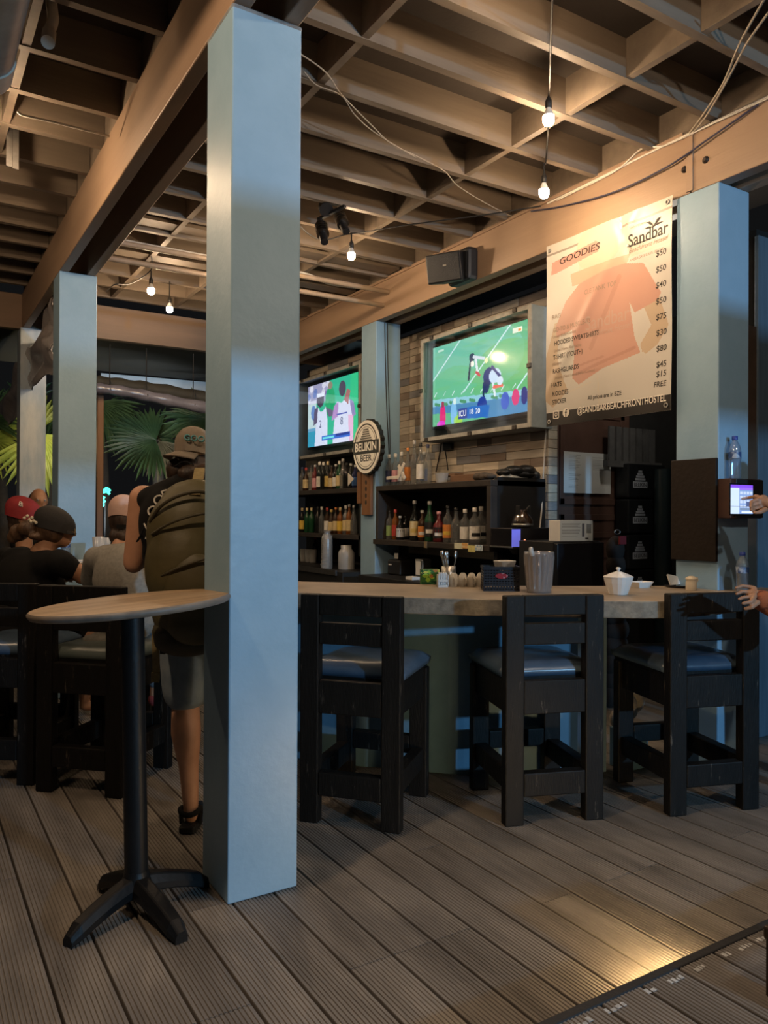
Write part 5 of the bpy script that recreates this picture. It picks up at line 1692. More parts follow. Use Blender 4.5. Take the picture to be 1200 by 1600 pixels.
# ---- corner behind the bar: fridge, papers, jacket, crates, notice
fr_ = thing('mini_fridge', (4.05, 4.08, 0), 'black under-counter fridge in front of the brown door', 'fridge')
xa, xb_ = at(871, 880, Y=3.88).x, at(944, 880, Y=3.88).x
MB().box((xa, 3.92, 0), (xb_, 4.27, 1.228)).build('fridge_body', BLACK, fr_, bevel=0.006)
MB().box((xa, 3.88, 0.05), (xb_, 3.916, 1.218)).build('fridge_door', BLACKGLOSS, fr_, bevel=0.006)
xa2, xb2 = at(875, 840, Y=3.95).x, at(926, 840, Y=3.95).x
bx_ = thing('menu_box', ((xa2+xb2)/2, 4.0, 1.229), 'printed white box standing on the black fridge', 'box')
MB().box((xa2, 3.95, 1.229), (xb2, 4.06, 1.374)).build('box_body', PAPER, bx_, bevel=0.002)
c = Canvas(80, 40, g(205, 215, 222))
for k in range(11):
    c.line(0.06, 0.16+0.06*k, 0.06+0.56*random.uniform(0.8, 1), 0.16+0.06*k, 0.012, g(120, 128, 140), 0.8)
c.rect(0.66, 0.15, 0.74, 0.80, g(90, 96, 110))
c.rect(0.80, 0.18, 0.95, 0.62, g(70, 80, 90), 0.7)
c.rect(0.76, 0.86, 0.86, 0.93, g(60, 60, 66))
c.sheet('printed_front', vcol_mat('paper_print', 0.7), bx_, lambda u, v: (xa2+(xb2-xa2)*u, 3.9485, 1.374-0.145*v))
A, B = at(881, 705, Y=4.628), at(954, 772, Y=4.628)
nt_ = thing('paper_notice', ((A.x+B.x)/2, 4.628, B.z), 'large printed paper notice on the brown door', 'notice')
MB().box((A.x, 4.628, B.z), (B.x, 4.631, A.z)).build('sheet', PAPER, nt_)
c = Canvas(90, 84, g(206, 208, 206))
for k in range(26):
    if k in (13, 20):
        continue
    c.line(0.10, 0.08+0.033*k, 0.10+0.25*random.uniform(0.45, 1), 0.08+0.033*k, 0.009, g(140, 142, 142), 0.8)
for k in range(10):
    c.line(0.60, 0.11+0.033*k, 0.60+0.26*random.uniform(0.8, 1), 0.11+0.033*k, 0.010, g(135, 138, 138), 0.8)
c.sheet('print', MATS['paper_print'], nt_, lambda u, v: (A.x+(B.x-A.x)*u, 4.6272, A.z+(B.z-A.z)*v))
# jacket on the fridge corner with a red tag
b = MB()
x0 = at(966, 890, Y=3.98).x
for k in range(10):
    z = 0.08+0.12*k
    wv = 0.15-0.008*k
    b.ell((x0+0.012*math.sin(k*2), 4.0, z), (wv, 0.06, 0.10), n=14, m=8)
jk = thing('jacket', (x0, 4.0, 0), 'dark jacket piled up beside the fridge with keys and a red tag', 'jacket')
b.build('cloth', mat('dark_jacket_cloth', (0.022, 0.015, 0.012), 0.9, col2=(0.014, 0.01, 0.009), scale=12, bump=0.6, bscale=14), jk)
MB().box((x0-0.06, 3.91, 1.20), (x0+0.005, 3.925, 1.26)).build('tag', mat('red_cloth_tag', (0.18, 0.015, 0.02), 0.6), jk)
MB().tube([(x0-0.09+0.03*math.cos(t), 3.91, 1.29+0.016*math.sin(t)) for t in [2*PI*i/12 for i in range(12)]], 0.004, 6, closed=True).build('key_ring', STEEL, jk)
# stacked crates with the temple logo
CR_ = mat('dark_crate_plastic', (0.008, 0.009, 0.011), 0.35, col2=(0.012, 0.013, 0.015), scale=9)
LOGO = mat('faded_logo', (0.34, 0.37, 0.42), 0.6)
YC = 4.47
xl, xr = at(982, 800, Y=YC).x, at(1040, 800, Y=YC).x
NM = ['lowest', 'second', 'third', 'top']
for k in range(4):
    z0 = 0.66+0.30*k
    ct = thing('beer_crate', ((xl+xr)/2, 4.54, z0), '%s dark beer crate of the stack beside the brown door' % NM[k], 'crate', 'stack of dark beer crates')
    MB().box((xl, YC, z0), (xr, 4.615, z0+0.29)).build('crate_body', CR_, ct, bevel=0.012)
    cx = at(1000, 800, Y=YC).x
    e = MB()
    for j, w_ in enumerate((0.062, 0.050, 0.034, 0.022)):
        e.box((cx-w_, YC-0.003, z0+0.150+0.022*j), (cx+w_, YC-0.0005, z0+0.168+0.022*j))
    e.build('temple_mark', LOGO, ct)
    e = MB().box((cx-0.088, YC-0.003, z0+0.085), (cx+0.088, YC-0.0005, z0+0.140))
    e.build('name_band', LOGO, ct)
    text('lettering', 'BELIKIN', 0.05, FACE_MY(Vector((cx, YC-0.0035, z0+0.112))), CR_, ct, extrude=0.0004, width=0.15)
MB().box((xl-0.01, YC-0.02, 0), (xr+0.01, 4.615, 0.655)).build('crate_stand', BLACK, label='black stand below the dark beer crates', cat='stand')
xg = at(1049, 800, Y=4.22).x
MB().cyl((xg, 4.30, 0.0), (xg, 4.30, 1.80), 0.07, n=20).build('tall_cylinder', mat('dark_teal_metal', (0.012, 0.022, 0.026), 0.35, 0.3, col2=(0.016, 0.028, 0.03), scale=6), label='tall dark teal cylinder next to the beer crates', cat='cylinder')
# clutter under the counter end, seen through the last stool
MB().box((3.40, 2.93, 0.0), (3.56, 3.07, 0.22)).build('blue_box', BLUE_BAR, bevel=0.006, label='blue box under the counter end behind the last stool', cat='box')
b = MB()
for k in range(8):
    b.ell((3.47+random.uniform(-0.06, 0.06), 3.0+random.uniform(-0.03, 0.03), 0.29+random.uniform(-0.02, 0.07)), (0.06, 0.05, 0.06), n=10, m=7)
b.build('plastic_bag', mat('crinkled_bag', (0.50, 0.44, 0.34), 0.3, col2=(0.36, 0.31, 0.24), scale=12, bump=1.0, bscale=26), label='crinkled plastic bag on the blue box under the counter', cat='bag')

# low dark stool at the picture edge on the raised deck
ls = thing('low_stool', (2.2, 1.1, 0.1), 'low dark brown wooden stool on the raised deck', 'stool')
DB = mat('dark_brown_stool_wood', (0.05, 0.026, 0.014), 0.5, col2=(0.03, 0.016, 0.01), scale=6, bump=0.15)
MB().box((2.0, 0.95, 0.255), (2.36, 1.262, 0.29)).build('seat', DB, ls, bevel=0.005)
for x_ in (2.004, 2.31):
    for y_ in (0.955, 1.212):
        MB().box((x_, y_, 0.1), (x_+0.045, y_+0.045, 0.255)).build('leg', DB, ls, bevel=0.004)

# ================================================================== BEYOND THE ROOF EDGE
LEAF = [mat('palm_leaf_lit', (0.30, 0.36, 0.07), 0.45, col2=(0.20, 0.28, 0.05), scale=5, rand=0.15), mat('palm_leaf_dark', (0.055, 0.105, 0.04), 0.4, col2=(0.035, 0.07, 0.03), scale=5, rand=0.2), mat('palm_leaf_dry', (0.16, 0.13, 0.07), 0.6, col2=(0.10, 0.08, 0.04), scale=6, rand=0.2)]  # the lit leaf colour holds the garden lamp's yellow-green light
TRUNK = mat('palm_trunk', (0.06, 0.045, 0.03), 0.9, col2=(0.035, 0.027, 0.02), scale=14, bump=0.6)


def frond(hub, dirv, nrm, rad_, n, spread, mt, parent, droop=0.25, stalk=None):
    b = MB()
    d = Vector(dirv).normalized()
    nn = Vector(nrm)
    nn = (nn-d*nn.dot(d)).normalized()
    s = d.cross(nn)
    for k in range(n):
        a = (k/(n-1)-0.5)*spread+random.uniform(-0.03, 0.03)
        u = d*math.cos(a)+s*math.sin(a)
        L = rad_*random.uniform(0.82, 1.05)*(1-0.25*abs(a)/spread)
        pv = u.cross(nn)
        rows_ = []
        for j in range(6):
            t = j/5
            c_ = Vector(hub)+u*(L*t)+nn*(0.04*t)-Vector((0, 0, droop*L*t**2.4*random.uniform(0.7, 1.2)))
            wd = L*0.042*(0.35+2.2*t*(1-t)+0.15)*(1 if t < 0.98 else 0.05)
            rows_.append((c_-pv*wd+nn*wd*0.35, c_, c_+pv*wd+nn*wd*0.35))
        vs = [p for r_ in rows_ for p in r_]
        fs = []
        for j in range(5):
            fs += [(3*j, 3*j+1, 3*j+4, 3*j+3), (3*j+1, 3*j+2, 3*j+5, 3*j+4)]
        b.add(vs, fs, 0, False)
    if stalk is not None:
        b.tube([stalk, (Vector(stalk)+Vector(hub))/2+Vector((0, 0, 0.05)), hub], 0.014, 6)
    return b.build('frond', mt, parent)


random.seed(17)
fy = Vector((_f[0], _f[1], 0))
rx = Vector((_r[0], _r[1], 0))


def palm(px_, py_, D, label, fr):
    h = at(px_, py_, D=D)
    t = thing('palm', (h.x, h.y, -0.15), label, 'palm tree', 'garden palms beyond the roof')
    base_ = Vector((h.x+0.15, h.y+0.2, -0.15))
    crown = Vector((h.x+0.1, h.y+0.25, h.z+0.05))
    MB().tube([base_, (base_+crown)/2+Vector((0.05, 0, 0)), crown], [0.10, 0.085, 0.07], 10).build('trunk', TRUNK, t)
    for hx, hy, dD, da, dz, df, R_, n, sp_, mi, dr in fr:
        hub = at(hx, hy, D=D+dD)
        frond(hub, rx*da+Vector((0, 0, dz))+fy*df, -fy+Vector((0, 0, 0.5)), R_, n, sp_, LEAF[mi], t, dr, crown)
    return t


palm(64, 690, 10.2, 'lamplit yellow-green fan palm between the two far posts', (
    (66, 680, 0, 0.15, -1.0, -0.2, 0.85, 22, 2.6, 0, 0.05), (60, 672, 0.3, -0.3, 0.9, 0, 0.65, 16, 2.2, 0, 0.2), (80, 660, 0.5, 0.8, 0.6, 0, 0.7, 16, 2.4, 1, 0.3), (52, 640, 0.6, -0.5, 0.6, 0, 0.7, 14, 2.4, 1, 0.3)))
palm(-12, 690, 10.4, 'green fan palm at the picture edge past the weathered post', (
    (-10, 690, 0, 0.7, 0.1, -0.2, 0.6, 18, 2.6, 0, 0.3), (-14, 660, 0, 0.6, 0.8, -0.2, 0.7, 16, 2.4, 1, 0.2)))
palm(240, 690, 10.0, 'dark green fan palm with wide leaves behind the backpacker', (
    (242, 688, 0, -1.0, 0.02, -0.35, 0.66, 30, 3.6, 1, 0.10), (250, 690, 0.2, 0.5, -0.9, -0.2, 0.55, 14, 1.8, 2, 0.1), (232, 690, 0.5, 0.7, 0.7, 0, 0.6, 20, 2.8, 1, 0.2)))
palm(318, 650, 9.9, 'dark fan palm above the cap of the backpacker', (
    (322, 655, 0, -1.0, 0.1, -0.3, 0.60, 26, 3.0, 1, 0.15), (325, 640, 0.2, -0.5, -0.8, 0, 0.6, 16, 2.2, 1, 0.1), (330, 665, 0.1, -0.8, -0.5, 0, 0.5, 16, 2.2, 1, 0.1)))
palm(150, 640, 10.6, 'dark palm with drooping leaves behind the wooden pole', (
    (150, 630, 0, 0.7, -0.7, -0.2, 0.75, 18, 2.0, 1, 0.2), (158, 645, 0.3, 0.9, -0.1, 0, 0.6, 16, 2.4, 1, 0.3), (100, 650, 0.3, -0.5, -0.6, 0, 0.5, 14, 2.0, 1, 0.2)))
# lamps in the garden
gl_ = at(56, 684, D=9.7)
glp = thing('garden_lamp', gl_, 'small bright garden lamp among the palm leaves', 'lamp')
MB().ell(gl_, 0.045, n=12, m=8).build('lamp_globe', mat('garden_lamp_glow', (1, 0.9, 0.7), emit=(1.0, 0.80, 0.50), estr=160), glp)
MB().cyl((gl_.x, gl_.y, -0.15), gl_-Vector((0, 0, 0.04)), 0.015, n=8).build('lamp_pole', BLACK, glp)
kelvin_light('garden_flood', 'SPOT', (2.6, 9.3, 1.2), 60, (0.85, 0.95, 1.0), 0.1, (1.9, 10.5, 2.6), spot=1.9)
# neon palm sign
NEON = mat('green_neon', (0.1, 0.9, 0.6), emit=(0.05, 0.85, 0.55), estr=2.2)
nz = thing('neon_sign', at(163, 780, D=9.5), 'green neon palm tree sign behind the wooden pole', 'neon sign')
nD = 9.4
for pts in ([(160, 770), (166, 763), (172, 767)], [(161, 769), (167, 768), (171, 772)], [(159, 766), (156, 770), (154, 776)], [(163, 776), (160, 780)], [(164, 782), (160, 786)], [(162, 788), (159, 792)]):
    MB().tube(spline([at(x, y, D=nD) for x, y in pts], 4), 0.016, 8).build('tube', NEON, nz)
MB().cyl(at(163, 780, D=nD+0.05), Vector((at(163, 780, D=nD+0.05).x, at(163, 780, D=nD+0.05).y, -0.15)), 0.02, n=8).build('stand', BLACK, nz)
# brown pole
p = at(156, 700, Y=8.88)
MB().box((p.x-0.035, 8.85, 0.0), (p.x+0.035, 8.91, at(156, 617, Y=8.88).z)).build('wooden_pole', mat('brown_pole_wood', (0.24, 0.13, 0.07), 0.6, col2=(0.17, 0.09, 0.05), scale=5, stretch=(3, 3, 0.2)), bevel=0.01, label='thin brown wooden pole beside the column behind the diners', cat='pole')
# awning, pale sheet and rolled plastic curtains
ZA = at(245, 588, Y=10.3).z
AWN = mat('dark_awning', (0.022, 0.022, 0.020), 0.9, col2=(0.03, 0.028, 0.022), scale=3)
MB().add([(-2.4, 8.63, 3.26), (4.2, 8.63, 3.26), (4.2, 10.3, ZA), (-2.4, 10.3, ZA), (-2.4, 8.63, 3.30), (4.2, 8.63, 3.30), (4.2, 10.3, ZA+0.04), (-2.4, 10.3, ZA+0.04)], [(0, 3, 2, 1), (4, 5, 6, 7), (0, 1, 5, 4), (1, 2, 6, 5), (2, 3, 7, 6), (3, 0, 4, 7)]).build('awning', AWN, label='dark awning beyond the far beam', cat='awning')
b = MB()
A = [at(x, y, Y=10.3) for x, y in ((158, 583), (335, 598))]
B = [at(x, y, Y=10.3) for x, y in ((158, 587), (335, 622))]
b.add([A[0], A[1], B[1], B[0]]+[q+Vector((0, 0.02, 0)) for q in (A[0], A[1], B[1], B[0])], [(0, 1, 2, 3), (4, 7, 6, 5), (0, 4, 5, 1), (1, 5, 6, 2), (2, 6, 7, 3), (3, 7, 4, 0)])
b.build('tarp', mat('pale_tarp', (0.62, 0.68, 0.72), 0.5, col2=(0.5, 0.57, 0.62), scale=3), label='pale tarp wedge under the dark awning', cat='tarp')
kelvin_light('tarp_flood', 'SPOT', (2.4, 9.0, 2.5), 14, (0.85, 0.93, 1.0), 0.08, (2.6, 10.3, 3.0), spot=1.6)
CURT = mat('milky_curtain_plastic', (0.20, 0.195, 0.23), 0.25, col2=(0.13, 0.125, 0.15), scale=5, bump=0.5, bscale=9, spec=0.8)
OLIVE = mat('olive_curtain_roll', (0.055, 0.05, 0.035), 0.7, col2=(0.04, 0.035, 0.025), scale=5, bump=0.4, bscale=12)


def roll(pts, radii, mt, name, label):
    P = spline(pts, 6)
    rs = np.interp(np.linspace(0, 1, len(P)), np.linspace(0, 1, len(radii)), radii)
    rs = [r_*(1+0.12*math.sin(i*1.7)) for i, r_ in enumerate(rs)]
    t = thing(name, P[len(P)//2], label, 'curtain')
    MB().tube(P, rs, 12).build('roll', mt, t)
    for k in (3, len(P)//2, len(P)-4):
        MB().tube([P[k]-Vector((0, 0, rs[k]+0.004)), P[k]+Vector((0, -rs[k]-0.004, 0)), P[k]+Vector((0, 0, rs[k]+0.004)), Vector((P[k].x, P[k].y, 3.24))], 0.006, 6).build('tie', CABLE_B, t)
    return t


roll([at(150, 597, Y=8.95), at(200, 603, Y=8.95), at(260, 612, Y=8.95), at(335, 625, Y=8.95)], [0.07, 0.075, 0.08, 0.08], OLIVE, 'rolled_curtain', 'olive rolled curtain under the awning')
roll([at(150, 606, Y=8.72), at(200, 613, Y=8.72), at(260, 625, Y=8.72), at(335, 640, Y=8.72)], [0.055, 0.06, 0.065, 0.07], CURT, 'rolled_curtain', 'milky rolled plastic curtain above the dark fan palm')
# crumpled sheet hanging from the beam between the two posts
tp = spline([at(92, 460, X=1.12), at(74, 488, X=1.10), at(48, 545, X=1.10), at(26, 580, X=1.08), at(2, 628, X=1.05)], 8)
bt = spline([at(92, 568, X=1.12), at(82, 580, X=1.10), at(62, 598, X=1.10), at(38, 630, X=1.08), at(16, 668, X=1.05)], 8)
b = MB()
nu, nv = len(tp), 12
vf, vb = [], []
for i in range(nu):
    for j in range(nv+1):
        t_ = j/nv
        q = tp[i]*(1-t_)+bt[i]*t_
        off = 0.035*math.sin(t_*9+i*0.35)+0.02*math.sin(t_*17-i*0.5)+0.05*math.sin(t_*PI)
        vf.append(q+Vector((-off, 0, 0.02*math.sin(i*0.9+t_*3))))
        vb.append(q+Vector((-off+0.012, 0, 0.02*math.sin(i*0.9+t_*3))))
n1 = nv+1
fs = [(i*n1+j, i*n1+j+1, (i+1)*n1+j+1, (i+1)*n1+j) for i in range(nu-1) for j in range(nv)]
b.add(vf+vb, fs+[tuple(k+len(vf) for k in f[::-1]) for f in fs], 0, True)
b.build('plastic_curtain', mat('clear_sheet_plastic', (0.46, 0.43, 0.42), 0.22, col2=(0.32, 0.30, 0.31), scale=4, bump=0.4, bscale=9, spec=0.8), label='crumpled plastic curtain sagging between two blue posts', cat='curtain')

# ================================================================== DINERS' TABLE
dtx, dty, dtz = 1.02, 5.45, 1.06
dt = thing('high_table', (dtx, dty, 0), 'high wooden table where the diners eat', 'table', rotz=-0.35)
MB().box((-0.62, -0.34, dtz-0.04), (0.5, 0.34, dtz)).build('table_top', mat('pale_table_wood', (0.40, 0.30, 0.19), 0.5, col2=(0.3, 0.22, 0.14), scale=5, stretch=(0.3, 3, 1)), dt, local=True, bevel=0.006)
for sx in (-0.55, 0.43):
    for sy in (-0.28, 0.28):
        MB().box((sx-0.035, sy-0.035, 0), (sx+0.035, sy+0.035, dtz-0.04)).build('leg', BLACKWOOD, dt, local=True, bevel=0.004)


def on_t(px_, py_):
    q_ = at(px_, 804, D=py_)
    q_.z = dtz
    return q_


def plate(px_, py_, label):
    q = on_t(px_, py_)
    MB().lathe([(0.06, 0), (0.075, 0.003), (0.115, 0.016), (0.112, 0.018), (0.07, 0.007)], q, 24).build('plate', WHITE, label=label, cat='plate', group='plates on the high table')


def glass_cup(px_, py_, label, h=0.13):
    q = on_t(px_, py_)
    MB().lathe([(0.030, 0), (0.032, 0.004), (0.042, h), (0.039, h), (0.030, 0.008)], q, 16).build('plastic_cup', G_PLASTIC, label=label, cat='cup', group='cups on the high table')


plate(112, 5.25, 'white plate in front of the diner in black')
plate(138, 5.45, 'white plate beyond the bent arm')
glass_cup(154, 5.5, 'clear cup beside the brown pole', 0.18)
glass_cup(164, 5.62, 'clear cup nearest the pink cap', 0.17)
q = on_t(103, 5.6)
water_bottle(q.x, q.y, dtz, 0.21, 'plastic water bottle on the diners table by the glasses')

# ================================================================== PEOPLE
def cap_(p0, p1, r0, r1, n=14):
    """tapered capsule as rings"""
    p0, p1 = Vector(p0), Vector(p1)
    d = p1-p0
    L = max(d.length, 1e-4)
    t = d/L
    pts, rs = [], []
    for a in (-1.45, -1.0, -0.5):
        pts.append(p0+t*(r0*math.sin(a)))
        rs.append(r0*math.cos(a))
    pts += [p0, p1]
    rs += [r0, r1]
    for a in (0.5, 1.0, 1.45):
        pts.append(p1+t*(r1*math.sin(a)))
        rs.append(r1*math.cos(a))
    return MB().tube(pts, rs, n)


def blob(name, prims, voxel, mt, parent, smooth=4, label=None):
    """one continuous skin round overlapping rounded volumes"""
    me = bpy.data.meshes.new('tmp')
    V, Fc = [], []
    for pr_ in prims:
        if pr_[0] == 'c':
            b_ = cap_(*pr_[1:])
        elif pr_[0] == 'e':
            b_ = MB().ell(pr_[1], pr_[2], pr_[3] if len(pr_) > 3 else None, 18, 12)
        elif pr_[0] == 'b':
            b_ = MB().box((-1, -1, -1), (1, 1, 1), M=pr_[1])
        # weld caps so that each volume is closed
        bm = bmesh.new()
        vs = [bm.verts.new(p) for p in b_.v]
        for f in b_.f:
            try:
                bm.faces.new([vs[i] for i in f])
            except ValueError:
                pass
        bmesh.ops.remove_doubles(bm, verts=bm.verts, dist=1e-5)
        bmesh.ops.recalc_face_normals(bm, faces=bm.faces)
        o0 = len(V)
        bm.verts.index_update()
        V += [tuple(v.co) for v in bm.verts]
        Fc += [tuple(o0+v.index for v in f.verts) for f in bm.faces]
        bm.free()
    me.from_pydata(V, [], Fc)
    o = bpy.data.objects.new('tmp', me)
    COL.objects.link(o)
    md = o.modifiers.new('r', 'REMESH')
    md.mode = 'VOXEL'
    md.voxel_size = voxel
    md.use_smooth_shade = True
    if smooth:
        ms = o.modifiers.new('s', 'SMOOTH')
        ms.factor = 0.5
        ms.iterations = smooth
    dg = bpy.context.evaluated_depsgraph_get()
    me2 = bpy.data.meshes.new_from_object(o.evaluated_get(dg))
    bpy.data.objects.remove(o)
    me2.name = name
    me2.transform(wm(parent).inverted())
    me2.materials.clear()
    me2.materials.append(mt)
    me2.polygons.foreach_set('use_smooth', [True]*len(me2.polygons))
    r_ = bpy.data.objects.new(name, me2)
    COL.objects.link(r_)
    r_.parent = parent
    WORLD[r_.name] = wm(parent)
    if label:
        r_['label'] = label
    return r_


def skin(name, c1, c2):
    return mat(name, c1, 0.5, col2=c2, scale=14, bump=0.05, bscale=60)


SKIN_L = skin('fair_skin', (0.50, 0.27, 0.17), (0.44, 0.23, 0.14))
SKIN_M = skin('tan_skin', (0.36, 0.19, 0.11), (0.31, 0.16, 0.09))
HAIR = mat('dark_brown_hair', (0.022, 0.014, 0.010), 0.5, col2=(0.05, 0.03, 0.02), scale=30, stretch=(1, 1, 0.2), bump=0.6, bscale=60)
HAIR2 = mat('brown_hair', (0.06, 0.032, 0.018), 0.5, col2=(0.11, 0.06, 0.03), scale=30, stretch=(1, 1, 0.2), bump=0.6, bscale=60)
BLKCLOTH = mat('black_cotton', (0.007, 0.007, 0.0075), 0.9, spec=0.2, col2=(0.010, 0.010, 0.010), scale=8, bump=0.35, bscale=9)
GREYCLOTH = mat('grey_marl_cotton', (0.26, 0.25, 0.22), 0.9, col2=(0.20, 0.19, 0.17), scale=60, bump=0.35, bscale=10)
DENIM = mat('washed_denim', (0.13, 0.17, 0.21), 0.8, col2=(0.20, 0.24, 0.27), scale=9, bump=0.3, bscale=14)
OLIVEN = mat('olive_nylon', (0.085, 0.072, 0.030), 0.55, col2=(0.065, 0.055, 0.024), scale=5, bump=0.5, bscale=9)
OLIVED = mat('dark_olive_nylon', (0.050, 0.042, 0.020), 0.6, col2=(0.035, 0.03, 0.015), scale=5, bump=0.4, bscale=12)
STRAP = mat('tan_webbing', (0.22, 0.17, 0.075), 0.7, col2=(0.17, 0.13, 0.055), scale=60)


class Fig:
    """places points of a figure: a metres to the picture's right, b metres away from the camera, z height"""
    def __init__(self, px_, D):
        self.D = D
        p_ = at(px_, 804, D=D)
        self.o = Vector((p_.x, p_.y, 0))
        self.px = px_

    def __call__(self, a, b_, z):
        return self.o+rx*a+fy*b_+Vector((0, 0, z))

    def p(self, x, y, b_=0.0):
        return at(x, y, D=self.D+b_)


ROT = lambda deg: Matrix.Rotation(math.radians(deg), 4, 'Z')
VIEW = Matrix(((rx.x, fy.x, 0, 0), (rx.y, fy.y, 0, 0), (0, 0, 1, 0), (0, 0, 0, 1)))   # local a,b,z axes to world


def head(F, c_, tilt=0.0, face=None, s=1.0):
    """skull, jaw, neck volumes; face = unit vector the face looks to"""
    f_ = Vector(face).normalized()
    up = Vector((0, 0, 1))
    c_ = Vector(c_)
    side = f_.cross(up).normalized()
    Mh = Matrix(((side.x, f_.x, 0, 0), (side.y, f_.y, 0, 0), (side.z, f_.z, 1, 0), (0, 0, 0, 1)))
    pr = [('e', c_, (0.075*s, 0.095*s, 0.105*s), Mh), ('e', c_+f_*0.025*s-up*0.06*s, (0.058*s, 0.070*s, 0.065*s), Mh)]
    pr += [('e', c_+f_*0.098*s-up*0.022*s, (0.014*s, 0.016*s, 0.026*s), Mh)]              # nose
    for q in (-1, 1):
        pr.append(('e', c_+side*(0.077*s*q)-up*0.015*s-f_*0.005, (0.010*s, 0.022*s, 0.032*s), Mh))   # ears
        pr.append(('e', c_+side*(0.03*s*q)+f_*0.082*s+up*0.012*s, (0.022*s, 0.012*s, 0.010*s), Mh))  # brow
    pr.append(('e', c_+f_*0.088*s-up*0.065*s, (0.024*s, 0.012*s, 0.010*s), Mh))           # lips
    return pr, Mh, f_, side


def eyes(c_, Mh, f_, side, parent, s=1.0):
    for q in (-1, 1):
        MB().ell(Vector(c_)+side*(0.031*s*q)+f_*0.083*s-Vector((0, 0, 0.004)), 0.012*s, n=10, m=8).build('eye', mat('eye_white', (0.55, 0.52, 0.5), 0.2, col2=(0.02, 0.015, 0.01), scale=70), parent)


def cap_hat(c_, Mh, f_, side, parent, mt, brim_dir, s=1.0, brim=0.075, brim_mt=None, z=0.035, droop=0.015):
    """baseball cap: dome, brim, button"""
    c_ = Vector(c_)
    h = thing_child = None
    dome = MB()
    rings = []
    for i in range(8):
        a = i/7*PI/2*0.98
        rr_ = math.cos(a)
        rings.append([c_+(Mh @ Vector((0.085*s*rr_*math.cos(2*PI*k/20), 0.106*s*rr_*math.sin(2*PI*k/20), z*s+0.088*s*math.sin(a)))) for k in range(20)])
    rings.insert(0, [c_+(Mh @ Vector((0.085*s*math.cos(2*PI*k/20), 0.106*s*math.sin(2*PI*k/20), (z-0.042)*s))) for k in range(20)])
    dome.ring_loft(rings)
    cap_o = dome.build('cap', mt, parent)
    d = Vector(brim_dir).normalized()
    sd = d.cross(Vector((0, 0, 1))).normalized()
    b_ = MB()
    top, bot = [], []
    for j in range(5):
        for i in range(11):
            a = (i/10-0.5)*2.1
            base_r = 0.092*s+brim*s*(j/4)*math.cos(a*0.75)
            v_ = c_+d*(base_r*math.cos(a)+0.006)+sd*(0.088*s*math.sin(a))+Vector((0, 0, (z-0.018)*s-droop*(j/4)-0.012*abs(a)**2))
            top.append(v_+Vector((0, 0, 0.004)))
            bot.append(v_)
    fs = [(j*11+i, j*11+i+1, (j+1)*11+i+1, (j+1)*11+i) for j in range(4) for i in range(10)]
    b_.add(top+bot, fs+[tuple(q+55 for q in f[::-1]) for f in fs], 0, True)
    b_.build('brim', brim_mt or mt, cap_o)
    return cap_o


def hand(wrist, d, palm_n, s=1.0, curl=0.5, side=1):
    """palm and five fingers as capsule volumes; d finger direction, palm_n palm normal"""
    d = Vector(d).normalized()
    n_ = Vector(palm_n)
    n_ = (n_-d*n_.dot(d)).normalized()
    w_ = d.cross(n_)*side
    W = Vector(wrist)
    pr = [('c', W, W+d*0.035*s, 0.023*s, 0.024*s)]
    for k, (off, L, r_) in enumerate(((-0.030, 0.068, 0.0088), (-0.010, 0.078, 0.0092), (0.010, 0.074, 0.0090), (0.028, 0.060, 0.0080))):
        k0 = W+d*0.012*s+w_*off*0.7*s
        k1 = W+d*0.082*s+w_*off*s
        pr.append(('c', k0, k1, 0.014*s, 0.0115*s))
        cu = curl*(0.85+0.12*k)
        d1 = (d*math.cos(cu*0.6)+n_*math.sin(cu*0.6))
        d2 = (d*math.cos(cu*1.5)+n_*math.sin(cu*1.5))
        d3 = (d*math.cos(cu*2.2)+n_*math.sin(cu*2.2))
        a1 = k1+d1*L*0.48*s
        a2 = a1+d2*L*0.32*s
        a3 = a2+d3*L*0.24*s
        pr += [('c', k1, a1, r_*1.08*s, r_*s), ('c', a1, a2, r_*s, r_*0.93*s), ('c', a2, a3, r_*0.93*s, r_*0.82*s)]
    t0 = W+d*0.022*s-w_*0.022*s
    t1 = t0+(d*0.6-w_*0.75+n_*0.35).normalized()*0.040*s
    t2 = t1+(d*0.85-w_*0.30+n_*0.45).normalized()*0.032*s
    pr += [('c', t0, t1, 0.015*s, 0.0115*s), ('c', t1, t2, 0.0110*s, 0.009*s)]
    return pr


# ------------------------------------------------ standing backpacker
F = Fig(285, 3.50)
man = thing('person', F(0.03, 0, 0), 'standing person with olive backpack, black tank top and denim shorts', 'person')
mpx = 3.50/1216.3
zz = lambda y: CAM_H-(y-805)*mpx
A_ = lambda x: (x-285)*mpx
hc = F.p(306, 718, 0.10)
hp, Mh, hf, hs = head(F, hc, face=fy*0.9+rx*0.15-Vector((0, 0, 0.25)))
shL, shR = F.p(223, 779, 0.02), F.p(384, 762, 0.0)
elb, wrs = F.p(209, 880, 0.02), F.p(236, 868, 0.26)
elR, wrR = F.p(395, 880, 0.05), F.p(370, 880, 0.28)
pel = F.p(316, 985, -0.02)
hipL, kneL, ankL = F.p(285, 1000, -0.02), F.p(290, 1098, 0.0), F.p(298, 1255, -0.02)
hipR, kneR, ankR = F.p(345, 1000, 0.0), F.p(352, 1100, 0.05), F.p(356, 1262, 0.06)
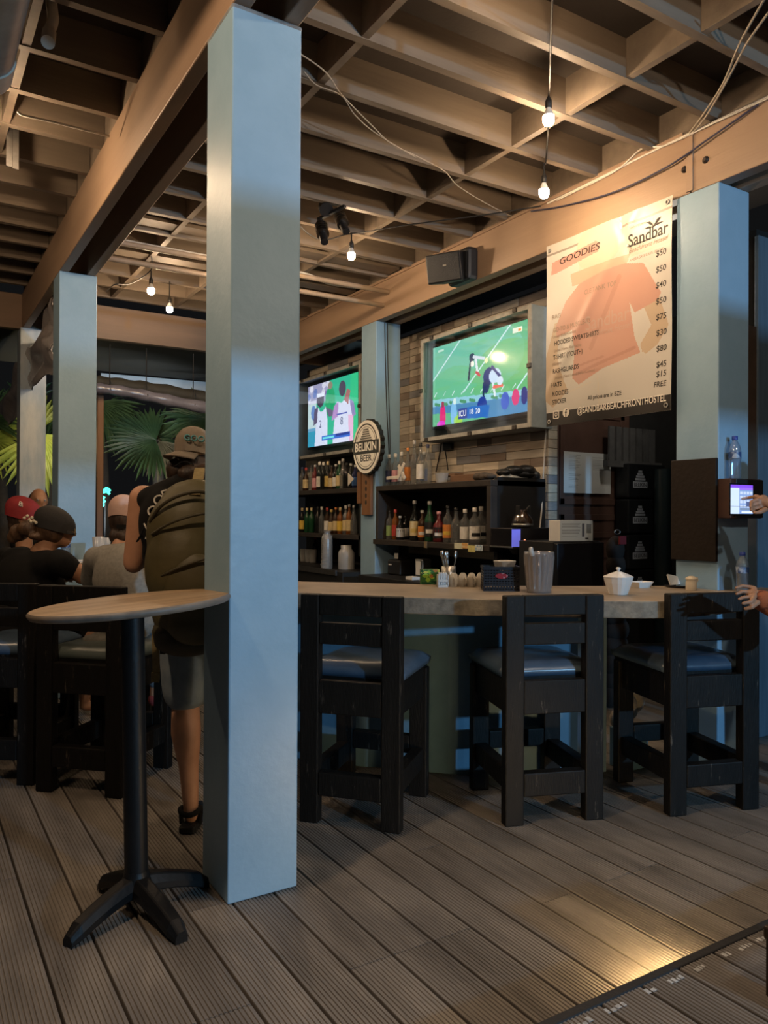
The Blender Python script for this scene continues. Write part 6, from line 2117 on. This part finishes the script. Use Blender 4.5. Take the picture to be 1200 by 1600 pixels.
prims = hp+[('c', F.p(300, 765, 0.05), hc-Vector((0, 0, 0.05))-fy*0.02, 0.065, 0.056),
            ('c', shL, shR, 0.055, 0.055),
            ('c', shL, elb, 0.062, 0.047), ('c', elb, wrs, 0.046, 0.030),
            ('c', shR, elR, 0.060, 0.046), ('c', elR, wrR, 0.045, 0.030),
            ('e', F.p(300, 830, 0.04), (0.165, 0.105, 0.22), VIEW), ('e', F.p(308, 930, 0.0), (0.15, 0.10, 0.18), VIEW),
            ('e', pel, (0.155, 0.11, 0.11), VIEW)]
prims += hand(wrs, fy*0.9+rx*0.4-Vector((0, 0, 0.1)), (0, 0, -1), curl=0.5)+hand(wrR, fy*0.9-rx*0.4, (0, 0, -1), curl=0.5, side=-1)
for h_, k_, a_ in ((hipL, kneL, ankL), (hipR, kneR, ankR)):
    calf = k_+(a_-k_)*0.30-fy*0.018
    prims += [('c', h_, k_, 0.088, 0.064), ('c', k_, calf, 0.062, 0.067), ('c', calf, k_+(a_-k_)*0.62, 0.066, 0.046), ('c', k_+(a_-k_)*0.6, a_, 0.046, 0.036),
              ('c', a_-Vector((0, 0, 0.035)), a_+fy*0.015-Vector((0, 0, 0.06)), 0.036, 0.034), ('c', a_+fy*0.02-Vector((0, 0, 0.05)), a_+fy*0.15-Vector((0, 0, 0.072)), 0.034, 0.024)]
blob('body', prims, 0.011, SKIN_L, man, 3)
eyes(hc, Mh, hf, hs, man)
tank = [('e', F.p(302, 835, 0.035), (0.178, 0.120, 0.235), VIEW), ('e', F.p(308, 930, -0.005), (0.168, 0.118, 0.20), VIEW), ('c', F.p(233, 780, -0.02), F.p(297, 752, 0.02), 0.056, 0.054), ('c', F.p(297, 752, 0.03), F.p(362, 768, 0.02), 0.052, 0.050), ('e', F.p(253, 818, -0.05), (0.105, 0.075, 0.16), VIEW), ('e', F.p(252, 860, -0.03), (0.085, 0.075, 0.15), VIEW), ('e', F.p(314, 975, -0.01), (0.165, 0.12, 0.06), VIEW)]
tk = blob('tank_top', tank, 0.012, BLKCLOTH, man, 4)
for s, x, y, sz, ry in (('C', 238, 800, 0.065, 0.5), ('O', 249, 782, 0.065, 0.5), ('D', 260, 772, 0.055, 0.6), ('l', 228, 824, 0.05, 0.5), ('t', 230, 842, 0.05, 0.5)):
    q = F.p(x, y, -0.125)
    M_ = plane_frame(q, rx+Vector((0, 0, 0.5)), Vector((0, 0, 1))-rx*0.5)
    text('shirt_lettering', s, sz, M_, mat('white_shirt_print', (0.68, 0.65, 0.58), 0.7), tk, extrude=0.004)
sh = [('c', hipL+Vector((0, 0, 0.02)), hipL+(kneL-hipL)*0.80, 0.108, 0.100), ('c', hipR+Vector((0, 0, 0.02)), hipR+(kneR-hipR)*0.80, 0.108, 0.100), ('e', pel, (0.175, 0.128, 0.12), VIEW)]
blob('shorts', sh, 0.012, DENIM, man, 3)
# sandals
for a_ in (ankL, ankR):
    ft0 = Vector((a_.x, a_.y, 0))
    sd = MB()
    out = [(-0.038, -0.055), (-0.030, -0.072), (0.030, -0.072), (0.038, -0.055), (0.042, 0.10), (0.035, 0.19), (0.0, 0.21), (-0.035, 0.19), (-0.042, 0.10)]
    sd.prism(out, 0.0, 0.028, M=Matrix.Translation(ft0) @ VIEW)
    so = sd.build('sandal_sole', mat('black_sandal_rubber', (0.012, 0.012, 0.012), 0.7, bump=0.3, bscale=60), man, bevel=0.006)
    ring = [ft0+VIEW @ Vector((0.044*math.cos(t), 0.048*math.sin(t)-0.005, 0.082+0.006*math.cos(2*t))) for t in [2*PI*i/20 for i in range(20)]]
    MB().tube(ring, 0.012, 8, closed=True).build('heel_strap', BLKCLOTH, so)
    for q in (-1, 1):
        MB().tube([ft0+VIEW @ Vector((q*0.040, 0.0, 0.02)), ft0+VIEW @ Vector((q*0.045, 0.0, 0.08))], 0.010, 8).build('side_strap', BLKCLOTH, so)
    MB().tube([ft0+VIEW @ Vector((-0.043, 0.10, 0.02)), ft0+VIEW @ Vector((-0.02, 0.105, 0.075)), ft0+VIEW @ Vector((0.02, 0.105, 0.075)), ft0+VIEW @ Vector((0.043, 0.10, 0.02))], 0.012, 8).build('toe_strap', BLKCLOTH, so)
# hair and cap
hairp = [('e', hc-hf*0.015-Vector((0, 0, 0.045)), (0.088, 0.088, 0.085), Mh), ('e', F.p(278, 733, 0.06), (0.055, 0.05, 0.055)), ('e', F.p(296, 740, 0.0), (0.055, 0.035, 0.040)), ('e', F.p(322, 742, 0.02), (0.055, 0.04, 0.045)), ('e', F.p(270, 741, 0.06), (0.028, 0.03, 0.035)), ('e', F.p(303, 750, -0.01), (0.018, 0.018, 0.03))]
blob('hair', hairp, 0.008, HAIR, man, 2)
TAUPE = mat('taupe_cap_cloth', (0.20, 0.165, 0.125), 0.85, col2=(0.16, 0.13, 0.10), scale=20, bump=0.2)
# worn backwards: brim towards the viewer's left
cp = cap_hat(hc+Vector((0, 0, 0.01)), Mh, hf, hs, man, TAUPE, -fy*0.75-rx*0.55, s=1.10, brim=0.060, z=0.035, droop=0.022)
M_ = plane_frame(F.p(309, 686, -0.022), rx-Vector((0, 0, 0.10)), Vector((0, 0, 1))+fy*0.35)
text('cap_lettering', 'GOOD', 0.040, M_, mat('teal_embroidery', (0.07, 0.24, 0.26), 0.7), cp, extrude=0.006)
MB().tube([F.p(x, y, -0.02) for x, y in ((273, 729), (283, 722), (292, 721), (303, 727))], 0.0035, 6).build('necklace', BLKCLOTH, man)

# ------------------------------------------------ backpack (a thing of its own, worn)
bp = thing('backpack', F.p(295, 1010, -0.22), 'large olive nylon backpack with tan straps worn by the standing person', 'backpack')
bpm = [('e', F.p(296, 835, -0.215), (0.185, 0.115, 0.20), VIEW), ('e', F.p(291, 885, -0.23), (0.175, 0.13, 0.24), VIEW), ('e', F.p(298, 950, -0.22), (0.165, 0.13, 0.17), VIEW), ('e', F.p(306, 785, -0.19), (0.15, 0.085, 0.10), VIEW)]
blob('main_bag', bpm, 0.013, OLIVEN, bp, 5)
blob('front_pocket', [('e', F.p(302, 925, -0.325), (0.125, 0.055, 0.17), VIEW), ('e', F.p(305, 975, -0.315), (0.12, 0.055, 0.09), VIEW)], 0.012, OLIVEN, bp, 4)
blob('base_pocket', [('e', F.p(292, 1000, -0.22), (0.14, 0.11, 0.07), VIEW), ('e', F.p(272, 985, -0.22), (0.09, 0.10, 0.07), VIEW)], 0.012, OLIVED, bp, 4)
MB().tube(spline([F.p(x, y, b_) for x, y, b_ in ((234, 815, -0.27), (252, 790, -0.31), (280, 774, -0.32), (312, 768, -0.31), (335, 775, -0.29))], 5), 0.008, 6).build('zip_line', OLIVED, bp)
MB().tube(spline([F.p(x, y, b_) for x, y, b_ in ((237, 835, -0.30), (265, 818, -0.345), (300, 806, -0.35), (335, 800, -0.33))], 5), 0.006, 6).build('seam', OLIVED, bp)
MB().tube(spline([F.p(x, y, b_) for x, y, b_ in ((252, 900, -0.34), (285, 885, -0.375), (330, 870, -0.36))], 5), 0.006, 6).build('seam', OLIVED, bp)
b = MB()
st = spline([F.p(x, y, b_) for x, y, b_ in ((305, 775, -0.27), (311, 745, -0.13), (313, 733, -0.02), (314, 740, 0.10))], 5)
b.ring_loft([[q-rx*0.022, q+rx*0.022, q+rx*0.022-fy*0.012+Vector((0, 0, 0.006)), q-rx*0.022-fy*0.012+Vector((0, 0, 0.006))] for q in st], smooth=False)
b.build('shoulder_strap', STRAP, bp)
MB().beam(F.p(243, 985, -0.24), F.p(244, 1050, -0.24), 0.030, 0.006, up=fy).build('hanging_strap', STRAP, bp)
MB().beam(F.p(256, 985, -0.23), F.p(254, 1022, -0.23), 0.022, 0.006, up=fy).build('hanging_strap', OLIVED, bp)
MB().box((-0.018, -0.006, -0.022), (0.018, 0.006, 0.022), M=Matrix.Translation(F.p(243, 1058, -0.24)) @ VIEW).build('buckle', STRAP, bp, bevel=0.005)
MB().tube(spline([F.p(x, y, b_) for x, y, b_ in ((224, 826, -0.13), (219, 838, -0.14), (214, 846, -0.13), (222, 836, -0.10))], 4), 0.004, 6).build('pull_cord', BLKCLOTH, bp)

# ------------------------------------------------ seated person in grey shirt, pink cap
F = Fig(178, 4.22)
pg = thing('person', F(0, 0, 0.7), 'seated person in grey shirt and pink cap, back turned', 'person')
mpx = 4.22/1216.3
zz = lambda y: CAM_H-(y-804)*mpx
A_ = lambda x: (x-178)*mpx
hc = F.p(197, 812, 0.22)
face = fy*0.95+rx*0.1-Vector((0, 0, 0.3))
hp, Mh, hf, hs = head(F, hc, face=face)
shL, shR = F.p(150, 872, 0.12), F.p(240, 862, 0.12)
elL, wL = F.p(140, 935, 0.38), F.p(165, 915, 0.62)
elR, wR = F.p(255, 935, 0.38), F.p(230, 915, 0.62)
prims = hp+[('c', F.p(190, 858, 0.14), hc-Vector((0, 0, 0.05)), 0.06, 0.054), ('c', shL, shR, 0.055, 0.055), ('c', shL, elL, 0.05, 0.042), ('c', elL, wL, 0.042, 0.03), ('c', shR, elR, 0.05, 0.042), ('c', elR, wR, 0.042, 0.03),
            ('e', F.p(188, 920, 0.06), (0.15, 0.10, 0.2), VIEW), ('e', F.p(175, 1000, 0.0), (0.15, 0.11, 0.10), VIEW)]
prims += hand(wL, fy, (0, 0, -1))+hand(wR, fy, (0, 0, -1), side=-1)
kL, kR = F(A_(160)-0.02, 0.44, 0.76), F(A_(190)+0.10, 0.44, 0.76)
fL, fR = F(A_(160), 0.38, 0.33), F(A_(190)+0.08, 0.38, 0.33)
prims += [('c', F(A_(158), 0.05, 0.80), kL, 0.082, 0.06), ('c', F(A_(200), 0.05, 0.80), kR, 0.082, 0.06), ('c', kL, fL, 0.056, 0.036), ('c', kR, fR, 0.056, 0.036), ('c', fL, fL+fy*0.15-Vector((0, 0, 0.02)), 0.035, 0.024), ('c', fR, fR+fy*0.15-Vector((0, 0, 0.02)), 0.035, 0.024)]
blob('body', prims, 0.012, SKIN_L, pg, 3)
eyes(hc, Mh, hf, hs, pg)
blob('shirt', [('e', F.p(196, 905, 0.075), (0.180, 0.13, 0.20), VIEW), ('e', F.p(192, 965, 0.02), (0.190, 0.135, 0.15), VIEW), ('c', F.p(163, 872, 0.11), F.p(228, 864, 0.11), 0.075, 0.075), ('c', shL, shL+(elL-shL)*0.5, 0.068, 0.07), ('c', shR, shR+(elR-shR)*0.5, 0.068, 0.07), ('e', F.p(176, 1000, -0.02), (0.165, 0.125, 0.055), VIEW)], 0.013, GREYCLOTH, pg, 4)
blob('jeans', [('e', F.p(172, 1010, -0.01), (0.170, 0.130, 0.085), VIEW), ('c', F(A_(158), 0.05, 0.80), kL, 0.095, 0.072), ('c', F(A_(200), 0.05, 0.80), kR, 0.095, 0.072), ('c', kL, kL+(fL-kL)*0.8, 0.068, 0.055), ('c', kR, kR+(fR-kR)*0.8, 0.068, 0.055)], 0.013, DENIM, pg, 3)
blob('hair', [('e', hc-hf*0.02-Vector((0, 0, 0.03)), (0.086, 0.095, 0.09), Mh), ('e', F.p(184, 838, 0.16), (0.05, 0.04, 0.05)), ('e', F.p(196, 838, 0.14), (0.05, 0.04, 0.04))], 0.009, HAIR, pg, 2)
PINK = mat('pale_pink_cap', (0.55, 0.37, 0.31), 0.85, col2=(0.47, 0.31, 0.26), scale=14)
ph = cap_hat(hc, Mh, hf, hs, pg, PINK, hf, s=1.12, brim=0.07)
MB().box((-0.028, -0.004, -0.012), (0.028, 0.004, 0.012), M=Matrix.Translation(F.p(190, 823, 0.095)) @ VIEW).build('strap_gap', BLKCLOTH, ph)
blob('sneaker', [('c', fL-Vector((0, 0, 0.02)), fL+fy*0.17-Vector((0, 0, 0.035)), 0.045, 0.034)], 0.01, mat('pale_sneaker', (0.42, 0.36, 0.33), 0.7), pg, 2)
blob('sneaker', [('c', fR-Vector((0, 0, 0.02)), fR+fy*0.17-Vector((0, 0, 0.035)), 0.045, 0.034)], 0.01, mat('red_sneaker', (0.30, 0.05, 0.05), 0.7), pg, 2)
# hanging jacket corner / cloth over the stool back
MB().add([F.p(160, 946, -0.24), F.p(192, 948, -0.24), F.p(191, 953, -0.25), F.p(166, 972, -0.25), F.p(160, 946, -0.232), F.p(192, 948, -0.232), F.p(191, 953, -0.242), F.p(166, 972, -0.242)], [(0, 3, 2, 1), (4, 5, 6, 7), (0, 4, 7, 3), (3, 7, 6, 2), (2, 6, 5, 1), (1, 5, 4, 0)]).build('shirt_tail', GREYCLOTH, pg)

# ------------------------------------------------ seated person in black shirt with hair clip and glasses
F = Fig(50, 4.75)
pb = thing('person', F(0, 0, 0.7), 'seated person in black shirt with hair clip and glasses', 'person')
mpx = 4.75/1216.3
zz = lambda y: CAM_H-(y-804)*mpx
A_ = lambda x: (x-50)*mpx
hc = F.p(86, 822, 0.02)
face = rx*0.85+fy*0.45-Vector((0, 0, 0.25))
hp, Mh, hf, hs = head(F, hc, face=face)
shR, shL = F.p(92, 878, -0.12), F.p(10, 872, 0.15)
elb, wrs = F.p(129, 900, -0.06), F.p(138, 884, 0.32)
prims = hp+[('c', F.p(62, 865, 0.0), hc-Vector((0, 0, 0.055)), 0.062, 0.055), ('c', shL, shR, 0.06, 0.06), ('c', shR, elb+rx*0.02, 0.060, 0.050), ('c', elb, wrs, 0.054, 0.034), ('c', shL, F.p(40, 920, 0.42), 0.055, 0.045), ('c', F.p(40, 920, 0.42), F.p(95, 905, 0.50), 0.045, 0.032),
            ('e', F.p(42, 935, 0.02), (0.20, 0.14, 0.25), VIEW), ('e', F.p(35, 1000, 0.0), (0.21, 0.16, 0.13), VIEW)]
prims += hand(wrs, rx*0.6+fy*0.6, (0, 0, -1), curl=0.4)+hand(F.p(95, 905, 0.50), rx*0.8+fy*0.3, (0, 0, -1), curl=0.4, side=-1)
kL, kR = F(A_(75), 0.42, 0.78), F(A_(110), 0.30, 0.78)
prims += [('c', F(A_(30), 0.05, 0.80), kL, 0.095, 0.065), ('c', F(A_(55), -0.05, 0.80), kR, 0.095, 0.065), ('c', kL, kL-Vector((0, 0, 0.42)), 0.058, 0.036), ('c', kR, kR-Vector((0, 0, 0.42)), 0.058, 0.036), ('c', kL-Vector((0, 0, 0.44)), kL+rx*0.14-Vector((0, 0, 0.46)), 0.035, 0.025), ('c', kR-Vector((0, 0, 0.44)), kR+rx*0.14-Vector((0, 0, 0.46)), 0.035, 0.025)]
blob('body', prims, 0.012, SKIN_M, pb, 3)
eyes(hc, Mh, hf, hs, pb)
blob('shirt', [('e', F.p(44, 920, 0.0), (0.225, 0.165, 0.24), VIEW), ('e', F.p(36, 985, -0.01), (0.235, 0.175, 0.17), VIEW), ('c', F.p(22, 876, 0.06), F.p(74, 880, -0.04), 0.085, 0.085), ('c', shR+rx*0.0, shR+(elb-shR)*0.40, 0.080, 0.074), ('c', F.p(70, 885, -0.06), shR+rx*0.01, 0.09, 0.078), ('c', shL, F.p(28, 905, 0.3), 0.075, 0.07), ('e', F.p(0, 930, 0.05), (0.10, 0.12, 0.2), VIEW)], 0.014, BLKCLOTH, pb, 4)
blob('trousers', [('e', F(A_(36), 0.0, 0.80), (0.22, 0.17, 0.11), VIEW), ('c', F(A_(30), 0.05, 0.80), kL, 0.108, 0.08), ('c', F(A_(55), -0.05, 0.80), kR, 0.108, 0.08), ('c', kL, kL-Vector((0, 0, 0.36)), 0.074, 0.055), ('c', kR, kR-Vector((0, 0, 0.36)), 0.074, 0.055)], 0.014, BLKCLOTH, pb, 3)
blob('hair', [('e', hc-hf*0.025-Vector((0, 0, 0.02)), (0.088, 0.100, 0.10), Mh), ('e', F.p(47, 826, 0.0), (0.075, 0.06, 0.055)), ('e', F.p(30, 832, 0.02), (0.060, 0.05, 0.055)), ('e', F.p(20, 840, 0.02), (0.035, 0.04, 0.04)), ('e', F.p(60, 838, -0.04), (0.06, 0.04, 0.025))], 0.009, HAIR2, pb, 2)
ph = cap_hat(hc-Vector((0, 0, 0.005)), Mh, hf, hs, pb, mat('black_cap_cloth', (0.014, 0.013, 0.013), 0.8, bump=0.2), hf, s=1.18, brim=0.012, z=0.02)
cl = F.p(46, 812, -0.075)
hcb = MB()
for dx, dz in ((-0.03, 0.01), (-0.012, 0.022), (0.0, 0.0), (0.015, 0.012), (0.026, -0.008), (0.040, -0.018), (0.010, -0.012)):
    hcb.ell(cl+rx*dx+Vector((0, 0, dz)), (0.010, 0.008, 0.010), n=8, m=6)
hcb.build('hair_clip', mat('cream_hair_clip', (0.62, 0.56, 0.42), 0.4), pb, label='cream flower-like hair clip')
gw = mat('gold_spectacle_wire', (0.45, 0.33, 0.18), 0.3, 0.8)
gm = MB()
for q in (-1, 1):
    cc = hc+hs*(0.034*q)+hf*0.112-Vector((0, 0, 0.010))
    gm.tube([cc+hs*(0.026*math.cos(t))+Vector((0, 0, 0.024*math.sin(t))) for t in [2*PI*i/16 for i in range(16)]], 0.0022, 6, closed=True)
    gm.tube([cc+hs*(0.026*q), cc+hs*(0.050*q)-hf*0.11+Vector((0, 0, 0.008))], 0.002, 6)
gm.tube([hc+hs*0.008+hf*0.114, hc-hs*0.008+hf*0.114], 0.002, 6)
gm.build('glasses', gw, pb)

# ------------------------------------------------ person with red cap behind, and two more diners in the dark
def bust(px_, py_, D, face, cap_mt, shirt, skn, label, brim, hair_mt=HAIR, cap_s=1.12, txt=None):
    F = Fig(px_, D)
    m_ = D/1216.3
    z_ = CAM_H-(py_-804)*m_
    t = thing('person', F(0, 0, 0), label, 'person')
    hc = F(0, 0, z_)
    hp, Mh, hf, hs = head(F, hc, face=face)
    sh0 = z_-0.24
    pr = hp+[('c', F(0, 0, sh0), hc-Vector((0, 0, 0.05)), 0.058, 0.054), ('c', hc-hs*0.17-Vector((0, 0, 0.27)), hc+hs*0.17-Vector((0, 0, 0.27)), 0.055, 0.055), ('e', F(0, 0, sh0-0.25), (0.15, 0.1, 0.24), Mh), ('e', F(0, 0, sh0-0.5), (0.15, 0.11, 0.12), Mh)]
    for q in (-1, 1):
        s_ = hc+hs*(0.19*q)-Vector((0, 0, 0.28))
        e_ = s_+hf*0.12-Vector((0, 0, 0.24))
        pr += [('c', s_, e_, 0.05, 0.04), ('c', e_, e_+hf*0.22+hs*(-0.05*q), 0.04, 0.03)]
        pr += hand(e_+hf*0.22+hs*(-0.05*q), hf, (0, 0, -1), side=q)
        h_ = F(0, 0, sh0-0.55)+hs*(0.09*q)
        k_ = h_+Vector((hf.x, hf.y, 0)).normalized()*0.42
        pr += [('c', h_, k_, 0.08, 0.06), ('c', k_, Vector((k_.x, k_.y, 0.10)), 0.055, 0.036), ('c', Vector((k_.x, k_.y, 0.06)), Vector((k_.x+hf.x*0.15, k_.y+hf.y*0.15, 0.04)), 0.034, 0.025)]
    blob('body', pr, 0.014, skn, t, 2)
    eyes(hc, Mh, hf, hs, t)
    shp = [('e', F(0, 0, sh0-0.2), (0.17, 0.12, 0.22), Mh), ('e', F(0, 0, sh0-0.42), (0.17, 0.13, 0.2), Mh), ('c', hc-hs*0.17-Vector((0, 0, 0.27)), hc+hs*0.17-Vector((0, 0, 0.27)), 0.075, 0.075)]
    for q in (-1, 1):
        s_ = hc+hs*(0.19*q)-Vector((0, 0, 0.28))
        shp.append(('c', s_, s_+hf*0.06-Vector((0, 0, 0.13)), 0.066, 0.066))
    blob('shirt', shp, 0.015, shirt, t, 3)
    leg = [('e', F(0, 0, sh0-0.55), (0.165, 0.13, 0.10), Mh)]
    for q in (-1, 1):
        h_ = F(0, 0, sh0-0.55)+hs*(0.09*q)
        k_ = h_+Vector((hf.x, hf.y, 0)).normalized()*0.42
        leg += [('c', h_, k_, 0.092, 0.072), ('c', k_, Vector((k_.x, k_.y, 0.2)), 0.066, 0.05)]
    blob('trousers', leg, 0.015, DENIM, t, 2)
    blob('hair', [('e', hc-hf*0.025-Vector((0, 0, 0.01)), (0.083, 0.095, 0.10), Mh), ('e', hc-hf*0.06-Vector((0, 0, 0.08)), (0.06, 0.05, 0.05), Mh)], 0.010, hair_mt, t, 2)
    if cap_mt:
        c_ = cap_hat(hc, Mh, hf, hs, t, cap_mt, brim, s=cap_s, brim=0.07)
        if txt:
            M_ = plane_frame(hc+Vector((0, 0, 0.09))-fy*0.095+rx*0.02, rx-Vector((0, 0, 0.25)), Vector((0, 0, 1))+fy*0.5)
            text('cap_lettering', txt, 0.05, M_, mat('white_embroidery', (0.7, 0.66, 0.62), 0.7), c_, extrude=0.012)
    return t


REDC = mat('red_cap_cloth', (0.24, 0.018, 0.022), 0.8, col2=(0.19, 0.014, 0.018), scale=14)
bust(38, 810, 5.45, rx*0.95+fy*0.2-Vector((0, 0, 0.25)), REDC, BLKCLOTH, SKIN_M, 'seated person in red cap with white lettering', rx*0.95+fy*0.2, cap_s=1.22, txt='B')
bust(190, 796, 7.3, -fy*0.3-rx*0.9-Vector((0, 0, 0.1)), mat('maroon_cap', (0.14, 0.02, 0.03), 0.8), BLKCLOTH, SKIN_M, 'person in dark clothes and maroon cap half hidden behind the pink cap', rx*0.9)
bust(60, 782, 7.2, -fy*0.6+rx*0.5, None, BLKCLOTH, SKIN_M, 'bareheaded person in the shadow between the blue posts', rx)

# ------------------------------------------------ person at the tablet: only hands and sleeve reach into view
F = Fig(1310, 3.75)
pt_ = thing('person', F(0, 0, 0), 'person at the edge pointing at the tablet, orange sleeve on the stool back', 'person')
tip = at(1160, 779.5, Y=2.574)
w1 = at(1192, 783, D=3.98)
idx = tip+rx*0.001
kn = at(1181, 776, D=3.99)
mid = at(1171, 777.5, D=4.02)
prims = [('c', kn, mid, 0.0095, 0.0088), ('c', mid, tip, 0.0086, 0.0072)]
pal = at(1193, 784, D=3.96)
prims += [('c', kn, pal+rx*0.02, 0.013, 0.020), ('e', pal, (0.030, 0.020, 0.036), VIEW), ('c', pal, at(1215, 793, D=3.92), 0.027, 0.026)]
# curled fingers and thumb below
for (ka, kb_, kc, r_) in (((1183, 781), (1174, 784), (1173, 792), 0.0092), ((1185, 787), (1174, 790), (1174, 797), 0.0090), ((1188, 793), (1177, 796), (1178, 801), 0.0082)):
    a_, b_, c_ = at(*ka, D=3.95), at(*kb_, D=3.95), at(*kc, D=3.92)
    prims += [('c', pal, a_, 0.014, 0.011), ('c', a_, b_, r_*1.1, r_), ('c', b_, c_, r_, r_*0.85)]
prims += [('c', at(1196, 796, D=3.92), at(1188, 800, D=3.90), 0.013, 0.011), ('c', at(1188, 800, D=3.90), at(1180, 801, D=3.90), 0.0105, 0.0085)]
sho = F(-0.02, 0.0, 1.42)
shoL = F(0.33, -0.05, 1.42)
el1 = at(1275, 850, D=3.85)
prims += [('c', at(1213, 793, D=3.92), el1, 0.026, 0.042), ('c', el1, sho, 0.044, 0.052)]
# resting hand on the stool's top rail
w2 = at(1184, 935, D=3.42)
el2 = at(1290, 985, D=3.40)
prims += [('e', at(1178, 928, D=3.43), (0.036, 0.026, 0.020), VIEW), ('c', at(1176, 928, D=3.43), w2, 0.022, 0.026), ('c', w2, el2, 0.027, 0.040), ('c', el2, sho, 0.044, 0.054)]
for (ka, kb_, kc, dD) in (((1170, 917), (1160, 915.5), (1150, 919), 0.03), ((1169, 925), (1159, 924.5), (1151, 928), 0.0), ((1170, 933), (1162, 933.5), (1155, 936), -0.03), ((1174, 940), (1167, 941.5), (1161, 943), -0.055)):
    a_, b_, c_ = at(*ka, D=3.43+dD), at(*kb_, D=3.43+dD), at(*kc, D=3.42+dD)
    prims += [('c', at(1179, 925+(ka[1]-928)*0.5, D=3.43+dD*0.6), a_, 0.011, 0.0092), ('c', a_, b_, 0.0086, 0.0080), ('c', b_, c_, 0.0080, 0.0066)]
prims += [('c', at(1184, 941, D=3.39), at(1174, 949, D=3.37), 0.012, 0.010), ('c', at(1174, 949, D=3.37), at(1165, 951, D=3.38), 0.0095, 0.008)]
hc = F(0.15, 0.0, 1.68)
hp, Mh, hf, hs = head(F, hc, face=fy*0.6-rx*0.7)
prims += hp+[('c', F(0.15, 0, 1.48), hc-Vector((0, 0, 0.05)), 0.058, 0.054), ('c', sho, shoL, 0.055, 0.055), ('e', F(0.15, 0, 1.2), (0.15, 0.1, 0.24), VIEW), ('e', F(0.15, 0, 0.95), (0.15, 0.11, 0.12), VIEW)]
for q in (-1, 1):
    h_ = F(0.15+0.09*q, 0, 0.90)
    prims += [('c', h_, F(0.15+0.1*q, 0.02, 0.50), 0.085, 0.06), ('c', F(0.15+0.1*q, 0.02, 0.50), F(0.15+0.1*q, 0, 0.10), 0.058, 0.036), ('c', F(0.15+0.1*q, 0, 0.06), F(0.15+0.1*q, 0.14, 0.045), 0.036, 0.026)]
prims += [('c', shoL, F(0.40, 0.0, 1.15), 0.052, 0.042), ('c', F(0.40, 0, 1.15), F(0.42, 0.08, 0.92), 0.042, 0.030)]
prims += hand(F(0.42, 0.08, 0.92), (0, 0, -1), -rx, curl=0.4)
blob('body', prims, 0.0042, SKIN_M, pt_, 1)
eyes(hc, Mh, hf, hs, pt_)
ORG = mat('orange_patterned_cloth', (0.30, 0.085, 0.03), 0.85, col2=(0.12, 0.03, 0.015), scale=22, bump=0.4, bscale=14, contrast=(0.45, 0.55))
cuff = at(1190, 938, D=3.42)
blob('sleeve', [('c', cuff, at(1240, 962, D=3.41), 0.048, 0.060), ('c', at(1230, 957, D=3.41), el2, 0.058, 0.068), ('c', el2, sho, 0.068, 0.075), ('c', sho, sho+(el1-sho)*0.45, 0.075, 0.07), ('c', shoL, F(0.37, 0, 1.28), 0.072, 0.07), ('e', F(0.15, 0, 1.22), (0.185, 0.13, 0.24), VIEW), ('e', F(0.15, 0, 1.0), (0.18, 0.135, 0.18), VIEW), ('c', sho, shoL, 0.075, 0.075)], 0.012, ORG, pt_, 3)
blob('trousers', [('e', F(0.15, 0, 0.90), (0.17, 0.13, 0.10), VIEW)]+[('c', F(0.15+0.09*q, 0, 0.90), F(0.15+0.1*q, 0.02, 0.50), 0.098, 0.075) for q in (-1, 1)]+[('c', F(0.15+0.1*q, 0.02, 0.50), F(0.15+0.1*q, 0, 0.14), 0.072, 0.055) for q in (-1, 1)], 0.014, DENIM, pt_, 2)
blob('hair', [('e', hc-hf*0.025-Vector((0, 0, 0.01)), (0.084, 0.098, 0.11), Mh)], 0.010, HAIR, pt_, 2)
